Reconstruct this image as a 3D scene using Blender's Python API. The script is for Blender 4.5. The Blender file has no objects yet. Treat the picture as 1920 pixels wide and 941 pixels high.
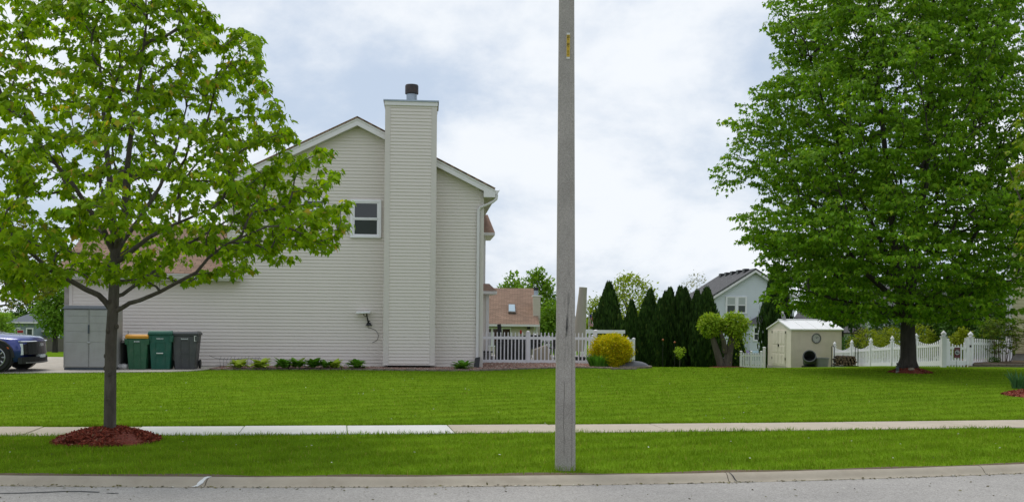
import bpy, bmesh, math, random
import numpy as np
from mathutils import Vector, Matrix, noise as mnoise

# ------------------------------------------------------------------ camera, sky, sun, exposure
SC = bpy.context.scene
COL = SC.collection
F_PX, CX, CY, CAMH, ROLL = 1900.0, 960.0, 591.0, 1.65, 0.009   # focal length, principal point in photo pixels
cam_d = bpy.data.cameras.new('camera')
cam_d.sensor_width = 36.0
cam_d.lens = 36.0 * F_PX / 1920.0
cam_d.shift_y = (CY - 470.5) / 1920.0
cam_d.clip_start, cam_d.clip_end = 0.1, 3000.0
cam = bpy.data.objects.new('camera', cam_d)
COL.objects.link(cam)
cam.location = (0, 0, CAMH)
cam.rotation_mode = 'QUATERNION'
cam.rotation_quaternion = (Matrix.Rotation(math.radians(90), 4, 'X') @ Matrix.Rotation(ROLL, 4, 'Z')).to_quaternion()
SC.camera = cam

SUN_EL, SUN_AZ = 62.0, -42.0      # azimuth measured from the view direction, negative = left
world = bpy.data.worlds.new('World')
SC.world = world
world.use_nodes = True
wt = world.node_tree
wt.nodes.clear()
def wn(t, **k):
    n = wt.nodes.new(t)
    for a, b in k.items():
        setattr(n, a, b)
    return n
w_out, w_bg = wn('ShaderNodeOutputWorld'), wn('ShaderNodeBackground')
w_bg.inputs['Strength'].default_value = 0.1
sky = wn('ShaderNodeTexSky', sky_type='NISHITA', sun_disc=False)
sky.sun_elevation, sky.sun_rotation = math.radians(SUN_EL), math.radians(SUN_AZ)
sky.air_density, sky.dust_density = 1.0, 1.0
tc = wn('ShaderNodeTexCoord')
sep = wn('ShaderNodeSeparateXYZ')
wt.links.new(tc.outputs['Generated'], sep.inputs[0])
zc = wn('ShaderNodeMath', operation='MAXIMUM'); zc.inputs[1].default_value = 0.0
wt.links.new(sep.outputs['Z'], zc.inputs[0])
za = wn('ShaderNodeMath', operation='ADD'); za.inputs[1].default_value = 0.5
wt.links.new(zc.outputs[0], za.inputs[0])
dx, dy = wn('ShaderNodeMath', operation='DIVIDE'), wn('ShaderNodeMath', operation='DIVIDE')
wt.links.new(sep.outputs['X'], dx.inputs[0]); wt.links.new(za.outputs[0], dx.inputs[1])
wt.links.new(sep.outputs['Y'], dy.inputs[0]); wt.links.new(za.outputs[0], dy.inputs[1])
cmb = wn('ShaderNodeCombineXYZ')
wt.links.new(dx.outputs[0], cmb.inputs[0]); wt.links.new(dy.outputs[0], cmb.inputs[1])
cn = wn('ShaderNodeTexNoise'); cn.inputs['Scale'].default_value = 2.6
cn.inputs['Detail'].default_value = 7.0; cn.inputs['Roughness'].default_value = 0.58
cn.inputs['Distortion'].default_value = 0.1
off = wn('ShaderNodeVectorMath', operation='ADD'); off.inputs[1].default_value = (2.8, 6.6, 0.0)
wt.links.new(cmb.outputs[0], off.inputs[0]); wt.links.new(off.outputs[0], cn.inputs['Vector'])
cr = wn('ShaderNodeValToRGB')
cr.color_ramp.elements[0].position, cr.color_ramp.elements[1].position = 0.38, 0.62
cr.color_ramp.interpolation = 'EASE'
cr.color_ramp.elements[0].color = (0, 0, 0, 1); cr.color_ramp.elements[1].color = (1, 1, 1, 1)
wt.links.new(cn.outputs['Fac'], cr.inputs[0])
thin = wn('ShaderNodeMixRGB'); thin.inputs[0].default_value = 0.86          # blue gaps seen through thin grey cloud
thin.inputs[2].default_value = (5.95, 6.95, 8.45, 1)
wt.links.new(sky.outputs[0], thin.inputs[1])
cmix = wn('ShaderNodeMixRGB'); cmix.inputs[2].default_value = (9.2, 9.6, 10.1, 1)
wt.links.new(cr.outputs[0], cmix.inputs[0]); wt.links.new(thin.outputs[0], cmix.inputs[1])
wt.links.new(cmix.outputs[0], w_bg.inputs['Color'])
wt.links.new(w_bg.outputs[0], w_out.inputs[0])

sun_d = bpy.data.lights.new('sun', 'SUN')
sun_d.energy, sun_d.angle, sun_d.color = 1.9, math.radians(30), (1.0, 0.95, 0.87)
sun = bpy.data.objects.new('sun', sun_d)
COL.objects.link(sun)
_az, _el = math.radians(SUN_AZ), math.radians(SUN_EL)
sun_dir = Vector((math.sin(_az) * math.cos(_el), math.cos(_az) * math.cos(_el), math.sin(_el)))
sun.rotation_euler = sun_dir.to_track_quat('Z', 'Y').to_euler()
sun.location = sun_dir * 60

SC.view_settings.view_transform = 'Standard'
SC.view_settings.look = 'None'
SC.view_settings.exposure = 0.0
SC.view_settings.gamma = 1.0
SC.view_settings.use_curve_mapping = False
SC.cycles.max_bounces = 8
SC.cycles.transparent_max_bounces = 8

# ------------------------------------------------------------------ pixels to places
def ray(px, py):
    """direction (x, 1, z) of a photo pixel"""
    a, b = px - CX, py - CY
    c, s = math.cos(ROLL), math.sin(ROLL)
    return (c * a + s * b) / F_PX, -(-s * a + c * b) / F_PX
def at(px, py, d):
    rx, rz = ray(px, py)
    return Vector((rx * d, d, CAMH + rz * d))
def on_ground(px, py, z=0.0):
    rx, rz = ray(px, py)
    d = (z - CAMH) / rz
    return Vector((rx * d, d, z))
def col_at(px, d):
    return (px - CX) / F_PX * d
class Frame:
    """upright local frame: origin on the ground, x to the right, y away from the street"""
    def __init__(s, x, y, ang, z=0.0):
        s.o, s.a, s.z = (x, y), ang, z
        s.ex, s.ey = (math.cos(ang), math.sin(ang)), (-math.sin(ang), math.cos(ang))
    def hit(s, px, py, yl=0.0):
        rx, rz = ray(px, py)
        t = (yl + s.o[0] * s.ey[0] + s.o[1] * s.ey[1]) / (rx * s.ey[0] + s.ey[1])
        X, Y = rx * t - s.o[0], t - s.o[1]
        return X * s.ex[0] + Y * s.ex[1], CAMH + rz * t - s.z
    def w(s, x, y, z=0.0):
        return Vector((s.o[0] + x * s.ex[0] + y * s.ey[0], s.o[1] + x * s.ex[1] + y * s.ey[1], s.z + z))

def sstep(a, b, x):
    t = min(1.0, max(0.0, (x - a) / (b - a)))
    return t * t * (3 - 2 * t)
def ground_z(x, y):
    """the yards fall away behind the houses"""
    yl = min(y, 80.0)
    zl = -0.03 * max(0.0, yl - 32.0)
    zm = -0.0495 * max(0.0, min(y, 66.0) - 33.0)
    zr = -0.058 * max(0.0, min(y, 64.0) - 35.5)
    m = sstep(-9.0, -3.0, x)
    r = sstep(10.0, 13.0, x)
    return (zl * (1 - m) + zm * m) * (1 - r) + zr * r
def kerb_y(x):
    return 10.42 + 0.12 * x + 0.014 * x * x if abs(x) < 9 else (10.42 + 0.12 * x + 0.014 * 81 + 0.252 * (abs(x) - 9))
def walk_far(x):
    return 15.2 + 0.145 * x + 0.003 * x * x
def walk_near(x):
    return walk_far(x) - 1.02

# ------------------------------------------------------------------ object helpers
def tag(o, label=None, cat=None, group=None, kind=None):
    for k, v in (('label', label), ('category', cat), ('group', group), ('kind', kind)):
        if v:
            o[k] = v
    return o
def thing(name, label, cat, loc=(0, 0, 0), rz=0.0, group=None):
    o = bpy.data.objects.new(name, None)
    COL.objects.link(o)
    o.location = loc
    o.rotation_euler = (0, 0, rz)
    o.empty_display_size = 0.2
    return tag(o, label, cat, group)
def link_mesh(name, me, mat=None, parent=None):
    o = bpy.data.objects.new(name, me)
    if mat is not None and not me.materials:
        for m_ in (mat if isinstance(mat, (list, tuple)) else [mat]):
            me.materials.append(m_)
    COL.objects.link(o)
    o.parent = parent
    return o
class MB:
    def __init__(s):
        s.v, s.f, s.m = [], [], []
    def add(s, vs, fs, m=0):
        b = len(s.v)
        s.v += [tuple(p) for p in vs]
        s.f += [tuple(i + b for i in f) for f in fs]
        s.m += [m] * len(fs)
        return s
    def box(s, x0, x1, y0, y1, z0, z1, m=0):
        return s.add([(x0, y0, z0), (x1, y0, z0), (x1, y1, z0), (x0, y1, z0), (x0, y0, z1), (x1, y0, z1), (x1, y1, z1), (x0, y1, z1)],
                     [(3, 2, 1, 0), (4, 5, 6, 7), (0, 1, 5, 4), (1, 2, 6, 5), (2, 3, 7, 6), (3, 0, 4, 7)], m)
    def hexa(s, p, m=0):
        """eight corners: bottom ring then top ring, both counter-clockwise from above"""
        return s.add(p, [(3, 2, 1, 0), (4, 5, 6, 7), (0, 1, 5, 4), (1, 2, 6, 5), (2, 3, 7, 6), (3, 0, 4, 7)], m)
    def prism_y(s, poly, y0, y1, m=0):
        """polygon in x,z (counter-clockwise seen from -y) pushed from y0 to y1"""
        n = len(poly)
        vs = [(x, y0, z) for x, z in poly] + [(x, y1, z) for x, z in poly]
        fs = [tuple(range(n)), tuple(reversed(range(n, 2 * n)))] + [((i + 1) % n, i, n + i, n + (i + 1) % n) for i in range(n)]
        return s.add(vs, fs, m)
    def prism_x(s, poly, x0, x1, m=0):
        n = len(poly)
        vs = [(x0, y, z) for y, z in poly] + [(x1, y, z) for y, z in poly]
        fs = [tuple(range(n)), tuple(reversed(range(n, 2 * n)))] + [((i + 1) % n, i, n + i, n + (i + 1) % n) for i in range(n)]
        return s.add(vs, fs, m)
    def prism_z(s, poly, z0, z1, m=0):
        n = len(poly)
        vs = [(x, y, z0) for x, y in poly] + [(x, y, z1) for x, y in poly]
        fs = [tuple(reversed(range(n))), tuple(range(n, 2 * n))] + [(i, (i + 1) % n, n + (i + 1) % n, n + i) for i in range(n)]
        return s.add(vs, fs, m)
    def tube(s, pts, rad, n=8, m=0, cap=True):
        pts = [Vector(p) for p in pts]
        rad = rad if isinstance(rad, (list, tuple)) else [rad] * len(pts)
        up = Vector((0.31, 0.2, 0.93)).normalized()
        rings = []
        prev = None
        for i, p in enumerate(pts):
            t = (pts[min(i + 1, len(pts) - 1)] - pts[max(i - 1, 0)])
            t = t.normalized() if t.length > 1e-9 else Vector((0, 0, 1))
            if prev is None:
                a = t.cross(up)
                if a.length < 0.05:
                    a = t.cross(Vector((1, 0, 0)))
            else:
                a = prev - t * prev.dot(t)
            a.normalize(); prev = a
            b = t.cross(a)
            rings.append([p + (a * math.cos(2 * math.pi * k / n) + b * math.sin(2 * math.pi * k / n)) * rad[i] for k in range(n)])
        vs = [q for r in rings for q in r]
        fs = [(i * n + k, i * n + (k + 1) % n, (i + 1) * n + (k + 1) % n, (i + 1) * n + k) for i in range(len(pts) - 1) for k in range(n)]
        if cap:
            fs += [tuple(reversed(range(n))), tuple(range((len(pts) - 1) * n, len(pts) * n))]
        return s.add(vs, fs, m)
    def lathe(s, prof, n=16, c=(0, 0, 0), m=0, cap=True):
        """profile of (radius, z) pairs from the bottom up"""
        vs = [(c[0] + r * math.cos(2 * math.pi * k / n), c[1] + r * math.sin(2 * math.pi * k / n), c[2] + z) for r, z in prof for k in range(n)]
        fs = [(i * n + k, i * n + (k + 1) % n, (i + 1) * n + (k + 1) % n, (i + 1) * n + k) for i in range(len(prof) - 1) for k in range(n)]
        if cap:
            fs += [tuple(reversed(range(n))), tuple(range((len(prof) - 1) * n, len(prof) * n))]
        return s.add(vs, fs, m)
    def ball(s, c, r, n=10, m=0):
        rx, ry, rz = r if isinstance(r, (tuple, list)) else (r, r, r)
        k = n // 2 + 1
        vs, fs = [], []
        for i in range(k + 1):
            th = math.pi * i / k
            for j in range(n):
                ph = 2 * math.pi * j / n
                vs.append((c[0] + rx * math.sin(th) * math.cos(ph), c[1] + ry * math.sin(th) * math.sin(ph), c[2] - rz * math.cos(th)))
        for i in range(k):
            for j in range(n):
                fs.append((i * n + j, i * n + (j + 1) % n, (i + 1) * n + (j + 1) % n, (i + 1) * n + j))
        return s.add(vs, fs, m)
    def xform(s, M):
        s.v = [tuple(M @ Vector(p)) for p in s.v]
        return s
    def mesh(s, name, bevel=0.0, smooth=False, seg=2):
        me = bpy.data.meshes.new(name)
        me.from_pydata(s.v, [], s.f)
        if any(s.m):
            me.polygons.foreach_set('material_index', s.m)
        if bevel or smooth:
            bm = bmesh.new(); bm.from_mesh(me)
            if bevel:
                bmesh.ops.remove_doubles(bm, verts=bm.verts, dist=1e-5)
                bmesh.ops.bevel(bm, geom=[e for e in bm.edges if e.is_manifold and e.calc_face_angle(0) > 0.45], offset=bevel, segments=seg,
                                affect='EDGES', profile=0.6, clamp_overlap=True)
            if smooth:
                for f in bm.faces:
                    f.smooth = True
                for e in bm.edges:
                    if len(e.link_faces) == 2 and e.calc_face_angle(0) > 0.7:
                        e.smooth = False
            bm.to_mesh(me); bm.free()
        me.update()
        return me
    def build(s, name, mat, parent=None, bevel=0.0, smooth=False, seg=2):
        return link_mesh(name, s.mesh(name, bevel, smooth, seg), mat, parent)
def np_mesh(name, V, Fq, mat, parent=None, tint=None, smooth=False):
    """big triangle or quad meshes from numpy arrays"""
    me = bpy.data.meshes.new(name)
    n, k = len(Fq), Fq.shape[1]
    me.vertices.add(len(V)); me.vertices.foreach_set('co', np.ascontiguousarray(V, dtype=np.float32).ravel())
    me.loops.add(n * k); me.loops.foreach_set('vertex_index', np.ascontiguousarray(Fq, dtype=np.int32).ravel())
    me.polygons.add(n)
    me.polygons.foreach_set('loop_start', np.arange(0, n * k, k, dtype=np.int32))
    me.polygons.foreach_set('loop_total', np.full(n, k, dtype=np.int32))
    if smooth:
        me.polygons.foreach_set('use_smooth', np.ones(n, dtype=bool))
    if tint is not None:
        a = me.attributes.new('tint', 'FLOAT_COLOR', 'POINT')
        c = np.ones((len(V), 4), dtype=np.float32); c[:, :3] = tint
        a.data.foreach_set('color', c.ravel())
    me.update(calc_edges=True)
    return link_mesh(name, me, mat, parent)
def copy_tree(o, parent=None):
    c = o.copy(); COL.objects.link(c); c.parent = parent
    for ch in [q for q in o.children]:
        copy_tree(ch, c)
    return c

# ------------------------------------------------------------------ materials
MATS = {}
def nodes_of(name):
    m = bpy.data.materials.new(name); m.use_nodes = True
    t = m.node_tree
    return m, t, t.nodes['Principled BSDF']
def mat(name, c, rough=0.6, var=0.12, scale=6.0, bump=0.0, bscale=40.0, metal=0.0, spec=0.4, dirt=None, dirt_amt=0.0, dscale=1.5, stretch=(1, 1, 1)):
    """plain paint, plastic, stone or wood with uneven tone, optional dirt patches and fine relief"""
    if name in MATS:
        return MATS[name]
    m, t, b = nodes_of(name)
    N, L = t.nodes.new, t.links.new
    b.inputs['Roughness'].default_value = rough; b.inputs['Metallic'].default_value = metal
    b.inputs['Specular IOR Level'].default_value = spec
    co = N('ShaderNodeTexCoord'); mp = N('ShaderNodeMapping'); mp.inputs['Scale'].default_value = stretch
    L(co.outputs['Object'], mp.inputs['Vector'])
    nz = N('ShaderNodeTexNoise'); nz.inputs['Scale'].default_value = scale; nz.inputs['Detail'].default_value = 6; nz.inputs['Roughness'].default_value = 0.62
    L(mp.outputs[0], nz.inputs['Vector'])
    mr = N('ShaderNodeMapRange'); mr.inputs[1].default_value = 0.25; mr.inputs[2].default_value = 0.75
    mr.inputs[3].default_value = 1 - var; mr.inputs[4].default_value = 1 + var
    L(nz.outputs['Fac'], mr.inputs[0])
    mul = N('ShaderNodeVectorMath'); mul.operation = 'SCALE'; mul.inputs[0].default_value = c
    L(mr.outputs[0], mul.inputs['Scale'])
    out = mul.outputs[0]
    if dirt is not None:
        dn = N('ShaderNodeTexNoise'); dn.inputs['Scale'].default_value = dscale; dn.inputs['Detail'].default_value = 8; dn.inputs['Roughness'].default_value = 0.7
        L(mp.outputs[0], dn.inputs['Vector'])
        dr = N('ShaderNodeMapRange'); dr.inputs[1].default_value = 0.48; dr.inputs[2].default_value = 0.72; dr.inputs[4].default_value = dirt_amt
        L(dn.outputs['Fac'], dr.inputs[0])
        mx = N('ShaderNodeMixRGB'); mx.inputs[2].default_value = (*dirt, 1)
        L(dr.outputs[0], mx.inputs[0]); L(out, mx.inputs[1]); out = mx.outputs[0]
    L(out, b.inputs['Base Color'])
    if bump:
        bn = N('ShaderNodeTexNoise'); bn.inputs['Scale'].default_value = bscale; bn.inputs['Detail'].default_value = 5
        L(mp.outputs[0], bn.inputs['Vector'])
        bp = N('ShaderNodeBump'); bp.inputs['Strength'].default_value = bump; bp.inputs['Distance'].default_value = 0.02
        L(bn.outputs['Fac'], bp.inputs['Height']); L(bp.outputs[0], b.inputs['Normal'])
    MATS[name] = m
    return m
def leaf_mat(name, c0, c1, c2, trans=0.4, rough=0.55, tc_gain=(1.15, 1.2, 0.55)):
    """leaf: tint.r moves c0 to c1, tint.b brings in the new-growth colour c2, tint.g is brightness"""
    if name in MATS:
        return MATS[name]
    m, t, b = nodes_of(name)
    N, L = t.nodes.new, t.links.new
    at_ = N('ShaderNodeAttribute'); at_.attribute_name = 'tint'
    sp = N('ShaderNodeSeparateColor'); L(at_.outputs['Color'], sp.inputs[0])
    m1 = N('ShaderNodeMixRGB'); m1.inputs[1].default_value = (*c0, 1); m1.inputs[2].default_value = (*c1, 1); L(sp.outputs[0], m1.inputs[0])
    m2 = N('ShaderNodeMixRGB'); m2.inputs[2].default_value = (*c2, 1); L(sp.outputs[2], m2.inputs[0]); L(m1.outputs[0], m2.inputs[1])
    sc = N('ShaderNodeVectorMath'); sc.operation = 'SCALE'; L(m2.outputs[0], sc.inputs[0]); L(sp.outputs[1], sc.inputs['Scale'])
    L(sc.outputs[0], b.inputs['Base Color'])
    b.inputs['Roughness'].default_value = rough; b.inputs['Specular IOR Level'].default_value = 0.12
    tr = N('ShaderNodeBsdfTranslucent')
    tm = N('ShaderNodeVectorMath'); tm.operation = 'MULTIPLY'; tm.inputs[1].default_value = tc_gain; L(sc.outputs[0], tm.inputs[0]); L(tm.outputs[0], tr.inputs['Color'])
    mx = N('ShaderNodeMixShader'); mx.inputs[0].default_value = trans
    L(b.outputs[0], mx.inputs[1]); L(tr.outputs[0], mx.inputs[2]); L(mx.outputs[0], t.nodes['Material Output'].inputs['Surface'])
    MATS[name] = m
    return m
def glass_mat(name, c=(0.015, 0.022, 0.024), rough=0.03, spec=0.6):
    if name in MATS:
        return MATS[name]
    m, t, b = nodes_of(name)
    b.inputs['Base Color'].default_value = (*c, 1); b.inputs['Roughness'].default_value = rough
    b.inputs['Specular IOR Level'].default_value = spec; b.inputs['Coat Weight'].default_value = 0.25; b.inputs['Coat Roughness'].default_value = 0.02
    MATS[name] = m
    return m
def shingle_mat(name, c, c2, w=0.33, h=0.14):
    if name in MATS:
        return MATS[name]
    m, t, b = nodes_of(name)
    N, L = t.nodes.new, t.links.new
    co = N('ShaderNodeTexCoord')
    br = N('ShaderNodeTexBrick'); br.offset = 0.5
    br.inputs['Scale'].default_value = 1.0; br.inputs['Brick Width'].default_value = w; br.inputs['Row Height'].default_value = h
    br.inputs['Mortar Size'].default_value = 0.008; br.inputs['Color1'].default_value = (*c, 1); br.inputs['Color2'].default_value = (*c2, 1)
    br.inputs['Mortar'].default_value = (*[q * 0.45 for q in c], 1)
    L(co.outputs['UV'], br.inputs['Vector'])
    nz = N('ShaderNodeTexNoise'); nz.inputs['Scale'].default_value = 1.3; nz.inputs['Detail'].default_value = 8; nz.inputs['Roughness'].default_value = 0.75
    L(co.outputs['Object'], nz.inputs['Vector'])
    mr = N('ShaderNodeMapRange'); mr.inputs[3].default_value = 0.7; mr.inputs[4].default_value = 1.3; L(nz.outputs['Fac'], mr.inputs[0])
    sc = N('ShaderNodeVectorMath'); sc.operation = 'SCALE'; L(br.outputs['Color'], sc.inputs[0]); L(mr.outputs[0], sc.inputs['Scale'])
    L(sc.outputs[0], b.inputs['Base Color']); b.inputs['Roughness'].default_value = 0.9
    bp = N('ShaderNodeBump'); bp.inputs['Strength'].default_value = 0.7; bp.inputs['Distance'].default_value = 0.02
    inv = N('ShaderNodeMath'); inv.operation = 'SUBTRACT'; inv.inputs[0].default_value = 1.0; L(br.outputs['Fac'], inv.inputs[1])
    L(inv.outputs[0], bp.inputs['Height']); L(bp.outputs[0], b.inputs['Normal'])
    MATS[name] = m
    return m
def roof_plane(name, p0, p1, p2, p3, m, parent, thick=0.05):
    """slab with corners eave-left, eave-right, ridge-right, ridge-left; uv in metres so that shingle courses follow the eave"""
    p = [Vector(q) for q in (p0, p1, p2, p3)]
    nrm = (p[1] - p[0]).cross(p[3] - p[0]).normalized()
    lo = [q - nrm * thick for q in p]
    me = bpy.data.meshes.new(name)
    me.from_pydata([tuple(q) for q in lo + p], [], [(3, 2, 1, 0), (4, 5, 6, 7), (0, 1, 5, 4), (1, 2, 6, 5), (2, 3, 7, 6), (3, 0, 4, 7)])
    ex = (p[1] - p[0]).normalized(); ey = nrm.cross(ex)
    uv = me.uv_layers.new(name='UVMap')
    for lp in me.loops:
        q = Vector(me.vertices[lp.vertex_index].co) - p[0]
        uv.data[lp.index].uv = (q.dot(ex), q.dot(ey))
    me.update()
    return link_mesh(name, me, m, parent)

M_TRIM = mat('white_vinyl_trim', (0.76, 0.725, 0.735), 0.45, 0.04, 3, dirt=(0.5, 0.48, 0.42), dirt_amt=0.2, dscale=2)
M_WHITE = mat('white_vinyl_fence', (0.84, 0.82, 0.86), 0.4, 0.03, 4, dirt=(0.55, 0.56, 0.5), dirt_amt=0.22, dscale=3)
M_SIDING = mat('cream_vinyl_siding', (0.70, 0.635, 0.585), 0.5, 0.035, 0.7, bump=0.12, bscale=30, dirt=(0.45, 0.42, 0.37), dirt_amt=0.18, dscale=0.5, stretch=(0.35, 1, 1.6))
M_SOFFIT = mat('soffit_vinyl', (0.55, 0.53, 0.49), 0.6, 0.05)
M_DARK = mat('black_plastic', (0.012, 0.012, 0.013), 0.45, 0.1)
M_GUTTER = mat('gutter_white_metal', (0.70, 0.665, 0.67), 0.35, 0.04, 3)
M_CORNER = mat('cream_corner_trim', (0.63, 0.575, 0.535), 0.5, 0.04, 3, dirt=(0.5, 0.47, 0.42), dirt_amt=0.2, dscale=2)
M_CONC = mat('concrete_pad', (0.46, 0.42, 0.36), 0.9, 0.12, 3, bump=0.3, bscale=120, dirt=(0.3, 0.27, 0.22), dirt_amt=0.4, dscale=1.2)

# ------------------------------------------------------------------ ground, road, kerb, pavement
def grass_material(name, c0, c1, c2, use_tint, trans):
    """grass: world-space patches and faint mowing bands, per-blade tint where there are blades"""
    m, t, b = nodes_of(name)
    N, L = t.nodes.new, t.links.new
    ge = N('ShaderNodeNewGeometry')
    n1 = N('ShaderNodeTexNoise'); n1.inputs['Scale'].default_value = 0.55; n1.inputs['Detail'].default_value = 7; n1.inputs['Roughness'].default_value = 0.65
    L(ge.outputs['Position'], n1.inputs['Vector'])
    mp = N('ShaderNodeMapping'); mp.inputs['Rotation'].default_value = (0, 0, math.radians(62)); mp.inputs['Scale'].default_value = (1, 1, 0)
    L(ge.outputs['Position'], mp.inputs['Vector'])
    wv = N('ShaderNodeTexWave'); wv.inputs['Scale'].default_value = 0.42; wv.inputs['Distortion'].default_value = 1.2; wv.inputs['Detail'].default_value = 2; wv.inputs['Detail Scale'].default_value = 0.6
    L(mp.outputs[0], wv.inputs['Vector'])
    r1 = N('ShaderNodeMapRange'); r1.inputs[1].default_value = 0.3; r1.inputs[2].default_value = 0.7; L(n1.outputs['Fac'], r1.inputs[0])
    mx = N('ShaderNodeMixRGB'); mx.inputs[1].default_value = (*c0, 1); mx.inputs[2].default_value = (*c1, 1); L(r1.outputs[0], mx.inputs[0])
    r2 = N('ShaderNodeMapRange'); r2.inputs[3].default_value = 0.91; r2.inputs[4].default_value = 1.09; L(wv.outputs['Fac'], r2.inputs[0])
    n2 = N('ShaderNodeTexNoise'); n2.inputs['Scale'].default_value = 3.2; n2.inputs['Detail'].default_value = 6; n2.inputs['Roughness'].default_value = 0.7
    L(ge.outputs['Position'], n2.inputs['Vector'])
    r3 = N('ShaderNodeMapRange'); r3.inputs[1].default_value = 0.3; r3.inputs[2].default_value = 0.7; r3.inputs[3].default_value = 0.76; r3.inputs[4].default_value = 1.2; L(n2.outputs['Fac'], r3.inputs[0])
    pr = N('ShaderNodeMath'); pr.operation = 'MULTIPLY'; L(r2.outputs[0], pr.inputs[0]); L(r3.outputs[0], pr.inputs[1])
    fac = pr.outputs[0]
    colr = mx.outputs[0]
    if use_tint:
        at_ = N('ShaderNodeAttribute'); at_.attribute_name = 'tint'
        sp = N('ShaderNodeSeparateColor'); L(at_.outputs['Color'], sp.inputs[0])
        m2 = N('ShaderNodeMixRGB'); m2.inputs[2].default_value = (*c2, 1); L(sp.outputs[2], m2.inputs[0]); L(colr, m2.inputs[1]); colr = m2.outputs[0]
        p2 = N('ShaderNodeMath'); p2.operation = 'MULTIPLY'; L(fac, p2.inputs[0]); L(sp.outputs[1], p2.inputs[1]); fac = p2.outputs[0]
    sc = N('ShaderNodeVectorMath'); sc.operation = 'SCALE'; L(colr, sc.inputs[0]); L(fac, sc.inputs['Scale'])
    L(sc.outputs[0], b.inputs['Base Color']); b.inputs['Roughness'].default_value = 0.75; b.inputs['Specular IOR Level'].default_value = 0.0
    if trans:
        tr = N('ShaderNodeBsdfTranslucent'); tm = N('ShaderNodeVectorMath'); tm.operation = 'MULTIPLY'; tm.inputs[1].default_value = (1.2, 1.2, 0.5)
        L(sc.outputs[0], tm.inputs[0]); L(tm.outputs[0], tr.inputs['Color'])
        ms = N('ShaderNodeMixShader'); ms.inputs[0].default_value = trans
        L(b.outputs[0], ms.inputs[1]); L(tr.outputs[0], ms.inputs[2]); L(ms.outputs[0], t.nodes['Material Output'].inputs['Surface'])
    else:
        bn = N('ShaderNodeTexNoise'); bn.inputs['Scale'].default_value = 25; bn.inputs['Detail'].default_value = 6
        L(ge.outputs['Position'], bn.inputs['Vector'])
        bp = N('ShaderNodeBump'); bp.inputs['Strength'].default_value = 0.8; bp.inputs['Distance'].default_value = 0.05
        L(bn.outputs['Fac'], bp.inputs['Height']); L(bp.outputs[0], b.inputs['Normal'])
    return m
M_LAWN = grass_material('lawn_turf', (0.104, 0.188, 0.012), (0.140, 0.232, 0.015), (0.2, 0.2, 0.05), False, 0)
M_BLADE = grass_material('grass_blade', (0.148, 0.256, 0.015), (0.204, 0.320, 0.020), (0.34, 0.30, 0.08), True, 0.35)
M_SOIL = mat('bare_soil', (0.12, 0.085, 0.05), 0.95, 0.3, 8, bump=0.6, bscale=60)

def grid_sheet(name, xs, rows, zf, m, kind='structure'):
    """rows: list of functions y(x)"""
    V = np.array([(x, r(x), zf(x, r(x))) for r in rows for x in xs], dtype=np.float32)
    n = len(xs)
    Fq = np.array([(j * n + i, j * n + i + 1, (j + 1) * n + i + 1, (j + 1) * n + i) for j in range(len(rows) - 1) for i in range(n - 1)])
    o = np_mesh(name, V, Fq, m, smooth=True)
    o['kind'] = kind
    return o
XS = [-900, -400, -200, -120, -80, -60, -45, -35] + [-28 + i * 1.0 for i in range(57)] + [35, 45, 60, 80, 120, 200, 400, 900]
def kerb_c(x):
    return kerb_y(max(-40.0, min(40.0, x)))
rows = [lambda x, s=s: kerb_c(x) + s for s in [0, 0.5, 1, 2, 3, 4, 6, 8, 10, 12, 14, 16, 18, 20, 21.5, 22.5]]
rows += [lambda x, s=s: max(kerb_c(x) + 22.6, s) for s in [34, 35, 36, 37, 38, 40, 42, 44, 47, 50, 53, 56, 60, 64, 66, 70, 80, 100, 150, 300, 700, 2000]]
lawn = grid_sheet('lawn', XS, rows, ground_z, M_LAWN)
tag(lawn, 'mown green lawn running from the kerb past the houses', 'lawn')

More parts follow.
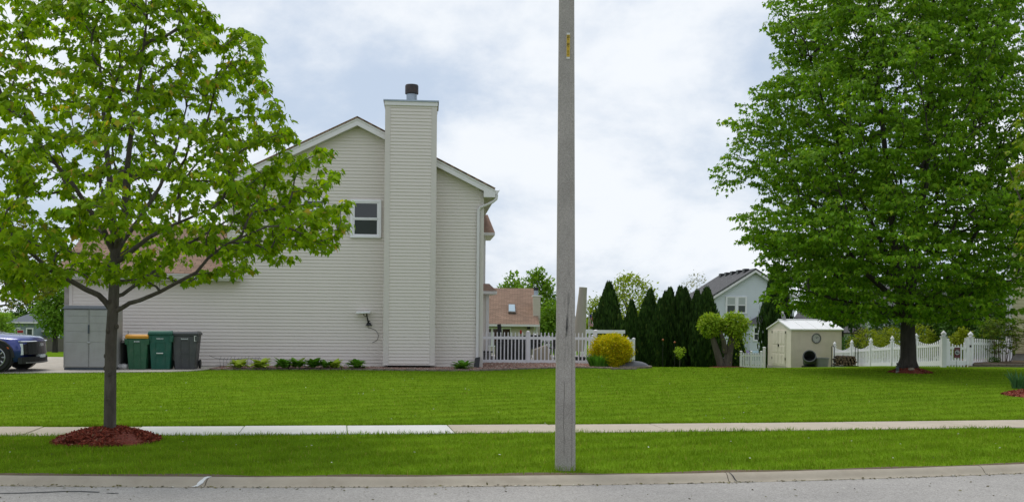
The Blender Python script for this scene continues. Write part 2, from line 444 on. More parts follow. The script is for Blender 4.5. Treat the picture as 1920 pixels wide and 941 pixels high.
def road_mat():
    m, t, b = nodes_of('worn_road_surface')
    N, L = t.nodes.new, t.links.new
    ge = N('ShaderNodeNewGeometry')
    a = N('ShaderNodeTexNoise'); a.inputs['Scale'].default_value = 0.5; a.inputs['Detail'].default_value = 8; a.inputs['Roughness'].default_value = 0.7
    s = N('ShaderNodeTexVoronoi'); s.inputs['Scale'].default_value = 75
    f = N('ShaderNodeTexNoise'); f.inputs['Scale'].default_value = 160; f.inputs['Detail'].default_value = 3
    for q in (a, s, f):
        L(ge.outputs['Position'], q.inputs['Vector'])
    r = N('ShaderNodeMapRange'); r.inputs[1].default_value = 0.3; r.inputs[2].default_value = 0.7; r.inputs[3].default_value = 0.86; r.inputs[4].default_value = 1.12; L(a.outputs['Fac'], r.inputs[0])
    r2 = N('ShaderNodeMapRange'); r2.inputs[1].default_value = 0.3; r2.inputs[2].default_value = 0.7; r2.inputs[3].default_value = 0.72; r2.inputs[4].default_value = 1.28; L(f.outputs['Fac'], r2.inputs[0])
    vs = N('ShaderNodeSeparateColor'); L(s.outputs['Color'], vs.inputs[0])
    r3 = N('ShaderNodeMapRange'); r3.inputs[3].default_value = 0.78; r3.inputs[4].default_value = 1.22; L(vs.outputs[0], r3.inputs[0])
    p = N('ShaderNodeMath'); p.operation = 'MULTIPLY'; L(r.outputs[0], p.inputs[0]); L(r2.outputs[0], p.inputs[1])
    p2 = N('ShaderNodeMath'); p2.operation = 'MULTIPLY'; L(p.outputs[0], p2.inputs[0]); L(r3.outputs[0], p2.inputs[1])
    sc = N('ShaderNodeVectorMath'); sc.operation = 'SCALE'; sc.inputs[0].default_value = (0.315, 0.298, 0.277); L(p2.outputs[0], sc.inputs['Scale'])
    L(sc.outputs[0], b.inputs['Base Color']); b.inputs['Roughness'].default_value = 0.9
    bp = N('ShaderNodeBump'); bp.inputs['Strength'].default_value = 0.5; bp.inputs['Distance'].default_value = 0.008; L(vs.outputs[0], bp.inputs['Height']); L(bp.outputs[0], b.inputs['Normal'])
    return m
M_ROAD = road_mat()
road = grid_sheet('road', XS, [lambda x: -1.6 + 0.05 * max(-40, min(40, x))] + [lambda x, s=s: kerb_c(x) - s for s in (8, 5, 3, 2, 1, 0.23)],
                  lambda x, y: -0.066 + 0.014 * min(3.0, max(0, kerb_c(x) - 0.23 - y)) , M_ROAD)
tag(road, 'worn light grey street surface in front of the kerb', 'road')
verge = grid_sheet('grass_verge', XS, [lambda x: -60, lambda x: -20, lambda x: -1.6 + 0.05 * max(-40, min(40, x))], lambda x, y: -0.02, M_LAWN)
tag(verge, 'grass verge on the near side of the street', 'verge')

M_KERB = mat('kerb_concrete', (0.345, 0.305, 0.24), 0.92, 0.14, 2.2, bump=0.35, bscale=90, dirt=(0.24, 0.20, 0.15), dirt_amt=0.55, dscale=2.4)
kerb = thing('kerb', 'tan concrete kerb and gutter along the street', 'kerb'); kerb['kind'] = 'structure'
KP = [(0.0, -0.06), (0.0, 0.004), (0.055, 0.004), (0.095, -0.004), (0.13, -0.02), (0.155, -0.038), (0.18, -0.053), (0.21, -0.060), (0.235, -0.062), (0.235, -0.12)]
def kerb_section(x0, x1):
    n = max(2, int((x1 - x0) / 0.35))
    V, Fq = [], []
    k = len(KP)
    for i in range(n + 1):
        x = x0 + (x1 - x0) * i / n
        wob = 0.006 * mnoise.noise(Vector((x * 0.9, 3.1, 0)))
        for o_, z in KP:
            V.append((x, kerb_c(x) - o_ + wob, z + 0.004 * mnoise.noise(Vector((x * 1.3, o_ * 8, 5.0)))))
    for i in range(n):
        for j in range(k - 1):
            Fq.append((i * k + j, (i + 1) * k + j, (i + 1) * k + j + 1, i * k + j + 1))
    Fq += [tuple(reversed(range(k))), tuple(range(n * k, (n + 1) * k))]
    mb = MB().add(V, [tuple(reversed(f)) for f in Fq])
    return mb.build('kerb_section', M_KERB, kerb, smooth=True)
kx = [-40.0] + [on_ground(p, 895, 0).x for p in (-560, 392, 1372, 1902)] + [9.5, 40.0]
for a, b_ in zip(kx[:-1], kx[1:]):
    kerb_section(a + 0.005, b_ - 0.005)
# white sealant in the joint, split joint further along
def on_kerb(x, o_):
    for (o0, z0), (o1, z1) in zip(KP[1:-2], KP[2:-1]):
        if o0 <= o_ <= o1:
            return Vector((x, kerb_c(x) - o_, z0 + (z1 - z0) * (o_ - o0) / (o1 - o0)))
    return Vector((x, kerb_c(x) - o_, KP[-2][1]))
M_SEAL = mat('white_sealant', (0.62, 0.63, 0.62), 0.7, 0.15, 20)
M_TAR = mat('tar_seal', (0.018, 0.018, 0.02), 0.5, 0.3, 12)
mb = MB()
os_ = [0.01, 0.055, 0.095, 0.13, 0.155, 0.18, 0.21, 0.234]
L_, R_ = [], []
for i, o_ in enumerate(os_):
    sh = -0.09 * (o_ / 0.234) ** 1.3
    w_ = 0.022 + 0.006 * math.sin(i * 2.1)
    L_.append(on_kerb(kx[2] + sh - w_, o_) + Vector((0, -0.003, 0.005))); R_.append(on_kerb(kx[2] + sh + w_, o_) + Vector((0, -0.003, 0.005)))
n = len(os_)
mb.add(L_ + R_, [(i, i + 1, n + i + 1, n + i) for i in range(n - 1)])
mb.build('joint_sealant', M_SEAL, kerb)
def crack(name, pts, w, m, parent=None, up=0.004):
    P = [Vector(p) for p in pts]
    V = []
    for i, p in enumerate(P):
        t = (P[min(i + 1, len(P) - 1)] - P[max(i - 1, 0)]); t.z = 0; t.normalize()
        s_ = Vector((-t.y, t.x, 0)) * (w * (0.35 + 0.65 * math.sin(math.pi * (i + 0.4) / len(P))) / 2)
        V += [p + s_ + Vector((0, 0, up)), p - s_ + Vector((0, 0, up))]
    return MB().add(V, [(2 * i, 2 * i + 1, 2 * i + 3, 2 * i + 2) for i in range(len(P) - 1)]).build(name, m, parent)
crack('crack', [on_kerb(kx[3] + 0.02 + 0.07 * (o_ / 0.234), o_) for o_ in os_], 0.014, M_TAR, kerb, 0.006)
crack('crack', [on_kerb(kx[3] + 0.09 + q, 0.225 + 0.006 * math.sin(q * 30)) for q in np.linspace(0, 0.22, 5)], 0.01, M_TAR, kerb, 0.006)
def on_road(px, py):
    p = on_ground(px, py, -0.06)
    p.z = -0.066 + 0.014 * min(3.0, max(0, kerb_c(p.x) - 0.23 - p.y))
    return p
crack('tar_strip', [on_road(a, b_) for a, b_ in ((-40, 926), (10, 924.5), (40, 924), (80, 922.5), (120, 920.5), (150, 920.5), (182, 922), (186, 922.5))], 0.05, M_TAR, road)
crack('tar_strip', [on_road(a, b_) for a, b_ in ((200, 924), (212, 924.6), (222, 924.4))], 0.03, M_TAR, road)

# pavement slabs
M_SLAB = mat('old_pavement_concrete', (0.45, 0.39, 0.31), 0.92, 0.10, 2.0, bump=0.3, bscale=110, dirt=(0.34, 0.28, 0.2), dirt_amt=0.4, dscale=1.1)
M_SLABN = mat('new_pavement_concrete', (0.60, 0.59, 0.565), 0.9, 0.06, 2.0, bump=0.2, bscale=110)
walk = thing('sidewalk', 'concrete pavement strip crossing the lawn, three slabs newer and whiter', 'sidewalk'); walk['kind'] = 'structure'
def walk_x(px):
    x = col_at(px, 14.2)
    for _ in range(6):
        x = col_at(px, walk_far(x) - 0.1)
    return x
jx = [walk_x(p) for p in (-1080, -880, -690, -495, -305, -115, 77, 263, 457, 650, 840, 1029, 1222, 1405, 1585, 1765, 1945, 2125, 2310, 2500, 2690, 2880)]
rs = random.Random(5)
for i, (a, b_) in enumerate(zip(jx[:-1], jx[1:])):
    newer = 7 <= i <= 9
    g = 0.006
    zt = 0.014 + rs.uniform(-0.004, 0.004)
    mb = MB()
    # joints run square to the walk, which leans a little
    dxs = 0.17
    pts = [(a + g + dxs, walk_near(a + dxs)), (b_ - g + dxs, walk_near(b_ + dxs)), (b_ - g, walk_far(b_)), (a + g, walk_far(a))]
    mb.prism_z(pts, -0.1, zt)
    mb.build('slab', M_SLABN if newer else M_SLAB, walk, bevel=0.006, seg=1)

# driveway pad by the garage
PAD = [on_ground(p, q, 0.0) for p, q in ((-520, 702), (-250, 701), (0, 700), (107, 699.3), (220, 698.3), (320, 697.3), (368, 695.3), (392, 692.5))]
pad = MB().prism_z([(p.x, p.y) for p in PAD] + [(PAD[-1].x - 0.1, 31.2), (-13.0, 31.2), (-14.0, 36.0), (-31.0, 36.0)], -0.1, 0.03).build('driveway', M_CONC, None, bevel=0.01, seg=1)
tag(pad, 'pale concrete driveway pad beside the garage wall', 'driveway', kind='structure')
pth = MB().prism_z([(-40, 38.1), (-8, 39.6), (-8, 40.6), (-40, 39.1)], -0.6, 0.0)
pth.v = [(x, y, ground_z(x, y) + (0.015 if z == 0.0 else -0.15)) for x, y, z in pth.v]
tag(pth.build('path', M_CONC), 'thin pale concrete path on the lawn beyond the driveway', 'path', kind='structure')

# grass blades
MULCH = []            # circles kept clear of grass: (x, y, r)
def blades(name, label, x, y, h, w, seed, keep=None, dry=0.03):
    rng = np.random.default_rng(seed)
    ok = np.ones(len(x), bool)
    for cx_, cy_, r_ in MULCH:
        ok &= (x - cx_) ** 2 + ((y - cy_)) ** 2 > (r_ + rng.normal(0, 0.03, len(x))) ** 2
    if keep is not None:
        ok &= keep(x, y)
    x, y, h, w = x[ok], y[ok], h[ok], w[ok]
    n = len(x)
    z = np.array([ground_z(a, b_) for a, b_ in zip(x, y)]) - 0.004
    th = rng.uniform(0, 2 * np.pi, n)
    lean = rng.uniform(0.1, 0.75, n) * h
    la = rng.uniform(0, 2 * np.pi, n)
    bx, by = np.cos(th) * w / 2, np.sin(th) * w / 2
    V = np.empty((n, 5, 3), np.float32)
    mx_, my_ = x + np.cos(la) * lean * 0.3, y + np.sin(la) * lean * 0.3
    V[:, 0] = np.stack([x - bx, y - by, z], 1); V[:, 1] = np.stack([x + bx, y + by, z], 1)
    V[:, 2] = np.stack([mx_ + bx * 0.8, my_ + by * 0.8, z + h * 0.58], 1); V[:, 3] = np.stack([mx_ - bx * 0.8, my_ - by * 0.8, z + h * 0.58], 1)
    V[:, 4] = np.stack([x + np.cos(la) * lean, y + np.sin(la) * lean, z + h * (1 - 0.18 * rng.random(n))], 1)
    base = np.arange(n)[:, None] * 5
    T = np.concatenate([base + np.array([[0, 1, 2]]), base + np.array([[0, 2, 3]]), base + np.array([[3, 2, 4]])], 0)
    tint = np.zeros((n, 5, 3), np.float32)
    tint[:, :, 1] = rng.uniform(0.86, 1.14, n)[:, None]
    tint[:, :, 2] = ((rng.random(n) < dry) * rng.uniform(0.4, 1.0, n))[:, None]
    o = np_mesh(name, V.reshape(-1, 3), T, M_BLADE, None, tint.reshape(-1, 3))
    return tag(o, label, 'grass', kind='stuff')

# ------------------------------------------------------------------ the cream house
HA = math.atan(0.085)
_d = 31.57 / (1 - 0.085 * (904 - CX) / F_PX)
HF = Frame(col_at(904, _d), _d, HA)
house = thing('cream_house', 'two-storey cream sided house with tall chimney and attached garage', 'house', HF.w(0, 0), HA)
M_SHINGLE = shingle_mat('brown_shingles', (0.19, 0.118, 0.078), (0.27, 0.17, 0.115))
M_SHINGLE_EDGE = mat('shingle_edge', (0.09, 0.065, 0.055), 0.9, 0.2, 10)
M_STONE = mat('stone_veneer', (0.32, 0.29, 0.26), 0.9, 0.3, 5, bump=0.5, bscale=12)
M_FOUND = mat('foundation_concrete', (0.27, 0.26, 0.24), 0.9, 0.2, 4)
EXPO = 0.1016
x_ap, z_ap = HF.hit(670, 218.5, -0.32)
x_ev, z_ev = HF.hit(929, 353, -0.32)
slope = (z_ap - z_ev) / (x_ev - x_ap)
XL2 = 2 * x_ap                       # left corner of the two-storey part
XG = HF.hit(131, 560)[0]             # far end of the garage
z_side0 = HF.hit(600, 686)[1]
zg_gut = HF.hit(300, 513, -0.5)[1]   # garage gutter top
CH_Y = -0.62
cx0, cx1 = HF.hit(722, 450, CH_Y)[0], HF.hit(815.5, 450, CH_Y)[0]
ch_top = HF.hit(770, 199, CH_Y)[1]
ch_bot = HF.hit(768, 682.5, CH_Y)[1]
def roof_top(x):
    return z_ap - slope * abs(x - x_ap)
def soff(x):
    return roof_top(x) - 0.27
H_DEEP = 11.5
# walls behind the boards
wall = MB()
wall.prism_y([(XL2, z_side0), (0, z_side0), (0, soff(0)), (x_ap, soff(x_ap)), (XL2, soff(XL2))], 0.0, H_DEEP)
wall = wall.build('wall', M_SIDING, house)
gz_eave = zg_gut - 0.16
MB().box(XG, XL2 - 0.003, 0.0, 6.6, z_side0, gz_eave).build('garage_wall', M_SIDING, house)
MB().box(XG - 0.16, XG - 0.004, -0.01, 6.6, 0.03, gz_eave - 0.02).build('stone_facing', M_STONE, house)
MB().box(XG + 0.02, -0.03, 0.012, H_DEEP - 0.1, -0.2, z_side0 - 0.001).build('foundation', M_FOUND, house)
# siding boards: one course each, lapped so the lower edge stands proud
def board(xa0, xb0, xa1, xb1, z, y0, parent, lip=0.023):
    """course with lower ends xa0..xb0 and upper ends xa1..xb1"""
    zt, zm = z + EXPO + 0.004, z + EXPO * 0.5
    def lerp(p, q, t):
        return p + (q - p) * t
    xs0, xs1 = lerp(xa0, xa1, 0.5), lerp(xb0, xb1, 0.5)
    V = [(xa0, y0, z), (xb0, y0, z), (xb0, y0 - lip, z), (xa0, y0 - lip, z), (xa1, y0 - 0.004, zt), (xb1, y0 - 0.004, zt), (xa1, y0, zt), (xb1, y0, zt),
         (xa0, y0 - lip, z + 0.012), (xb0, y0 - lip, z + 0.012)]
    Fc = [(0, 3, 2, 1), (3, 8, 9, 2), (8, 4, 5, 9), (4, 6, 7, 5), (0, 6, 4, 8, 3), (1, 2, 9, 5, 7)]
    me = bpy.data.meshes.new('siding_board')
    me.from_pydata(V, [], [tuple(reversed(f)) for f in Fc]); me.update()
    return me
def put_board(me, parent, z=0.0):
    o = link_mesh('siding_board', me, M_SIDING, parent)
    o.location.z = z
    return o
z = z_side0
share = {}
while z < soff(x_ap) - 0.05:
    zt = z + EXPO
    xl0 = (XG if zt < gz_eave else XL2)
    def lim(zz):
        dx_ = (soff(x_ap) - zz) / slope
        return x_ap - dx_, x_ap + dx_
    l0, r0 = lim(z); l1, r1 = lim(zt)
    segs = []
    full = l1 < XL2 and r1 > 0
    la0, la1 = max(xl0, l0) if zt >= gz_eave else xl0, max(xl0, l1) if zt >= gz_eave else xl0
    rb0, rb1 = min(0, r0), min(0, r1)
    if z < ch_top and cx0 < rb1:
        segs = [(la0, min(cx0, rb0), la1, min(cx0, rb1)), (cx1, rb0, cx1, rb1)]
    else:
        segs = [(la0, rb0, la1, rb1)]
    for s in segs:
        if s[1] - s[0] > 0.05 and s[3] - s[2] > 0.02:
            k = tuple(round(q, 4) for q in s)
            if k not in share:
                share[k] = board(*s, 0.0, 0.0, wall)
            put_board(share[k], wall, z)
    z += EXPO
# chimney chase: stands out from the wall and stops short of the ground
chim = MB().box(cx0, cx1, CH_Y, 0.6, ch_bot, ch_top).build('chimney', M_SIDING, house)
me_c = board(cx0 + 0.13, cx1 - 0.13, cx0 + 0.13, cx1 - 0.13, 0.0, CH_Y, chim)
z = ch_bot + 0.02
while z + EXPO < ch_top + 0.06:
    put_board(me_c, chim, z)
    z += EXPO
for x0_, x1_ in ((cx0 - 0.03, cx0 + 0.135), (cx1 - 0.135, cx1 + 0.03)):
    lft = x0_ < cx0
    c = MB().box(x0_, x1_, CH_Y - 0.030, CH_Y + 0.001, ch_bot - 0.03, ch_top)
    c.box(x0_ if lft else x1_ - 0.03, x0_ + 0.03 if lft else x1_, CH_Y + 0.001, CH_Y + 0.12, ch_bot - 0.03, ch_top)
    c.build('corner_trim', M_CORNER, chim)
MB().box(cx0 - 0.035, cx1 + 0.035, CH_Y - 0.045, 0.62, ch_bot - 0.035, ch_bot - 0.002).build('base_trim', M_CORNER, chim)
MB().box(cx0 - 0.05, cx1 + 0.05, CH_Y - 0.06, 0.66, ch_top + 0.002, ch_top + 0.12).build('top_fascia', M_TRIM, chim)
M_STEEL = mat('galvanised_steel', (0.33, 0.38, 0.44), 0.4, 0.12, 6, metal=0.5)
M_RUST = mat('sooty_cap', (0.035, 0.03, 0.03), 0.6, 0.4, 9, dirt=(0.11, 0.055, 0.035), dirt_amt=0.6, dscale=6)
cap = MB().box(cx0 - 0.085, cx1 + 0.085, CH_Y - 0.095, 0.70, ch_top + 0.122, ch_top + 0.165)
cap.add([(cx0 - 0.06, CH_Y - 0.06, ch_top + 0.166), (cx1 + 0.06, CH_Y - 0.06, ch_top + 0.166), (cx1 + 0.06, 0.68, ch_top + 0.166), (cx0 - 0.06, 0.68, ch_top + 0.166),
         ((cx0 + cx1) / 2, 0, ch_top + 0.2)], [(0, 1, 4), (1, 2, 4), (2, 3, 4), (3, 0, 4)])
cap.build('chimney_cap', M_STEEL, chim)
fx = HF.hit(772, 180, 0.0)[0]
zf0, zf1, zf2 = ch_top + 0.17, HF.hit(772, 176, 0.0)[1], HF.hit(772, 160, 0.0)[1]
flue = MB().lathe([(0.165, zf0), (0.165, zf1)], 24, (fx, 0, 0)).build('flue', M_STEEL, chim, smooth=True)
MB().lathe([(0.17, zf1 - 0.03), (0.205, zf1 - 0.01), (0.205, zf2 - 0.03), (0.19, zf2), (0.0, zf2 + 0.01)], 24, (fx, 0, 0), cap=False).build('flue_cap', M_RUST, chim, smooth=True)
M_GAP_SHADE = mat('gap_shade_black', (0.02, 0.018, 0.016), 0.95)  # near-black colour paints in the shade of the gap under the chase
MB().box(cx0 + 0.1, cx1 - 0.1, CH_Y + 0.34, -0.01, -0.05, ch_bot - 0.036).build('gap_shade_footing', M_GAP_SHADE, chim)
# main roof
ov = 0.32
for sgn in (-1, 1):
    xe = x_ap + sgn * (x_ev - x_ap)
    ze = z_ev
    p = [(x_ap, -ov - 0.05, z_ap), (xe, -ov - 0.05, ze), (xe, H_DEEP + ov, ze), (x_ap, H_DEEP + ov, z_ap)]
    if sgn > 0:
        roof_plane('roof', (xe, -ov - 0.06, ze), (xe, H_DEEP + ov, ze), (x_ap, H_DEEP + ov, z_ap), (x_ap, -ov - 0.06, z_ap), M_SHINGLE, house, 0.045)
    else:
        roof_plane('roof', (xe, H_DEEP + ov, ze), (xe, -ov - 0.06, ze), (x_ap, -ov - 0.06, z_ap), (x_ap, H_DEEP + ov, z_ap), M_SHINGLE, house, 0.045)
    # rake board in two steps, soffit, boxed return at the eave
    def zz(x, dz):
        return z_ap - slope * abs(x - x_ap) - dz
    xs_ = sorted((x_ap, xe))
    def strip(name, d0, d1, y0, y1, m, xin=0.0):
        a, b_ = (x_ap, xe - sgn * xin)
        poly = [(a, zz(a, d1)), (b_, zz(b_, d1)), (b_, zz(b_, d0)), (a, zz(a, d0))]
        if sgn < 0:
            poly = [(b_, zz(b_, d1)), (a, zz(a, d1)), (a, zz(a, d0)), (b_, zz(b_, d0))]
        return MB().prism_y(poly, y0, y1).build(name, m, house)
    strip('rake_trim', 0.052, 0.105, -ov - 0.035, -ov + 0.02, M_TRIM)
    strip('rake_board', 0.106, 0.27, -ov - 0.012, -ov + 0.02, M_TRIM)
    strip('rake_soffit', 0.235, 0.262, -ov + 0.021, -0.002, M_SOFFIT)
    xw = 0.0 if sgn > 0 else XL2
    xa, xb = sorted((xw + sgn * 0.004, xe - sgn * 0.002))
    zb = zz(xe, 0.262)
    # eave soffit and fascia running back along the house
    MB().box(xa, xb, -ov + 0.0215, H_DEEP, zb - 0.02, zb).build('eave_soffit', M_SOFFIT, house)
    pr = [(xw, zb - 0.02), (xe, zb - 0.02), (xe, zz(xe, 0.107)), (xw, zz(xw, 0.107))]
    MB().prism_y(pr if sgn > 0 else [pr[1], pr[0], pr[3], pr[2]], -ov - 0.02, -ov + 0.0205).build('eave_return', M_TRIM, house)
    xa, xb = sorted((xe - sgn * 0.02, xe))
    MB().box(xa, xb, -ov + 0.021, H_DEEP, zb, zz(xe, 0.06)).build('eave_fascia', M_TRIM, house)
    # gutter: K-shaped trough
    g0 = xe + sgn * 0.002
    zt_ = zz(xe, 0.055)
    prof = [(g0, zt_ - 0.13), (g0 + sgn * 0.07, zt_ - 0.13), (g0 + sgn * 0.085, zt_ - 0.07), (g0 + sgn * 0.125, zt_ - 0.02), (g0 + sgn * 0.125, zt_), (g0 + sgn * 0.11, zt_), (g0 + sgn * 0.10, zt_ - 0.02), (g0, zt_ - 0.02)]
    MB().prism_y(prof if sgn > 0 else list(reversed(prof)), -ov - 0.03, H_DEEP + ov).build('gutter', M_GUTTER, house)
# corner boards
MB().box(-0.09, 0.028, -0.034, 0.0005, z_side0 - 0.02, soff(0) + 0.0).box(0.0, 0.028, 0.001, 0.1, z_side0 - 0.02, soff(0) - 0.08).build('corner_board', M_CORNER, house)
MB().box(XG - 0.012, XG + 0.085, -0.034, 0.0005, z_side0 - 0.02, gz_eave - 0.03).build('corner_board', M_CORNER, house)
MB().box(XL2 - 0.028, XL2 + 0.09, -0.034, 0.0005, zg_gut + 0.1, soff(XL2) + 0.02).build('corner_board', M_CORNER, house)
MB().box(XL2 - 0.03, XL2 - 0.001, 0.001, 0.12, zg_gut + 0.1, soff(XL2) - 0.02).build('corner_board', M_CORNER, house)
# downspout at the right corner with its elbow and boot
xd = -0.15
ze_ = z_ev - 0.2
ds = MB()
ds.tube([(x_ev + 0.05, -ov + 0.03, ze_ - 0.0), (x_ev + 0.03, -ov + 0.03, ze_ - 0.13), (x_ev - 0.08, -ov + 0.05, ze_ - 0.22), (0.02, -0.10, ze_ - 0.33), (-0.09, -0.075, ze_ - 0.37), (xd, -0.075, ze_ - 0.47)], 0.042, 8)
ds.box(xd - 0.042, xd + 0.042, -0.11, -0.04, 0.12, ze_ - 0.44)
ds.build('downspout', M_GUTTER, house, smooth=True)
bt = MB().hexa([(xd - 0.12, -0.35, 0.0), (xd + 0.05, -0.35, 0.0), (xd + 0.06, -0.12, 0.0), (xd - 0.07, -0.12, 0.0), (xd - 0.07, -0.22, 0.33), (xd + 0.09, -0.22, 0.36), (xd + 0.08, -0.03, 0.36), (xd - 0.05, -0.03, 0.33)])
bt.build('downspout_boot', M_DARK, house, bevel=0.012)
# windows
M_GLASS = glass_mat('window_glass')
M_SCREEN = mat('insect_screen', (0.035, 0.042, 0.04), 0.5, 0.1, 3, spec=0.3)
M_VINYLW = mat('white_window_vinyl', (0.84, 0.82, 0.85), 0.35, 0.02)
def sash_window(parent, x0, x1, z0, z1, y, name='window', split=True, casing=0.075):
    w = MB()
    c, f = casing, 0.055
    for a in ((x0, x1, z0, z0 + c), (x0, x1, z1 - c, z1), (x0, x0 + c, z0 + c + 0.001, z1 - c - 0.001), (x1 - c, x1, z0 + c + 0.001, z1 - c - 0.001)):
        w.box(a[0], a[1], y - 0.05, y + 0.02, a[2], a[3])
    w = w.build(name, M_VINYLW, parent, bevel=0.004, seg=1)
    xi0, xi1, zi0, zi1 = x0 + c, x1 - c, z0 + c, z1 - c
    zm = (zi0 + zi1) / 2
    panes = [(zm + 0.0, zi1, y - 0.012, M_GLASS), (zi0, zm, y + 0.004, M_SCREEN)] if split else [(zi0, zi1, y - 0.01, M_GLASS)]
    for a, b_, yy, m_ in panes:
        s_ = MB()
        for q in ((xi0 + 0.001, xi1 - 0.001, a + 0.001, a + f * 0.7), (xi0 + 0.001, xi1 - 0.001, b_ - f * 0.7, b_ - 0.001), (xi0 + 0.001, xi0 + f, a + f * 0.7 + 0.001, b_ - f * 0.7 - 0.001), (xi1 - f, xi1 - 0.001, a + f * 0.7 + 0.001, b_ - f * 0.7 - 0.001)):
            s_.box(q[0], q[1], yy - 0.018, yy + 0.012, q[2], q[3])
        s_.build('sash', M_VINYLW, w)
        MB().box(xi0 + f * 0.8, xi1 - f * 0.8, yy - 0.004, yy + 0.006, a + f * 0.6, b_ - f * 0.6).build('pane', m_, w)
    return w
wx0, wz1 = HF.hit(657.5, 374.5); wx1, wz0 = HF.hit(714.8, 446.8)
sash_window(house, wx0, wx1, wz0, wz1, -0.045)
wx0, wz1 = HF.hit(566, 370.5); wx1, wz0 = HF.hit(614, 397)
sash_window(house, wx0, wx1, wz0, wz1, -0.045, split=False)
# garage roof, gutter and soffit
gy0, gy1 = -0.42, 3.3
gzr = zg_gut + 0.02 + (gy1 - gy0) * 0.48
roof_plane('garage_roof', (XG - 0.35, gy0, zg_gut + 0.02), (XL2 - 0.002, gy0, zg_gut + 0.02), (XL2 - 0.002, gy1, gzr), (XG - 0.35, gy1, gzr), M_SHINGLE, house, 0.05)
roof_plane('garage_roof', (XL2 - 0.002, 7.0, zg_gut + 0.02), (XG - 0.35, 7.0, zg_gut + 0.02), (XG - 0.35, gy1 + 0.001, gzr), (XL2 - 0.002, gy1 + 0.001, gzr), M_SHINGLE, house, 0.05)
xgr = HF.hit(447.5, 515, gy0)[0]
roof_plane('roof_return', (XL2 + 0.002, gy0, zg_gut + 0.02), (xgr, gy0, zg_gut + 0.02), (xgr, -0.03, zg_gut + 0.2), (XL2 + 0.002, -0.03, zg_gut + 0.2), M_SHINGLE, house, 0.05)
MB().prism_x([(gy0 - 0.125, zg_gut), (gy0 - 0.125, zg_gut - 0.02), (gy0 - 0.085, zg_gut - 0.07), (gy0 - 0.07, zg_gut - 0.125), (gy0 - 0.003, zg_gut - 0.125), (gy0 - 0.003, zg_gut)], XG - 0.3, xgr).build('garage_gutter', M_GUTTER, house)
MB().box(XG - 0.3, xgr - 0.01, gy0, -0.026, gz_eave - 0.03, gz_eave).build('garage_soffit', M_SOFFIT, house)
MB().box(XG - 0.3, xgr - 0.01, gy0 - 0.002, gy0 + 0.02, gz_eave + 0.001, zg_gut - 0.03).build('garage_fascia', M_TRIM, house)
MB().prism_x([(0.0, gz_eave + 0.0), (6.6, gz_eave + 0.0), (gy1, gzr - 0.07)], XG, XL2 - 0.003).build('garage_gable', M_SIDING, house)
# rear projections on the right side
def bump(yl, px_wall, py_top, py_bot, py_ridge, px_eave, depth, name):
    xw = HF.hit(px_wall, 500, yl)[0]
    zt = HF.hit(px_wall, py_top, yl)[1]
    zb_ = max(0.0, HF.hit(px_wall, py_bot, yl)[1])
    xe = HF.hit(px_eave, py_top, yl)[0]
    zr = HF.hit(px_eave, py_ridge, yl)[1]
    b_ = MB().box(0.03, xw, yl, yl + depth, zb_, zt - 0.1).build(name, M_SIDING, house)
    MB().box(xw - 0.09, xw + 0.02, yl - 0.040, yl - 0.001, zb_, zt - 0.1).build('corner_board', M_TRIM, b_)
    z_ = zb_ + 0.01
    mesh = board(0.03, xw - 0.09, 0.03, xw - 0.09, 0.0, yl, b_)
    while z_ + EXPO < zt - 0.1:
        put_board(mesh, b_, z_); z_ += EXPO
    MB().box(0.03, xe, yl - 0.3, yl + depth + 0.3, zt - 0.1, zt).build('fascia', M_TRIM, b_)
    MB().hexa([(0.03, yl - 0.3, zt + 0.002), (xe, yl - 0.3, zt + 0.002), (xe, yl + depth + 0.3, zt + 0.002), (0.03, yl + depth + 0.3, zt + 0.002),
               (0.03, yl + 0.4, zr), (xe - 0.22, yl + 0.6, zr), (xe - 0.22, yl + depth - 0.3, zr), (0.03, yl + depth - 0.2, zr)]).build('hip_roof', mat('brown_roof_plain', (0.25, 0.155, 0.115), 0.9, 0.25, 9, bump=0.5, bscale=14), b_)
    return b_
bump(6.6, 909, 437, 690, 400, 927, 2.2, 'bay')
bump(4.2, 916.5, 546, 690, 531, 931, 2.0, 'entry_wing')

# ------------------------------------------------------------------ trees and shrubs
M_BARK = mat('young_maple_bark', (0.085, 0.071, 0.058), 0.9, 0.35, 14, bump=0.9, bscale=55, dirt=(0.20, 0.19, 0.17), dirt_amt=0.45, dscale=5, stretch=(1, 1, 0.35))
M_BARK_D = mat('old_maple_bark', (0.055, 0.047, 0.04), 0.95, 0.4, 12, bump=1.0, bscale=30, dirt=(0.02, 0.018, 0.016), dirt_amt=0.7, dscale=9, stretch=(1, 1, 0.2))
LEAF_FULL = np.array([(0, 0.30, 0.02), (0, 0, 0), (.27, -.03, 0), (.23, .17, 0), (.55, .40, 0), (.26, .50, 0), (0, 1.0, 0), (-.26, .50, 0), (-.55, .40, 0), (-.23, .17, 0), (-.27, -.03, 0)])
LEAF_FULL[:, 2] -= 0.30 * np.abs(LEAF_FULL[:, 0]) + 0.28 * LEAF_FULL[:, 1] ** 2
FACE_FULL = np.array([(0, i, i + 1 if i < 10 else 1) for i in range(1, 11)])
LEAF_MID = np.array([(0, 0, 0), (.5, .36, -.12), (.2, .5, -.05), (0, 1, -.25), (-.2, .5, -.05), (-.5, .36, -.12)])
FACE_MID = np.array([(0, 1, 2), (0, 2, 3), (0, 3, 4), (0, 4, 5)])
LEAF_OVAL = np.array([(0, 0, 0), (.30, .45, -.06), (0, 1, -.15), (-.30, .45, -.06)])
FACE_OVAL = np.array([(0, 1, 2), (0, 2, 3)])
def unit(a):
    return a / np.maximum(np.linalg.norm(a, axis=-1, keepdims=True), 1e-9)
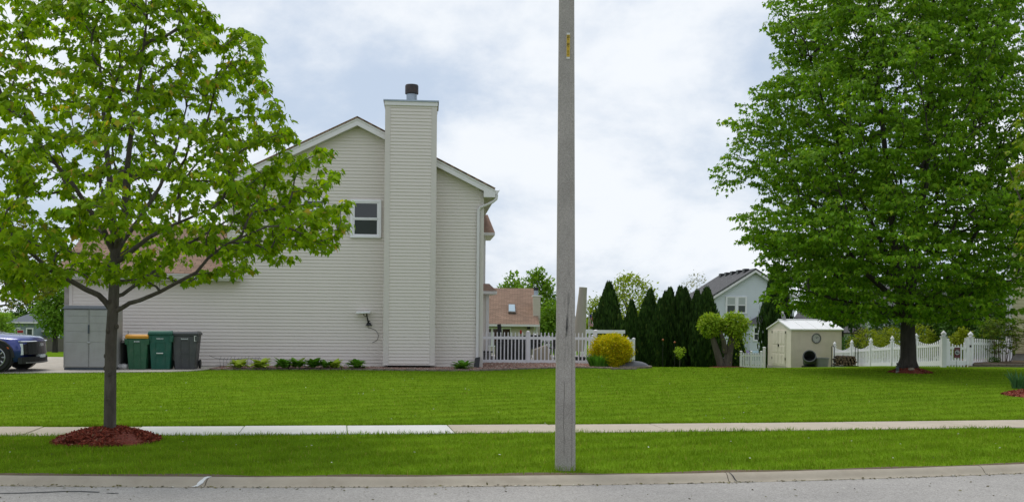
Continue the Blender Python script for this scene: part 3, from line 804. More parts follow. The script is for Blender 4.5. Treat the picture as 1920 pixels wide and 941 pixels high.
def leaf_cloud(name, pos, tip, nrm, size, mat_, parent, tint, T=LEAF_MID, FT=FACE_MID):
    """one leaf per row: position of its stalk end, tip direction, face normal"""
    tip = unit(tip); side = unit(np.cross(tip, nrm)); nn = np.cross(side, tip)
    V = pos[:, None, :] + size[:, None, None] * (T[None, :, 0:1] * side[:, None, :] + T[None, :, 1:2] * tip[:, None, :] + T[None, :, 2:3] * nn[:, None, :])
    n, k = len(pos), len(T)
    Fq = (np.arange(n)[:, None, None] * k + FT[None]).reshape(-1, 3)
    o = np_mesh(name, V.reshape(-1, 3), Fq, mat_, parent, np.repeat(tint, k, axis=0))
    o['kind'] = 'stuff'
    return o
def tints(rng, n, lo=0.75, hi=1.25, new=0.06):
    t = np.zeros((n, 3), np.float32)
    t[:, 0] = rng.random(n); t[:, 1] = rng.uniform(lo, hi, n); t[:, 2] = (rng.random(n) < new) * rng.uniform(0.4, 1, n)
    return t
def resample(pts, step):
    out = [Vector(pts[0])]
    for a, b in zip(pts[:-1], pts[1:]):
        a, b = Vector(a), Vector(b)
        k = max(1, int(round((b - a).length / step)))
        out += [a.lerp(b, (i + 1) / k) for i in range(k)]
    return out
class Skeleton:
    """main stems are given; twigs grow from them towards scattered tip points"""
    def __init__(s, seed):
        s.rng = np.random.default_rng(seed)
        s.P, s.par, s.ln, s.fix, s.stems, s.twigs = [], [], [], [], [], []
    def stem(s, pts, r0, r1, step=0.14, name='limb', wob=0.0):
        pts = resample(pts, step)
        ids = []
        for i, p in enumerate(pts):
            if wob and 0 < i:
                p = p + Vector(s.rng.normal(0, wob, 3))
            t = i / max(1, len(pts) - 1)
            if i == 0 and s.P:
                A = np.array(s.P); par = int(np.argmin(((A - np.array(p)) ** 2).sum(1)))
            else:
                par = ids[-1] if ids else -1
            s.P.append(tuple(p)); s.par.append(par); s.fix.append(r0 + (r1 - r0) * t)
            s.ln.append((s.ln[par] if par >= 0 else 0) + ((Vector(s.P[par]) - p).length if par >= 0 else 0))
            ids.append(len(s.P) - 1)
        s.stems.append((name, ids))
    def grow(s, targets, step=0.14, low=0.3, lift=0.15, bias=0.25, free_z=None, sag=0.0):
        T = np.asarray(targets, float)
        base = np.array(s.P)
        d0 = np.sqrt(((T[:, None] - base[None]) ** 2).sum(2)).min(1)
        cap_n = len(s.P) + len(T) * 60
        A = np.empty((cap_n, 3)); A[:len(base)] = base
        LN = np.empty(cap_n); LN[:len(base)] = s.ln
        for k in np.argsort(d0):
            a = T[k]
            n = len(s.P)
            dd = np.sqrt(((A[:n] - a) ** 2).sum(1))
            c = dd + bias * LN[:n] + np.where(A[:n, 2] > a[2] + 0.1, 0.6 * (A[:n, 2] - a[2]), 0)
            if free_z is not None:
                c = c + np.where(A[:n, 2] < free_z, 50, 0)
            j = int(np.argmin(c))
            p0 = A[j]; L = dd[j]
            kk = max(2, int(L / step))
            pj = s.par[j]
            dirp = unit(A[j] - A[pj]) if pj >= 0 else np.array([0, 0, 1.0])
            ctrl = p0 + 0.35 * L * dirp * 0.6 + (a - p0) * 0.3 + np.array([0, 0, lift * L])
            ids = [j]
            for i in range(1, kk + 1):
                t = i / kk
                q = (1 - t) ** 2 * p0 + 2 * t * (1 - t) * ctrl + t * t * a + s.rng.normal(0, 0.018 * min(1, L), 3) * (t < 1)
                m = len(s.P)
                s.P.append(tuple(q)); s.par.append(ids[-1]); s.fix.append(0)
                A[m] = q; LN[m] = LN[ids[-1]] + L / kk
                s.ln.append(LN[m]); ids.append(m)
            s.twigs.append(ids)
        s.base_n = len(base)
    def build(s, parent, mat_, tip_r=0.0035, expo=0.5, sides=6, stem_sides=12, knots=()):
        n = len(s.P)
        cnt = np.zeros(n)
        for ids in s.twigs:
            cnt[ids[-1]] += 1
        for i in range(n - 1, -1, -1):
            if s.par[i] >= 0:
                cnt[s.par[i]] += cnt[i]
        s.R = [max(s.fix[i], tip_r * max(1, cnt[i]) ** expo) if not s.fix[i] else s.fix[i] for i in range(n)]
        for name, ids in s.stems:
            mb = MB().tube([s.P[i] for i in ids], [s.R[i] for i in ids], stem_sides)
            mb.build(name, mat_, parent, smooth=True)
        mb = MB()
        for ids in s.twigs:
            rr = [s.R[i] for i in ids]
            rr[0] = rr[1] * 1.15
            mb.tube([s.P[i] for i in ids], rr, sides, cap=False)
        if mb.v:
            o = mb.build('branches', mat_, parent, smooth=True); o['kind'] = 'stuff'
    def leaf_sites(s, frac=0.4, per=2, tip=5, back=0.9):
        """stalk positions and outward directions along the outer part of every twig"""
        pos, out = [], []
        for ids in s.twigs:
            L = len(ids)
            start = max(1, int(L * frac)) if L > 6 else 1
            for q in range(start, L):
                p = np.array(s.P[ids[q]]); d = unit(p - np.array(s.P[ids[q - 1]]))
                for _ in range(per if q < L - 1 else tip):
                    pos.append(p + s.rng.normal(0, 0.02, 3)); out.append(d)
        return np.array(pos), np.array(out)
def ellip_profile(prof, rng, n, centre, shell=0.55, lumps=0.16, seed=0.0):
    """points in a crown given as (z, radius) pairs, thinned towards the middle; outline uneven"""
    zs, rs_ = zip(*prof)
    out = []
    vol = np.array(rs_)
    while len(out) < n:
        z_ = rng.uniform(zs[0], zs[-1])
        r_ = np.interp(z_, zs, rs_)
        if rng.random() * vol.max() > r_:
            continue
        th = rng.uniform(0, 2 * np.pi)
        k = 1 + lumps * 2.2 * mnoise.noise(Vector((math.cos(th) * 1.6 + seed, math.sin(th) * 1.6, z_ * 1.1)))
        u = rng.random()
        f = (shell + (1 - shell) * math.sqrt(u)) if rng.random() < 0.72 else math.sqrt(rng.random()) * 0.9
        out.append((centre[0] + r_ * k * f * math.cos(th), centre[1] + r_ * k * f * math.sin(th), centre[2] + z_))
    return np.array(out)
def dress(sk, parent, mat_, size, rng, frac=0.4, per=2, tip=5, T=LEAF_MID, FT=FACE_MID, droop=0.75, spread=0.8, lo=0.75, hi=1.25, new=0.06, stalk=0.06, name='foliage', turn=0.3):
    pos, out = sk.leaf_sites(frac, per, tip)
    n = len(pos)
    side = unit(np.cross(out, np.array([0, 0, 1.0])) + 1e-6)
    ang = rng.uniform(-1.6, 1.6, n)[:, None]
    head = out * np.cos(ang) + side * np.sin(ang)
    head[:, 2] *= 0.4
    tipd = unit(head) * spread + np.array([0, 0, -1.0]) * (droop * rng.uniform(0.3, 1.3, n))[:, None] + rng.normal(0, 0.25, (n, 3))
    pos = pos + unit(head) * (stalk * rng.uniform(0.3, 1.2, n))[:, None] + np.array([0, 0, 0.02])
    nrm = np.array([0, 0, 1.0]) + unit(head) * 0.5 + rng.normal(0, turn, (n, 3))
    return leaf_cloud(name, pos, tipd, nrm, size * rng.uniform(0.65, 1.2, n), mat_, parent, tints(rng, n, lo, hi, new), T, FT)

# --- young maple on the verge
tb = on_ground(206, 826, 0.0)
MS = F_PX / tb.y
maple = thing('maple_tree', 'young maple with bright green drooping leaves in a red mulch ring by the kerb', 'tree', (0, 0, 0))
def mp(px, py, dd=0.0):
    return at(px, py, tb.y + dd)
sk = Skeleton(11)
sk.stem([mp(206, 832), mp(206, 815), mp(206.5, 760), mp(207, 700), mp(208, 640), mp(210.5, 600), mp(213, 565), mp(214.5, 520), mp(216, 480), mp(217, 455)], 0.077, 0.062, 0.1, 'trunk')
sk.stem([mp(212, 585), mp(198, 566, -.03), mp(185, 553, -.08), mp(160, 542, -.16), mp(125, 522, -.28), mp(95, 507, -.4), mp(60, 476, -.5), mp(20, 440, -.6), mp(-35, 400, -.7)], 0.040, 0.013)
sk.stem([mp(213, 585), mp(229, 577, -.05), mp(243, 568, -.12), mp(262, 563, -.2), mp(300, 547, -.35), mp(335, 528, -.5), mp(368, 511, -.65), mp(392, 482, -.8), mp(430, 455, -.95), mp(500, 425, -1.1)], 0.030, 0.010)
sk.stem([mp(216, 556), mp(230, 552, .06), mp(262, 528, .2), mp(290, 508, .35), mp(312, 484, .5), mp(345, 462, .65), mp(400, 430, .8), mp(480, 380, 1.0)], 0.026, 0.009)
sk.stem([mp(217, 490), mp(228, 486, -.06), mp(250, 468, -.2), mp(278, 446, -.4), mp(320, 424, -.6), mp(400, 390, -.8)], 0.038, 0.01)
sk.stem([mp(217, 460), mp(213, 430, .02), mp(211, 390, .05), mp(205, 330, .1), mp(198, 260, .2), mp(190, 160, .25), mp(180, 40, .3)], 0.05, 0.012)
sk.stem([mp(217, 462), mp(226, 440, -.1), mp(233, 400, -.2), mp(236, 340, -.3), mp(246, 250, -.35), mp(262, 150, -.4), mp(275, 40, -.4)], 0.046, 0.012)
sk.stem([mp(216, 470), mp(203, 452, -.1), mp(192, 425, -.25), mp(165, 390, -.4), mp(140, 350, -.6), mp(90, 290, -.8), mp(40, 220, -.9)], 0.04, 0.011)
sk.stem([mp(216, 480), mp(208, 465, .15), mp(195, 440, .4), mp(170, 410, .8), mp(130, 360, 1.2), mp(90, 280, 1.6)], 0.036, 0.01)
sk.stem([mp(217, 475), mp(232, 450, .2), mp(262, 410, .5), mp(300, 350, .9), mp(330, 280, 1.3), mp(350, 200, 1.5)], 0.036, 0.01)
sk.stem([mp(217, 465), mp(222, 445, -.3), mp(230, 415, -.7), mp(240, 380, -1.1), mp(245, 330, -1.5)], 0.034, 0.01)
rngm = np.random.default_rng(21)
prof = [(2.0, 0.9), (2.25, 1.9), (2.5, 2.45), (2.75, 2.75), (3.0, 2.8), (3.35, 2.6), (3.6, 2.45), (3.9, 2.1), (4.4, 1.85), (4.9, 1.8), (5.2, 1.55), (5.6, 1.15), (6.1, 0.75), (6.6, 0.2)]
tg = ellip_profile(prof, rngm, 1050, (tb.x, tb.y, 0), 0.5, 0.12, 3.3)
spur = []
for q in ((640, 385), (625, 335), (605, 292), (640, 420), (610, 455), (585, 400), (590, 350), (560, 310), (540, 250), (510, 215), (488, 165), (486, 115), (470, 88), (445, 62), (520, 440), (540, 380), (30, 480), (60, 540), (15, 520), (40, 500), (80, 520), (25, 545), (95, 480), (55, 455), (10, 480), (620, 400), (600, 430), (570, 440)):
    for _ in range(4):
        spur.append(tuple(at(q[0] + rngm.normal(0, 9), q[1] + rngm.normal(0, 9), tb.y + rngm.normal(-0.2, 0.5))))
tg = np.concatenate([tg, np.array(spur)])
sk.grow(tg, 0.12, bias=0.22, lift=0.05, free_z=1.9)
sk.build(maple, M_BARK, 0.0032, 0.52, 5, 14)
M_LEAF_A = leaf_mat('maple_leaf_spring', (0.155, 0.300, 0.006), (0.330, 0.460, 0.010), (0.55, 0.36, 0.06), 0.52)
dress(sk, maple, M_LEAF_A, 0.088, rngm, 0.3, 7, 13, LEAF_FULL, FACE_FULL, droop=1.2, lo=0.6, hi=1.3, new=0.03, stalk=0.09)
# branch scars low on the trunk
scar = MB()
for px_, py_, sd in ((207, 747, .02), (203, 645, -.06), (222, 612, .05), (200, 667, -.08), (199, 690, -.085), (209, 700, .0), (206, 620, 0.0), (210, 565, .0), (215, 521, .0)):
    c = mp(px_, py_); c.y -= 0.072
    scar.ball((c.x, c.y + abs(sd) * 0.5, c.z), (0.026, 0.014, 0.034), 10)
scar.build('branch_scars', mat('scar_bark', (0.09, 0.075, 0.06), 0.95, 0.4, 30, bump=1.0, bscale=80), maple, smooth=True)

def mulch(name, label, x, y, r, h, seed, c=(0.205, 0.047, 0.030), chips=5200, cat='mulch'):
    root = thing(name, label, cat, (x, y, ground_z(x, y)))
    m_ = mat('red_mulch', c, 0.95, 0.45, 30, bump=1.0, bscale=60)
    rng = np.random.default_rng(seed)
    V, Fc = [], []
    nr, na = 10, 48
    def hz(rr, th):
        return h * (1 - rr ** 1.7) ** 0.9 * (1 + 0.12 * mnoise.noise(Vector((rr * 3 * math.cos(th), rr * 3 * math.sin(th), seed))))
    for i in range(nr + 1):
        rr = i / nr
        for k in range(na):
            th = 2 * math.pi * k / na
            edge = r * (1 + 0.05 * math.sin(3 * th + seed) + 0.03 * math.sin(7 * th))
            V.append((edge * rr * math.cos(th), edge * rr * math.sin(th), hz(rr, th) + (0.01 if i < nr else -0.02)))
    for i in range(nr):
        for k in range(na):
            Fc.append((i * na + k, (i + 1) * na + k, (i + 1) * na + (k + 1) % na, i * na + (k + 1) % na))
    MB().add(V, Fc).build('mound', m_, root, smooth=True)
    n = chips
    rr = np.sqrt(rng.random(n)) * 1.0; th = rng.uniform(0, 2 * np.pi, n)
    pos = np.stack([r * rr * np.cos(th), r * rr * np.sin(th), np.array([hz(min(a, 0.999), b) for a, b in zip(rr, th)]) + 0.008], 1)
    tip = rng.normal(0, 1, (n, 3)); tip[:, 2] *= 0.45
    nrm = rng.normal(0, 0.6, (n, 3)) + np.array([0, 0, 1.0])
    mc = leaf_mat('mulch_chip', (c[0] * 0.6, c[1] * 0.6, c[2] * 0.6), (c[0] * 1.5, c[1] * 1.5, c[2] * 1.4), (0.34, 0.2, 0.12), 0.02, 0.9)
    T = np.array([(-.16, -.5, 0), (.14, -.5, 0), (.18, .5, .03), (-.12, .45, .0)])
    leaf_cloud('wood_chips', pos, tip, nrm, rng.uniform(0.025, 0.075, n), mc, root, tints(rng, n, 0.6, 1.4, 0.05), T, np.array([(0, 1, 2), (0, 2, 3)]))
    MULCH.append((x, y, r * 0.97))
    return root
mulch('mulch_mound', 'red wood mulch mounded round the young maple by the kerb', tb.x - 0.03, tb.y, 0.66, 0.17, 4)

# --- big maple in the side yard
bb = Vector((col_at(1703, 31.4), 31.4, 0.0))
big = thing('maple_tree', 'large dense green maple with dark trunk in front of the white picket fence', 'tree', (0, 0, 0))
def bp_(px, py, dd=0.0):
    return at(px, py, bb.y + dd)
sk = Skeleton(31)
sk.stem([bp_(1703, 699), bp_(1703, 690), bp_(1703, 675), bp_(1702.5, 640), bp_(1702, 605), bp_(1702, 575)], 0.26, 0.20, 0.15, 'trunk')
sk.stem([bp_(1702, 580), bp_(1708, 545, .1), bp_(1716, 500, .2), bp_(1722, 440, .3), bp_(1732, 350, .5), bp_(1740, 240, .6), bp_(1748, 120, .6), bp_(1750, 0, .6), bp_(1745, -110, .5)], 0.15, 0.03)
sk.stem([bp_(1702, 585), bp_(1694, 555, -.1), bp_(1685, 520, -.3), bp_(1676, 450, -.5), bp_(1668, 360, -.7), bp_(1655, 240, -.9), bp_(1640, 100, -1.0), bp_(1625, -20, -1.0)], 0.13, 0.025)
sk.stem([bp_(1701, 590), bp_(1685, 568, .1), bp_(1655, 540, .3), bp_(1610, 500, .5), bp_(1570, 440, .6), bp_(1525, 385, .7), bp_(1470, 330, .8), bp_(1430, 285, .8), bp_(1390, 250, .8)], 0.10, 0.015)
sk.stem([bp_(1703, 590), bp_(1722, 570, .2), bp_(1760, 540, .6), bp_(1800, 490, 1.0), bp_(1840, 420, 1.3), bp_(1880, 330, 1.6), bp_(1910, 230, 1.8)], 0.10, 0.02)
sk.stem([bp_(1703, 575), bp_(1706, 530, .6), bp_(1700, 460, 1.4), bp_(1690, 360, 2.2), bp_(1685, 240, 2.6)], 0.10, 0.02)
sk.stem([bp_(1702, 590), bp_(1696, 560, -.6), bp_(1705, 520, -1.4), bp_(1720, 450, -2.2), bp_(1735, 360, -2.8)], 0.09, 0.02)
sk.stem([bp_(1700, 560), bp_(1672, 520, -.6), bp_(1630, 470, -1.4), bp_(1590, 400, -2.0), bp_(1560, 320, -2.3)], 0.08, 0.02)
sk.stem([bp_(1701, 592), bp_(1670, 580, -.5), bp_(1620, 572, -1.0), bp_(1560, 560, -1.3), bp_(1500, 540, -1.4)], 0.07, 0.015)
sk.stem([bp_(1685, 520, -.3), bp_(1640, 430, -.1), bp_(1590, 320, .1), bp_(1545, 200, .1), bp_(1510, 80, .1)], 0.07, 0.02)
sk.stem([bp_(1720, 470, .3), bp_(1780, 380, -.2), bp_(1820, 260, -.6), bp_(1845, 120, -.8), bp_(1855, 0, -.8)], 0.07, 0.02)
rngb = np.random.default_rng(41)
profb = [(1.55, 2.4), (1.9, 3.3), (2.6, 3.75), (3.4, 4.1), (4.6, 4.3), (6.1, 4.4), (7.6, 4.1), (9.1, 3.75), (10.8, 3.45), (11.8, 3.2), (13.2, 2.5), (14.4, 1.2), (15.0, 0.3)]
tg = ellip_profile(profb, rngb, 3300, (bb.x - 0.15, bb.y, 0), 0.45, 0.26, 9.1)
spur = []
for pts in (((1350, 318), (1372, 300), (1395, 335), (1420, 320), (1360, 345)), ((1375, 232), (1400, 250), (1440, 285), (1412, 225), (1385, 275)), ((1420, 180), (1450, 210), (1470, 180)),
            ((1400, 420), (1425, 440), (1410, 455), (1450, 470)), ((1462, 560), (1480, 575), (1520, 585), (1470, 530)), ((1462, 20), (1475, 60), (1468, 110), (1455, 5), (1490, 40))):
    for q in pts:
        for _ in range(3):
            spur.append(tuple(at(q[0] + rngb.normal(0, 7), q[1] + rngb.normal(0, 7), bb.y + rngb.normal(0.3, 0.5))))
# outer shoots sweeping up and out give the crown its fingered outline
for _ in range(120):
    z_ = rngb.uniform(2.5, 13.0); r_ = np.interp(z_, [p_[0] for p_ in profb], [p_[1] for p_ in profb]); th = rngb.uniform(0, 2 * np.pi)
    dr = np.array([math.cos(th) * 0.75, math.sin(th) * 0.75, 0.55 + 0.05 * z_]); dr = dr / np.linalg.norm(dr)
    p0 = np.array([bb.x - 0.15 + r_ * 0.9 * math.cos(th), bb.y + r_ * 0.9 * math.sin(th), z_])
    for k_ in range(rngb.integers(3, 7)):
        spur.append(tuple(p0 + dr * (0.28 * k_) + rngb.normal(0, 0.05, 3)))
sk.grow(np.concatenate([tg, np.array(spur)]), 0.26, bias=0.2, lift=0.3, free_z=1.5)
sk.build(big, M_BARK_D, 0.006, 0.5, 4, 14)
M_LEAF_B = leaf_mat('maple_leaf_deep', (0.115, 0.255, 0.012), (0.215, 0.375, 0.020), (0.36, 0.46, 0.03), 0.48)
dress(sk, big, M_LEAF_B, 0.130, rngb, 0.2, 14, 22, LEAF_MID, FACE_MID, droop=1.2, spread=0.85, lo=0.65, hi=1.3, new=0.05, stalk=0.3, turn=0.85)
# roots flare
fl = MB()
for k in range(7):
    th = k * 0.9 + 0.3
    fl.tube([(bb.x + 0.15 * math.cos(th), bb.y + 0.15 * math.sin(th), 0.42), (bb.x + 0.24 * math.cos(th), bb.y + 0.24 * math.sin(th), 0.2), (bb.x + 0.36 * math.cos(th), bb.y + 0.36 * math.sin(th), 0.05)], [0.09, 0.08, 0.04], 8)
fl.build('root_flare', M_BARK_D, big, smooth=True)
mulch('mulch_mound', 'dark red mulch bed round the trunk of the large maple', bb.x - 0.0, bb.y - 0.2, 0.66, 0.14, 7, chips=2200)

# --- young maple beyond the right edge: mulch and a few leaves reach into the picture
rb = on_ground(1972, 742, 0.0)
rmap = thing('maple_tree', 'young yellow-green maple reaching in from the right edge', 'tree', (0, 0, 0))
sk = Skeleton(51)
rt = lambda x, z_, y=0.0: Vector((rb.x + x, rb.y + y, z_))
sk.stem([rt(0, -.05), rt(0, 1), rt(.02, 2), rt(.02, 2.8)], 0.07, 0.05, 0.2, 'trunk')
sk.stem([rt(.02, 2.7), rt(0, 3.6), rt(-.05, 5), rt(-.05, 6.2)], 0.05, 0.012)
sk.stem([rt(.02, 2.5), rt(-.3, 3.2), rt(-.7, 4.2), rt(-1.0, 5.0)], 0.035, 0.012)
sk.stem([rt(.02, 2.5), rt(.4, 3.2), rt(.8, 4.0), rt(1.1, 5.0)], 0.035, 0.012)
rngr = np.random.default_rng(61)
tg = ellip_profile([(2.6, .45), (3.2, .7), (4.4, .95), (5.2, 1.0), (5.8, .9), (6.5, .6), (7.0, .15)], rngr, 150, (rb.x, rb.y, 0), 0.5, 0.2, 2.2)
sk.grow(tg, 0.14, bias=0.22, lift=0.05, free_z=2.3)
sk.build(rmap, M_BARK, 0.0035, 0.52, 5, 10)
M_LEAF_R = leaf_mat('maple_leaf_yellowgreen', (0.16, 0.27, 0.014), (0.26, 0.33, 0.02), (0.42, 0.28, 0.05), 0.45)
dress(sk, rmap, M_LEAF_R, 0.13, rngr, 0.35, 2, 6, LEAF_FULL, FACE_FULL, droop=0.9, new=0.08)
mulch('mulch_mound', 'bright red mulch bed at the right edge of the lawn', rb.x, rb.y, 1.0, 0.16, 9, chips=3500, c=(0.2, 0.05, 0.03))

# --- scatter of leaves for shrubs and far trees
def blob_tree(name, label, cat, x, y, z0, prof, n, size, m_, seed, bark=M_BARK_D, trunk=None, group=None, lumps=0.25, T=LEAF_OVAL, FT=FACE_OVAL, clump=9, clump_r=0.3, droop=0.3, lo=0.7, hi=1.3, new=0.04, shell=0.5, limbs=7):
    root = thing(name, label, cat, (x, y, z0), 0, group)
    rng = np.random.default_rng(seed)
    top = prof[-1][0]
    if trunk:
        r0, zt = trunk
        MB().tube([(0, 0, -0.1), (0.02, 0, zt * 0.5), (0, 0.02, zt), (0.05, 0, top * 0.75)], [r0, r0 * 0.8, r0 * 0.65, r0 * 0.15], 9).build('trunk', bark, root, smooth=True)
        br = MB()
        for k in range(limbs):
            th = k * 2.4 + seed
            zz_ = zt + (top * 0.6 - zt) * k / limbs
            rr = np.interp(zz_ + 0.2 * top, [p[0] for p in prof], [p[1] for p in prof]) * 0.8
            br.tube([(0, 0, zz_), (rr * .45 * math.cos(th), rr * .45 * math.sin(th), zz_ + 0.13 * top), (rr * math.cos(th), rr * math.sin(th), zz_ + 0.24 * top)], [r0 * 0.4, r0 * 0.25, r0 * 0.06], 6)
        if br.v:
            b_ = br.build('branches', bark, root, smooth=True); b_['kind'] = 'stuff'
    cl = ellip_profile(prof, rng, max(4, n // clump), (0, 0, 0), shell, lumps, seed * 1.7)
    pos = np.repeat(cl, clump, axis=0) + rng.normal(0, clump_r, (len(cl) * clump, 3)) * np.array([1, 1, 0.7])
    k = len(pos)
    c0 = np.array([0, 0, 0.5 * (prof[0][0] + top)])
    outd = unit(pos - c0)
    tip = outd + rng.normal(0, 0.6, (k, 3)) + np.array([0, 0, -droop])
    nrm = outd * 0.6 + np.array([0, 0, 0.8]) + rng.normal(0, 0.4, (k, 3))
    t = tints(rng, k, lo, hi, new)
    t[:, 0] = np.clip(np.repeat(rng.random(len(cl)), clump) * 0.7 + t[:, 0] * 0.3, 0, 1)
    leaf_cloud('crown' if trunk else 'foliage', pos, tip, nrm, size * rng.uniform(0.6, 1.3, k), m_, root, t, T, FT)
    return root
def gz(x, y):
    return ground_z(x, y)

# ------------------------------------------------------------------ street light pole
POLE = on_ground(1059.6, 879.5, 0.0)
def pole_mat():
    m, t, b = nodes_of('weathered_pole_concrete')
    N, L = t.nodes.new, t.links.new
    co = N('ShaderNodeTexCoord')
    v = N('ShaderNodeTexVoronoi'); v.inputs['Scale'].default_value = 190; L(co.outputs['Object'], v.inputs['Vector'])
    vs = N('ShaderNodeSeparateColor'); L(v.outputs['Color'], vs.inputs[0])
    a = N('ShaderNodeTexNoise'); a.inputs['Scale'].default_value = 2.2; a.inputs['Detail'].default_value = 8; L(co.outputs['Object'], a.inputs['Vector'])
    r = N('ShaderNodeMapRange'); r.inputs[3].default_value = 0.74; r.inputs[4].default_value = 1.24; L(vs.outputs[0], r.inputs[0])
    r2 = N('ShaderNodeMapRange'); r2.inputs[1].default_value = 0.3; r2.inputs[2].default_value = 0.7; r2.inputs[3].default_value = 0.85; r2.inputs[4].default_value = 1.12; L(a.outputs['Fac'], r2.inputs[0])
    p = N('ShaderNodeMath'); p.operation = 'MULTIPLY'; L(r.outputs[0], p.inputs[0]); L(r2.outputs[0], p.inputs[1])
    sc = N('ShaderNodeVectorMath'); sc.operation = 'SCALE'; sc.inputs[0].default_value = (0.35, 0.325, 0.29); L(p.outputs[0], sc.inputs['Scale'])
    # soot-dark weeping stain down the middle of the street face, between about 1 m and 2.2 m up
    sx = N('ShaderNodeSeparateXYZ'); L(co.outputs['Object'], sx.inputs[0])
    mp_ = N('ShaderNodeMapping'); mp_.inputs['Scale'].default_value = (34, 34, 5.5); L(co.outputs['Object'], mp_.inputs['Vector'])
    sn = N('ShaderNodeTexNoise'); sn.inputs['Scale'].default_value = 1.0; sn.inputs['Detail'].default_value = 6; L(mp_.outputs[0], sn.inputs['Vector'])
    ax = N('ShaderNodeMath'); ax.operation = 'ABSOLUTE'; L(sx.outputs['X'], ax.inputs[0])
    m1 = N('ShaderNodeMapRange'); m1.inputs[1].default_value = 0.045; m1.inputs[2].default_value = 0.005; L(ax.outputs[0], m1.inputs[0])
    zc_ = N('ShaderNodeMath'); zc_.operation = 'SUBTRACT'; zc_.inputs[1].default_value = 1.62; L(sx.outputs['Z'], zc_.inputs[0])
    za_ = N('ShaderNodeMath'); za_.operation = 'ABSOLUTE'; L(zc_.outputs[0], za_.inputs[0])
    m2 = N('ShaderNodeMapRange'); m2.inputs[1].default_value = 0.62; m2.inputs[2].default_value = 0.1; L(za_.outputs[0], m2.inputs[0])
    k = N('ShaderNodeMath'); k.operation = 'MULTIPLY'; L(m1.outputs[0], k.inputs[0]); L(m2.outputs[0], k.inputs[1])
    th = N('ShaderNodeMapRange'); th.inputs[1].default_value = 0.47; th.inputs[2].default_value = 0.66; L(sn.outputs['Fac'], th.inputs[0])
    k2 = N('ShaderNodeMath'); k2.operation = 'MULTIPLY'; L(k.outputs[0], k2.inputs[0]); L(th.outputs[0], k2.inputs[1])
    mx = N('ShaderNodeMixRGB'); mx.inputs[2].default_value = (0.03, 0.03, 0.028, 1); L(k2.outputs[0], mx.inputs[0]); L(sc.outputs[0], mx.inputs[1])
    L(mx.outputs[0], b.inputs['Base Color']); b.inputs['Roughness'].default_value = 0.92
    bp = N('ShaderNodeBump'); bp.inputs['Strength'].default_value = 0.5; bp.inputs['Distance'].default_value = 0.004; L(vs.outputs[1], bp.inputs['Height']); L(bp.outputs[0], b.inputs['Normal'])
    return m
M_POLE = pole_mat()
pole = thing('lamp_post', 'tall square concrete street light pole at the kerb', 'pole', (POLE.x, POLE.y, 0))
PT = at(1062.2, 0, POLE.y)
def pole_c(z):
    return (PT.x - POLE.x) * z / PT.z
def pole_w(z):
    return 0.2125 + (0.161 - 0.2125) * z / PT.z
secs = [-0.15, 0, 1, 2, 3, 4, 5, 6.5, 8.6]
V, Fc = [], []
for z in secs:
    h_, c = pole_w(z) / 2, 0.024
    x0 = pole_c(z)
    for q in ((-h_ + c, -h_), (h_ - c, -h_), (h_, -h_ + c), (h_, h_ - c), (h_ - c, h_), (-h_ + c, h_), (-h_, h_ - c), (-h_, -h_ + c)):
        V.append((x0 + q[0], q[1], z))
for i in range(len(secs) - 1):
    for k in range(8):
        Fc.append((i * 8 + k, i * 8 + (k + 1) % 8, (i + 1) * 8 + (k + 1) % 8, (i + 1) * 8 + k))
Fc.append(tuple(range((len(secs) - 1) * 8, len(secs) * 8)))
MB().add(V, Fc).build('shaft', M_POLE, pole)
M_CRK = mat('pole_crack', (0.10, 0.09, 0.08), 0.95, 0.2)
def pole_line(x0, z0, z1, amp, w, seed):
    rr = random.Random(seed)
    P = []
    k = int((z1 - z0) / 0.05)
    x_ = x0
    for i in range(k + 1):
        z_ = z0 + (z1 - z0) * i / k
        x_ += rr.uniform(-1, 1) * amp + (x0 - x_) * 0.05
        P.append((pole_c(z_) + x_, z_))
    V = []
    for i, (x_, z_) in enumerate(P):
        ww = w * (0.4 + 0.6 * rr.random())
        V += [(x_ - ww / 2, -pole_w(z_) / 2 - 0.0015, z_), (x_ + ww / 2, -pole_w(z_) / 2 - 0.0015, z_)]
    MB().add(V, [(2 * i, 2 * i + 1, 2 * i + 3, 2 * i + 2) for i in range(k)]).build('hairline_crack', M_CRK, pole)
pole_line(-0.016, 0.16, 0.95, 0.004, 0.005, 3)
pole_line(0.062, 0.05, 1.7, 0.0012, 0.004, 5)
# yellow number tag
tz1, tz0 = at(1065, 61.5, POLE.y - 0.1).z, at(1065, 110.5, POLE.y - 0.1).z
tx = at(1065.5, 86, POLE.y - 0.1).x - POLE.x
ty = -pole_w(tz0) / 2
tg_ = MB().box(tx - 0.0195, tx + 0.0195, ty - 0.006, ty + 0.0, tz0, tz1).build('tag_plate', mat('tag_white', (0.6, 0.6, 0.55), 0.5, 0.05), pole, bevel=0.003)
MB().box(tx - 0.0175, tx + 0.0175, ty - 0.009, ty - 0.0062, tz0 + 0.022, tz1 - 0.022).build('tag_face', mat('tag_yellow', (0.50, 0.33, 0.02), 0.5, 0.1), tg_)
ink = MB()
H_ = tz1 - tz0
def glyph(zc_, w, h, k):
    # dark upright characters set one above another, too worn to read
    pats = [((-1, -1, 0.3, 2), (-1, 0.6, 2, 0.4), (-1, -1, 2, 0.4), (0.7, -1, 0.3, 2)), ((-0.2, -1, 0.45, 2), (-0.8, 0.5, 0.8, 0.35)), ((-1, -0.2, 2, 0.4), (-1, -1, 0.3, 2), (0.7, -0.2, 0.3, 1.2), (-1, 0.6, 2, 0.4))]
    for a in pats[k % 3]:
        ink.box(tx + a[0] * w / 2, tx + (a[0] + a[2]) * w / 2, ty - 0.0108, ty - 0.0092, zc_ + a[1] * h / 2, zc_ + (a[1] + a[3]) * h / 2)
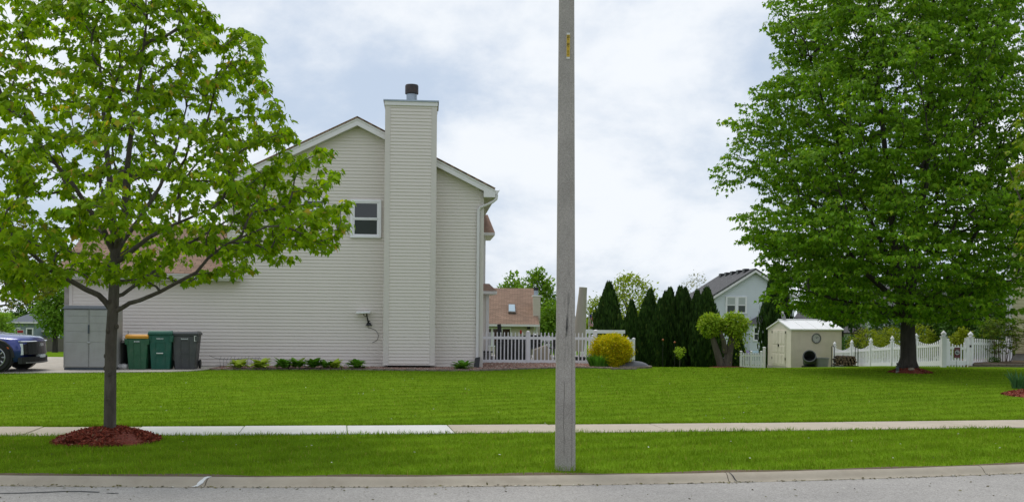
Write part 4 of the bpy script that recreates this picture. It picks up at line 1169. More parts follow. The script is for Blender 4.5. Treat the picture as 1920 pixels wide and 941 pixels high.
for i, f_ in enumerate((0.87, 0.81, 0.745, 0.58, 0.52, 0.46)):
    glyph(tz0 + H_ * f_, 0.024, 0.011, (i * 2) % 3)
for i, f_ in enumerate((0.29, 0.23, 0.165)):
    glyph(tz0 + H_ * f_, 0.013, 0.009, i)
o = ink.build('tag_characters', M_DARK, tg_); o['kind'] = 'stuff'

# ------------------------------------------------------------------ bed along the wall
BEDP = [on_ground(p, q, 0.0) for p, q in ((392, 693.2), (440, 693.4), (500, 693.2), (560, 693.0), (640, 693.3), (720, 694.2), (800, 695.2), (860, 695.6), (900, 695.3), (940, 694.0), (985, 692.3), (1040, 690.3), (1080, 689.8), (1115, 690.3), (1150, 691.5))]
BED_X = [-40, PAD[0].x] + [p.x for p in PAD[2:7]] + [p.x for p in BEDP] + [BEDP[-1].x + 0.7, BEDP[-1].x + 0.9, 40]
BED_Y = [29, PAD[0].y] + [p.y for p in PAD[2:7]] + [p.y for p in BEDP] + [BEDP[-1].y + 0.1, 36, 36]
bed = thing('rock_bed', 'bed of reddish landscaping rock along the house wall and white deck fence', 'rock bed', (0, 0, 0))
M_ROCK = leaf_mat('bed_rock', (0.20, 0.11, 0.085), (0.36, 0.235, 0.19), (0.48, 0.42, 0.37), 0.0, 0.9)
front = [(p.x, p.y) for p in BEDP]
back = [(3.6, 35.6), (-1.2, 35.6), (-1.0, 31.6)] + [(HF.w(q, 0.02).x, HF.w(q, 0.02).y) for q in (-0.1, -3, -6, -8.1)]
MB().prism_z(front + back, -0.08, 0.022).build('bed_soil', mat('bed_soil', (0.12, 0.075, 0.058), 0.95, 0.3, 20, bump=0.8, bscale=40), bed)
rng5 = np.random.default_rng(71)
bx = rng5.uniform(front[0][0], front[-1][0], 13000)
fy = np.interp(bx, [p[0] for p in front], [p[1] for p in front])
by_wall = np.where(bx < -0.93, HF.o[1] + (bx - HF.o[0]) * math.tan(HA) - 0.05, 34.7)
by_ = fy + 0.05 + (by_wall - fy - 0.05) * rng5.random(len(bx))
OCT = np.array([(1, 0, 0), (0, 1, 0), (-1, 0, 0), (0, -1, 0), (0, 0, .8), (0, 0, -.6)])
OF = np.array([(0, 1, 4), (1, 2, 4), (2, 3, 4), (3, 0, 4), (1, 0, 5), (2, 1, 5), (3, 2, 5), (0, 3, 5)])
def stones(name, pos, size, m_, parent, rng, new=0.12):
    n = len(pos)
    jit = 1 + rng.uniform(-0.35, 0.35, (n, 6, 3))
    th = rng.uniform(0, 6.28, n); c, s_ = np.cos(th), np.sin(th)
    V = OCT[None] * jit * size[:, None, None]
    Vr = np.stack([V[..., 0] * c[:, None] - V[..., 1] * s_[:, None], V[..., 0] * s_[:, None] + V[..., 1] * c[:, None], V[..., 2] * 0.75], 2) + pos[:, None, :]
    Fq = (np.arange(n)[:, None, None] * 6 + OF[None]).reshape(-1, 3)
    o = np_mesh(name, Vr.reshape(-1, 3), Fq, m_, parent, np.repeat(tints(rng, n, 0.65, 1.3, new), 6, axis=0)); o['kind'] = 'stuff'
    return o
stones('rocks', np.stack([bx, by_, np.full(len(bx), 0.03)], 1), rng5.uniform(0.018, 0.045, len(bx)), M_ROCK, bed, rng5)
edg = thing('bed_edging', 'low weathered paver edging round the rock bed', 'edging', (0, 0, 0))
M_EDGE = mat('edging_paver', (0.17, 0.135, 0.11), 0.95, 0.25, 6, bump=0.6, bscale=30, dirt=(0.3, 0.26, 0.22), dirt_amt=0.5, dscale=4)
pth_ = resample([Vector((p.x, p.y, 0)) for p in BEDP], 0.30)
eb = MB().box(-0.145, 0.145, -0.05, 0.05, -0.06, 0.055).mesh('edging_block', 0.012, seg=1); eb.materials.append(M_EDGE)
rr = random.Random(8)
for a, b_ in zip(pth_[:-1], pth_[1:]):
    o = link_mesh('edging_block', eb, None, edg)
    o.location = (a + b_) / 2 + Vector((0, 0.03, rr.uniform(-0.012, 0.008))); o.rotation_euler.z = math.atan2(b_.y - a.y, b_.x - a.x) + rr.uniform(-0.05, 0.05)
for k, p in enumerate((1152, 1164, 1176, 1187)):
    q = on_ground(p, 692.5, 0.0)
    o = link_mesh('edging_block', eb, None, edg); o.location = (q.x, q.y, 0.0); o.scale = (0.75, 1.2, 1.15)

def hosta(px, py, wpx, hpx, m_, seed, label):
    p = on_ground(px, py, 0.03)
    sc = F_PX / p.y
    r_, h_ = wpx / sc / 2 * 1.12, hpx / sc * 1.2
    root = thing('hosta_plant', label, 'plant', (p.x, p.y, 0.02), 0, 'leafy plants in the rock bed')
    rng = np.random.default_rng(seed)
    n = 46
    th = rng.uniform(0, 6.28, n); el = rng.uniform(0.15, 1.2, n)
    tip = np.stack([np.cos(th) * np.cos(el), np.sin(th) * np.cos(el), np.sin(el) * 0.7], 1)
    pos = np.stack([np.cos(th) * r_ * 0.35 * rng.random(n), np.sin(th) * r_ * 0.35 * rng.random(n), h_ * rng.uniform(0.1, 0.55, n)], 1)
    T = np.array([(0, 0, 0), (.22, .25, .06), (.3, .55, .04), (.15, .85, -.1), (0, 1, -.22), (-.15, .85, -.1), (-.3, .55, .04), (-.22, .25, .06), (0, .5, -.02)])
    FT = np.array([(8, i, (i + 1) % 8) for i in range(8)])
    nrm = np.stack([-np.cos(th) * np.sin(el), -np.sin(th) * np.sin(el), np.cos(el)], 1)
    leaf_cloud('leaves', pos, tip, nrm, r_ * 1.2 * rng.uniform(0.6, 1.1, n), m_, root, tints(rng, n, 0.8, 1.2, 0.1), T, FT)
    return root
M_HOSTA_L = leaf_mat('lime_hosta_leaf', (0.34, 0.46, 0.04), (0.44, 0.52, 0.08), (0.45, 0.5, 0.15), 0.3)
M_HOSTA_D = leaf_mat('green_hosta_leaf', (0.09, 0.23, 0.02), (0.16, 0.32, 0.04), (0.24, 0.34, 0.06), 0.3)
hosta(449, 691, 30, 12, M_HOSTA_L, 1, 'lime green leafy plant left of its lime twin in the wall bed')
hosta(490, 691, 34, 13, M_HOSTA_L, 2, 'lime green leafy plant between the other lime one and dark green ones')
hosta(533, 691, 30, 14, M_HOSTA_D, 3, 'dark green leafy plant right beside the lime green ones')
hosta(557, 691, 30, 14, M_HOSTA_D, 4, 'dark green leafy plant, second along from the lime green ones')
hosta(588, 691, 32, 14, M_HOSTA_D, 5, 'dark green leafy plant in the middle of the wall bed row')
hosta(610, 691, 24, 13, M_HOSTA_D, 13, 'smaller dark green leafy plant, second from the row end')
hosta(628, 691, 26, 11, M_HOSTA_L, 6, 'pale green leafy plant ending the row in the wall bed')
hosta(668, 691, 30, 14, M_HOSTA_D, 7, 'green leafy plant standing alone below the wall antenna')
hosta(868, 692, 30, 10, M_HOSTA_D, 8, 'small green plant near the black downspout boot')
# bent wire border left lying in the bed
wire = MB()
P = lambda px, py, dd=0: at(px, py, 30.1 + dd)
wire.tube([P(392, 666), P(404, 671), P(420, 673.5), P(445, 672.5), P(470, 671), P(490, 671.5)], 0.006, 5)
for k in range(12):
    x_ = 412 + k * 6.5
    wire.tube([P(x_ + 3, 667 + (k * 7 % 4)), P(x_, 674 + (k % 3)), P(x_ + 1.5, 690)], 0.004, 5)
wire.tube([P(404, 684), P(440, 682), P(492, 683)], 0.004, 5)
tag(wire.build('wire_border', mat('dark_wire', (0.06, 0.06, 0.06), 0.6, 0.1)), 'bent dark wire garden border lying against the siding', 'wire')

# ------------------------------------------------------------------ antenna on the wall
hb = HF.hit(691, 609.5, -0.05)
ant = thing('satellite_dish', 'flat white satellite antenna on a black wall mast with loose cable', 'antenna', HF.w(hb[0], -0.03, hb[1]), HA)
def hx(px, py, yl):
    q = HF.hit(px, py, yl); return (q[0] - hb[0], yl + 0.03, q[1] - hb[1])
MB().hexa([(-.09, -.09, -.01), (.11, -.09, -.01), (.11, 0, -.01), (-.09, 0, -.01), (-.03, -.06, .09), (.05, -.06, .09), (.05, 0, .09), (-.03, 0, .09)]).build('mount_foot', M_DARK, ant, bevel=0.008)
MB().tube([(0.01, -.04, .05), hx(689, 598, -.14), hx(687.5, 588, -.20)], [0.03, 0.022, 0.018], 10).tube([hx(690, 603, -.1), hx(694, 601, -.12)], 0.014, 6).build('mast', M_DARK, ant, smooth=True)
dsh = MB()
dsh.box(-0.30, 0.13, -0.16, 0.16, 0.0, 0.032)
dsh.xform(Matrix.Translation(Vector(hx(686.5, 586, -.22))) @ Matrix.Rotation(math.radians(-2), 4, 'Y') @ Matrix.Rotation(math.radians(8), 4, 'X'))
dsh.build('panel', mat('dish_white', (0.8, 0.8, 0.79), 0.35, 0.02), ant, bevel=0.012)
MB().tube([hx(682, 588.5, -.2), hx(682.5, 591, -.19), hx(685, 592.5, -.18), hx(688, 592, -.17)], 0.012, 6).build('panel_bracket', M_DARK, ant, smooth=True)
MB().tube([hx(*q, -.028) for q in ((690, 610), (690.2, 614.5), (697, 615.5), (704, 618.5), (708.5, 624.5), (709.5, 630), (708, 635.5), (704, 639.5), (700, 641), (698, 641.3))], 0.006, 6).build('cable', mat('cable_grey', (0.05, 0.05, 0.05), 0.6), ant, smooth=True)

# ------------------------------------------------------------------ storage cabinet and bins on the pad
def base_frame(px, py, z=0.03, ang=HA):
    p = on_ground(px, py, z)
    return p, F_PX / p.y
M_RESIN = mat('grey_resin', (0.32, 0.315, 0.305), 0.6, 0.07, 3, bump=0.15, bscale=80, dirt=(0.2, 0.19, 0.17), dirt_amt=0.35, dscale=2.2)
M_RESIN_D = mat('slate_resin', (0.05, 0.065, 0.08), 0.5, 0.08, 3)
p, s_ = base_frame(166, 693.2)
cab = thing('storage_cabinet', 'grey two-door resin storage cabinet with dark lid by the garage', 'cabinet', p, HA)
cw, chh, cd = 93 / s_ / 2, 114 / s_, 0.78
MB().box(-cw + .02, cw - .02, 0.02, cd, 0.0, 0.06).build('base', M_RESIN_D, cab, bevel=0.01)
MB().box(-cw, cw, 0.03, cd, 0.061, chh).build('body', M_RESIN, cab, bevel=0.012)
for sg in (-1, 1):
    x0, x1 = (-cw + .035, -0.006) if sg < 0 else (0.006, cw - .035)
    dr = MB().box(x0, x1, 0.002, 0.028, 0.075, chh - .02).build('door', M_RESIN, cab, bevel=0.008)
    zs_ = [0.075, chh * 0.45, chh * 0.63, chh * 0.76, chh * 0.88, chh - .02]
    for a, b_ in zip(zs_[:-1], zs_[1:]):
        MB().box(x0 + .02, x1 - .02, -0.005, 0.0015, a + .012, b_ - .012).build('door_panel', M_RESIN, dr, bevel=0.004, seg=1)
MB().box(-0.02, 0.015, -0.03, 0.001, chh * .60, chh * .74).build('handle', M_RESIN_D, cab, bevel=0.006)
MB().ball((0, -0.02, chh * .45), (0.05, 0.015, 0.022), 10).build('latch', mat('latch_grey', (0.4, 0.4, 0.4), 0.4), cab, smooth=True)
MB().hexa([(-cw - .03, -.03, chh + .002), (cw + .03, -.03, chh + .002), (cw + .03, cd + .03, chh + .002), (-cw - .03, cd + .03, chh + .002), (-cw + .03, .05, chh + .10), (cw - .03, .05, chh + .10), (cw - .03, cd - .05, chh + .10), (-cw + .03, cd - .05, chh + .10)]).build('lid', M_RESIN_D, cab, bevel=0.012)
def wheelie(px, py, wpx, hpx, c, lidc, label, rot=0.0, style=0, name='wheeled_bin'):
    p, s_ = base_frame(px, py)
    w, h = wpx / s_ / 2, hpx / s_
    root = thing(name, label, 'bin', p, HA + rot, 'wheeled bins beside the garage')
    mb_ = mat('bin_plastic_' + name + str(style), c, 0.5, 0.1, 4, dirt=(0.13, 0.12, 0.10), dirt_amt=0.3, dscale=4)
    lm = mat('bin_lid_' + str(style), lidc, 0.4, 0.06, 4)
    d, t = 0.36, 0.80
    hb_ = h * 0.88
    body = MB().hexa([(-w * t * .92, .03, 0), (w * t * .92, .03, 0), (w * t * .92, .03 + 2 * d * .78, 0), (-w * t * .92, .03 + 2 * d * .78, 0),
                      (-w * .93, 0, hb_), (w * .93, 0, hb_), (w * .93, 2 * d * .95, hb_), (-w * .93, 2 * d * .95, hb_)])
    b_ = body.build('body', mb_, root, bevel=0.03, seg=3, smooth=True)
    # pressed panels on the front
    def fz(z_):
        return 0.03 - 0.03 * z_ / hb_
    bands = [(0.05, .48), (.52, .86)] if style != 1 else [(0.05, .42), (.56, .80)]
    for a, c_ in bands:
        z0_, z1_ = hb_ * a, hb_ * c_
        xw = w * (.33 if style != 1 else .42)
        for q in ((-xw, -xw + .018, z0_, z1_), (xw - .018, xw, z0_, z1_), (-xw + .0185, xw - .0185, z1_ - .018, z1_)):
            MB().hexa([(q[0], fz(q[2]) - .014, q[2]), (q[1], fz(q[2]) - .014, q[2]), (q[1], fz(q[2]) + .02, q[2]), (q[0], fz(q[2]) + .02, q[2]),
                       (q[0], fz(q[3]) - .014, q[3]), (q[1], fz(q[3]) - .014, q[3]), (q[1], fz(q[3]) + .02, q[3]), (q[0], fz(q[3]) + .02, q[3])]).build('front_rib', mb_, b_)
    for sg in (-1, 1):
        MB().hexa([(sg * w * .86 - .05, -.01, hb_ * .80), (sg * w * .86 + .05, -.01, hb_ * .80), (sg * w * .86 + .05, .3, hb_ * .80), (sg * w * .86 - .05, .3, hb_ * .80),
                   (sg * w * .90 - .06, -.02, hb_ * .985), (sg * w * .90 + .06, -.02, hb_ * .985), (sg * w * .90 + .06, .4, hb_ * .985), (sg * w * .90 - .06, .4, hb_ * .985)]).build('shoulder', mb_, b_, bevel=0.015)
    MB().box(-w, w, -.03, 2 * d, hb_ + .001, hb_ + .05).build('rim', mb_ if style != 0 else lm, root, bevel=0.012)
    MB().hexa([(-w * 1.03, -.045, hb_ + .052), (w * 1.03, -.045, hb_ + .052), (w * 1.03, 2 * d, hb_ + .052), (-w * 1.03, 2 * d, hb_ + .052), (-w * .9, .02, h), (w * .9, .02, h), (w * .9, 2 * d * .9, h * .985), (-w * .9, 2 * d * .9, h * .985)]).build('lid', lm, root, bevel=0.02, smooth=True)
    MB().tube([(-w * .8, 2 * d + .06, hb_), (w * .8, 2 * d + .06, hb_)], 0.016, 8).build('handle', mb_, root, smooth=True)
    for sg in (-1, 1):
        wh = MB().lathe([(0.0, -.03), (.11, -.03), (.13, -.015), (.13, .015), (.11, .03), (0.0, .03)], 18, cap=False)
        wh.xform(Matrix.Translation((sg * (w * t + .03), 2 * d * .82, .13)) @ Matrix.Rotation(math.radians(90), 4, 'Y'))
        wh.build('wheel', M_DARK, root, smooth=True)
    # worn white stamp near the top
    st = MB()
    rr = random.Random(style)
    x_ = -.10 if style else -.07
    while x_ < (.09 if style else .06):
        g = rr.uniform(.012, .022)
        st.box(x_, x_ + g, -.0085 + fz(hb_ * .9) - .02, fz(hb_ * .9) - .012 - .01, hb_ * .885, hb_ * .885 + rr.uniform(.022, .034)); x_ += g + .007
    st.build('stamp', mat('stamp_white', (0.55, 0.58, 0.6), 0.6), b_)
    return root
b1 = wheelie(256, 692.4, 43, 66, (0.022, 0.10, 0.05), (0.60, 0.27, 0.015), 'green wheeled bin with yellow-orange lid', -0.03, 0)
b2 = wheelie(300, 692.4, 45, 73, (0.008, 0.09, 0.062), (0.014, 0.10, 0.068), 'all-green wheeled bin with a white bar on its front', 0.04, 1)
b3 = wheelie(346, 692.2, 49, 72, (0.058, 0.06, 0.065), (0.075, 0.078, 0.082), 'grey wheeled bin with a white sticker on its side', 0.05, 2)
MB().tube([(-.09, -.05, .46), (.09, -.05, .46)], 0.016, 8).build('grab_bar', mat('bar_white', (0.6, 0.6, 0.58), 0.4), b2, smooth=True)
MB().box(.26, .32, -.012, -.006, .80, .96).build('sticker', mat('sticker_white', (0.7, 0.7, 0.68), 0.5), b3)
p, s_ = base_frame(226, 690.5)
bk = thing('trash_can', 'black trash can between the young maple trunk and the yellow-lidded bin', 'bin', p, HA)
MB().lathe([(.20, 0), (.24, .55), (.26, .7), (.27, .72)], 20, cap=False).lathe([(.28, .72), (.28, .75), (.2, .8), (0, .82)], 20, cap=False).build('body', M_DARK, bk, smooth=True)
MB().tube([(.12, .25, 0), (.11, .3, .7), (.11, .33, 1.08)], 0.014, 7).build('broom_handle', mat('grey_wood', (0.3, 0.3, 0.3), 0.7), bk)
p, s_ = base_frame(231, 691.8)
bag = MB().ball((0, 0, .07), (.17, .12, .09), 16)
bag.v = [(x * (1 + .25 * mnoise.noise(Vector((x * 9, y * 9, z * 9)))), y, z + .03 * mnoise.noise(Vector((x * 14, z * 9, 3)))) for x, y, z in bag.v]
o = bag.build('plastic_bag', mat('clear_bag', (0.42, 0.41, 0.4), 0.25, 0.3, 18, bump=1.0, bscale=14), None); o.location = p
tag(o, 'crumpled pale plastic bag on the pad beside the black trash can', 'bag')

# ------------------------------------------------------------------ blue car on the driveway
def paint(name, c):
    m, t, b = nodes_of(name)
    b.inputs['Base Color'].default_value = (*c, 1); b.inputs['Roughness'].default_value = 0.28; b.inputs['Metallic'].default_value = 0.35
    b.inputs['Coat Weight'].default_value = 1.0; b.inputs['Coat Roughness'].default_value = 0.04
    return m
M_CARB = paint('blue_car_paint', (0.012, 0.028, 0.20))
cN = on_ground(-9, 698, 0.03)
car = thing('parked_car', 'dark blue sport utility car nosing out beside the grey cabinet', 'car', cN, HA)
HWC = 0.96
def plan(x, y):
    return x - 0.27 * (min(1.0, abs(y) / HWC)) ** 2.6 * sstep(-0.9, 0.8, x) + 0.25 * (abs(y) / HWC) ** 3 * sstep(-2.8, -4.1, x)
def loft(stations, sec, mirror_y0=HWC):
    V, Fc = [], []
    k = len(sec(0, stations[0]))
    for i, s in enumerate(stations):
        for y, z in sec(i, s):
            V.append((plan(s[0], y), y + mirror_y0, z))
    for i in range(len(stations) - 1):
        for j in range(k):
            Fc.append((i * k + j, i * k + (j + 1) % k, (i + 1) * k + (j + 1) % k, (i + 1) * k + j))
    Fc += [tuple(reversed(range(k))), tuple(range((len(stations) - 1) * k, len(stations) * k))]
    return MB().add(V, Fc)
def low_sec(i, s):
    x, hw, z0, z1 = s
    pts = [(-hw * .86, z0), (-hw * .97, z0 + .10), (-hw, z0 + (z1 - z0) * .45), (-hw * .985, z0 + (z1 - z0) * .72), (-hw * .93, z1 - .05), (-hw * .80, z1), (-hw * .4, z1 + .035), (0, z1 + .045)]
    return pts + [(-a, b) for a, b in reversed(pts[:-1])]
st = [(-4.02, .86, .45, .95), (-3.9, .92, .34, 1.04), (-3.1, HWC, .26, 1.07), (-2, HWC, .24, 1.05), (-1.1, HWC, .24, 1.03), (-0.5, HWC, .24, 1.0), (0, HWC, .24, .965), (.4, .95, .25, .93), (.66, .93, .27, .89), (.76, .90, .31, .84), (.80, .86, .37, .76)]
loft(st, low_sec).build('body', M_CARB, car, smooth=True)
def top_sec(i, s):
    x, hw, z0, z1 = s
    pts = [(-hw, z0), (-hw * .97, z0 + (z1 - z0) * .4), (-hw * .86, z1 - .06), (-hw * .7, z1), (0, z1 + .03)]
    return pts + [(-a, b) for a, b in reversed(pts[:-1])]
loft([(-3.95, .80, 1.0, 1.12), (-3.5, .84, 1.02, 1.42), (-2.9, .85, 1.02, 1.58), (-2.0, .85, 1.0, 1.62), (-1.3, .84, .99, 1.54), (-.75, .82, .98, 1.25), (-.3, .80, .95, 1.01)], top_sec).build('cabin', glass_mat('car_glass', (0.01, 0.011, 0.013)), car, smooth=True)
loft([(-3.45, .66, 1.43, 1.46), (-2.9, .68, 1.58, 1.605), (-2.0, .68, 1.62, 1.645), (-1.35, .66, 1.54, 1.565)], top_sec).build('roof_panel', M_CARB, car, smooth=True)
def front_patch(y0, y1, z0, z1, off, n=9, x0=0.80, zb=lambda t: 0.0):
    V = []
    for i in range(n):
        y = y0 + (y1 - y0) * i / (n - 1)
        for z, dd in ((z0, 0.0), (z1, -0.035 * max(0, (z1 - .6) / .3))):
            V.append((plan(x0, y) + off + dd, y + HWC, z)); V.append((plan(x0, y) - .06, y + HWC, z))
    Fc = []
    for i in range(n - 1):
        a, b = i * 4, (i + 1) * 4
        Fc += [(a, b, b + 2, a + 2), (a + 2, b + 2, b + 3, a + 3), (a + 1, b + 1, b, a)]
    Fc += [(0, 2, 3, 1), ((n - 1) * 4, (n - 1) * 4 + 1, (n - 1) * 4 + 3, (n - 1) * 4 + 2)]
    return MB().add(V, Fc)
M_GRILL = glass_mat('gloss_black_grille', (0.012, 0.012, 0.014), 0.15, 0.5)
front_patch(-.66, .66, .46, .80, .03).build('grille', M_GRILL, car)
front_patch(-.86, .86, .22, .40, .04).build('lower_bumper', M_DARK, car)
front_patch(-.74, .74, .235, .26, .06).build('chin_trim', mat('satin_trim', (0.35, 0.35, 0.36), 0.3, metal=0.8), car)
M_LAMP = mat('headlight_lens', (0.7, 0.72, 0.75), 0.15, 0.02, spec=0.8)
for sg in (-1, 1):
    ys = sorted((sg * .815, sg * .845)); front_patch(ys[0], ys[1], .46, .76, .035, 3).build('headlight', M_LAMP, car)
    ys = sorted((sg * .68, sg * .79)); front_patch(ys[0], ys[1], .48, .74, .032, 3).build('lamp_housing', M_GRILL, car)
    ys = sorted((sg * .30, sg * .86)); front_patch(ys[0], ys[1], .805, .825, .028, 6).build('lamp_strip', M_LAMP, car)
front_patch(-.10, .10, .68, .76, .045, 3).build('emblem', mat('emblem_silver', (0.6, 0.6, 0.62), 0.25, metal=0.9), car)
front_patch(-.15, .15, .37, .45, .075, 3).build('number_plate', mat('plate_white', (0.6, 0.62, 0.66), 0.5), car)
M_TYRE = mat('tyre_rubber', (0.012, 0.012, 0.012), 0.75, 0.1)
M_RIM = mat('alloy_rim', (0.55, 0.56, 0.58), 0.28, 0.03, metal=0.8)
for ax_ in (0.0, -3.09):
    for yy, sg in ((0.09, -1), (2 * HWC - .09, 1)):
        w_ = MB().lathe([(.24, -.12), (.36, -.125), (.39, -.09), (.395, 0), (.39, .09), (.36, .125), (.24, .12)], 32, cap=False)
        R_ = Matrix.Translation((ax_, yy, .395)) @ Matrix.Rotation(math.radians(90), 4, 'X')
        w_ = w_.xform(R_).build('wheel', M_TYRE, car, smooth=True)
        rim = MB().lathe([(.0, .02), (.05, .03), (.06, .0)], 16, cap=False).lathe([(.245, -.1), (.265, .115), (.255, .12), (.235, .1)], 32, cap=False)
        for k in range(10):
            th = k * math.pi / 5
            c_, s__ = math.cos(th), math.sin(th)
            rim.tube([(.04 * c_, .04 * s__, .02), (.15 * c_, .15 * s__, .05), (.25 * c_, .25 * s__, .10)], [.022, .018, .022], 5)
        Rr = Matrix.Translation((ax_, yy + sg * .015, .395)) @ Matrix.Rotation(math.radians(90 * -sg), 4, 'X')
        rim.xform(Matrix.Translation((ax_, yy + sg * .015, .395)) @ Matrix.Rotation(math.radians(90 if sg < 0 else -90), 4, 'X')).build('rim', M_RIM, w_, smooth=True)
        arch = []
        for k in range(13):
            th = math.pi * k / 12
            arch.append((ax_ + .45 * math.cos(th), (0.012 if sg < 0 else 2 * HWC - .012) + 0, .395 + .45 * math.sin(th)))
        MB().tube(arch, .035, 6).build('wheel_arch', M_DARK, car, smooth=True)
        MB().lathe([(0, -.1), (.42, -.1), (.42, .1), (0, .1)], 24, cap=False).xform(Matrix.Translation((ax_, yy - sg * .02, .41)) @ Matrix.Rotation(math.radians(90), 4, 'X')).build('wheel_well', M_DARK, car)
MB().box(.28, .34, -.002, .03, .62, .67).build('side_marker', mat('amber_marker', (0.6, 0.12, 0.02), 0.3), car)

# ------------------------------------------------------------------ white railing behind the house and what stands behind it
def picket_run(root, A, B, zf, h, n, w, t, rails, top=None, name='picket', mat_=None, rail_t=0.035, point=0.0):
    """pickets from A to B (x, y), foot height zf(x, y); top(u) scales the height along the run"""
    mat_ = mat_ or M_WHITE
    A, B = Vector((A[0], A[1], 0)), Vector((B[0], B[1], 0))
    d = (B - A); L = d.length; d.normalize()
    a = math.atan2(d.y, d.x)
    cache = {}
    for i in range(n):
        u = (i + .5) / n
        p = A + d * (L * u)
        hh = round(h * (top(u) if top else 1.0), 3)
        if hh not in cache:
            m_ = MB()
            m_.add([(-w / 2, -t / 2, 0), (w / 2, -t / 2, 0), (w / 2, t / 2, 0), (-w / 2, t / 2, 0), (-w / 2, -t / 2, hh - point), (w / 2, -t / 2, hh - point), (w / 2, t / 2, hh - point), (-w / 2, t / 2, hh - point), (0, 0, hh)],
                   [(3, 2, 1, 0), (0, 1, 5, 4), (1, 2, 6, 5), (2, 3, 7, 6), (3, 0, 4, 7), (4, 5, 8), (5, 6, 8), (6, 7, 8), (7, 4, 8)])
            me = m_.mesh(name); me.materials.append(mat_); cache[hh] = me
        o = link_mesh(name, cache[hh], None, root)
        o.location = (p.x, p.y, zf(p.x, p.y)); o.rotation_euler.z = a
    for z0, z1 in rails:
        V = []
        nx, ny = -math.sin(a) * rail_t / 2, math.cos(a) * rail_t / 2
        za, zb = zf(A.x, A.y), zf(B.x, B.y)
        MB().hexa([(A.x + nx * -1, A.y - ny, za + z0), (B.x - nx, B.y - ny, zb + z0), (B.x + nx, B.y + ny, zb + z0), (A.x + nx, A.y + ny, za + z0),
                   (A.x - nx, A.y - ny, za + z1), (B.x - nx, B.y - ny, zb + z1), (B.x + nx, B.y + ny, zb + z1), (A.x + nx, A.y + ny, za + z1)]).build('rail', mat_, root)
def post(root, x, y, z, h, w, a=0.0, cap='flat', mat_=None):
    m_ = mat_ or M_WHITE
    o = MB().box(-w / 2, w / 2, -w / 2, w / 2, -0.05, h).build('post', m_, root, bevel=0.006, seg=1)
    o.location = (x, y, z); o.rotation_euler.z = a
    c = MB()
    if cap == 'flat':
        c.box(-w * .62, w * .62, -w * .62, w * .62, h + .001, h + .03)
        c.hexa([(-w * .6, -w * .6, h + .031), (w * .6, -w * .6, h + .031), (w * .6, w * .6, h + .031), (-w * .6, w * .6, h + .031), (-.01, -.01, h + .06), (.01, -.01, h + .06), (.01, .01, h + .06), (-.01, .01, h + .06)])
    else:
        c.box(-w * .62, w * .62, -w * .62, w * .62, h + .001, h + .03)
        c.lathe([(w * .36, h + .03), (w * .34, h + .055), (w * .56, h + .085), (w * .60, h + .12), (w * .46, h + .16), (w * .22, h + .20), (0.004, h + .235)], 4 if False else 12)
    c.build('post_cap', m_, o, smooth=(cap != 'flat'))
    return o
DY = 34.6
dz = lambda x, y: -0.045
rail = thing('deck_railing', 'white picket railing between the cream house and the yellow bush', 'railing', (0, 0, 0))
dx0, dxm, dx1 = col_at(902, DY), col_at(990.5, DY), col_at(1117, DY)
hp_ = 62.0 * DY / F_PX
s1 = int(round((dxm - dx0) / .127)); s2 = int(round((dx1 - dxm) / .127))
RL = [(hp_ * .06, hp_ * .16), (hp_ * .78, hp_ * .86)]
picket_run(rail, (dx0, DY), (dxm, DY), dz, hp_, s1, .040, .02, RL, point=.03)
picket_run(rail, (dxm, DY), (dx1, DY), dz, hp_, s2, .040, .02, RL, point=.03)
post(rail, dxm, DY, -.045, hp_ * .99, .10); post(rail, dx1, DY, -.045, hp_ * 1.04, .11)
patio = MB().prism_z([(-1.15, 34.75), (3.3, 34.75), (3.6, 43.5), (-2.0, 43.5)], -0.75, 0.0).build('patio', mat('patio_concrete', (0.33, 0.31, 0.28), 0.9, 0.12, 4, bump=0.3, bscale=60)); patio.location.z = -.035
tag(patio, 'raised grey patio behind the white picket railing', 'patio', kind='structure')
fB = thing('patio_fence', 'white picket fence run at the back of the patio', 'fence', (0, 0, 0))
zb = lambda x, y: -0.36
picket_run(fB, (col_at(1004, 43.6), 43.6), (col_at(1112, 43.6), 43.6), zb, 1.16, 22, .05, .02, [(.1, .19), (.95, 1.04)], point=.03)
for p_ in (1004, 1112):
    post(fB, col_at(p_, 43.6), 43.6, -.36, 1.16, .1)
fC = thing('board_fence', 'white vertical board fence behind the yellow bush', 'fence', (0, 0, 0))
zc2 = lambda x, y: -0.22
picket_run(fC, (col_at(1120, 38), 38), (col_at(1188, 38.6), 38.6), zc2, .99, 13, .085, .02, [(.06, .16), (.90, 1.0)], name='board')
post(fC, col_at(1188.5, 38.6), 38.6, -.22, 1.0, .1); post(fC, col_at(1177, 38.5), 38.5, -.22, 1.02, .1)
brc = MB().tube([(col_at(1176, 36.5), 36.5, -.15), (col_at(1184, 37.5), 37.5, .1)], .03, 5).build('brace', M_WHITE, fC)
perg = thing('pergola', 'white garden arbor beams behind the railing end post', 'pergola', (0, 0, 0))
PD = 45.0
for q0, q1 in ((1094, 1172),):
    a, b_ = at(q0, 618, PD), at(q1, 619, PD)
    for dd in (0, 1.6):
        MB().box(a.x, b_.x, PD + dd - .03, PD + dd + .03, a.z - .15, a.z).build('beam', M_WHITE, perg)
    for k in range(6):
        x_ = a.x + .12 + (b_.x - a.x - .24) * k / 5
        MB().box(x_ - .02, x_ + .02, PD + .031, PD + 1.569, a.z - .12, a.z - .02).build('rafter', M_WHITE, perg)
    for x_, y_ in ((a.x + .1, PD), (b_.x - .15, PD), (a.x + .1, PD + 1.6), (b_.x - .15, PD + 1.6)):
        MB().box(x_ - .05, x_ + .05, y_ - .028, y_ + .028, gz(x_, y_) - .1, a.z - .151).build('post', M_WHITE, perg)
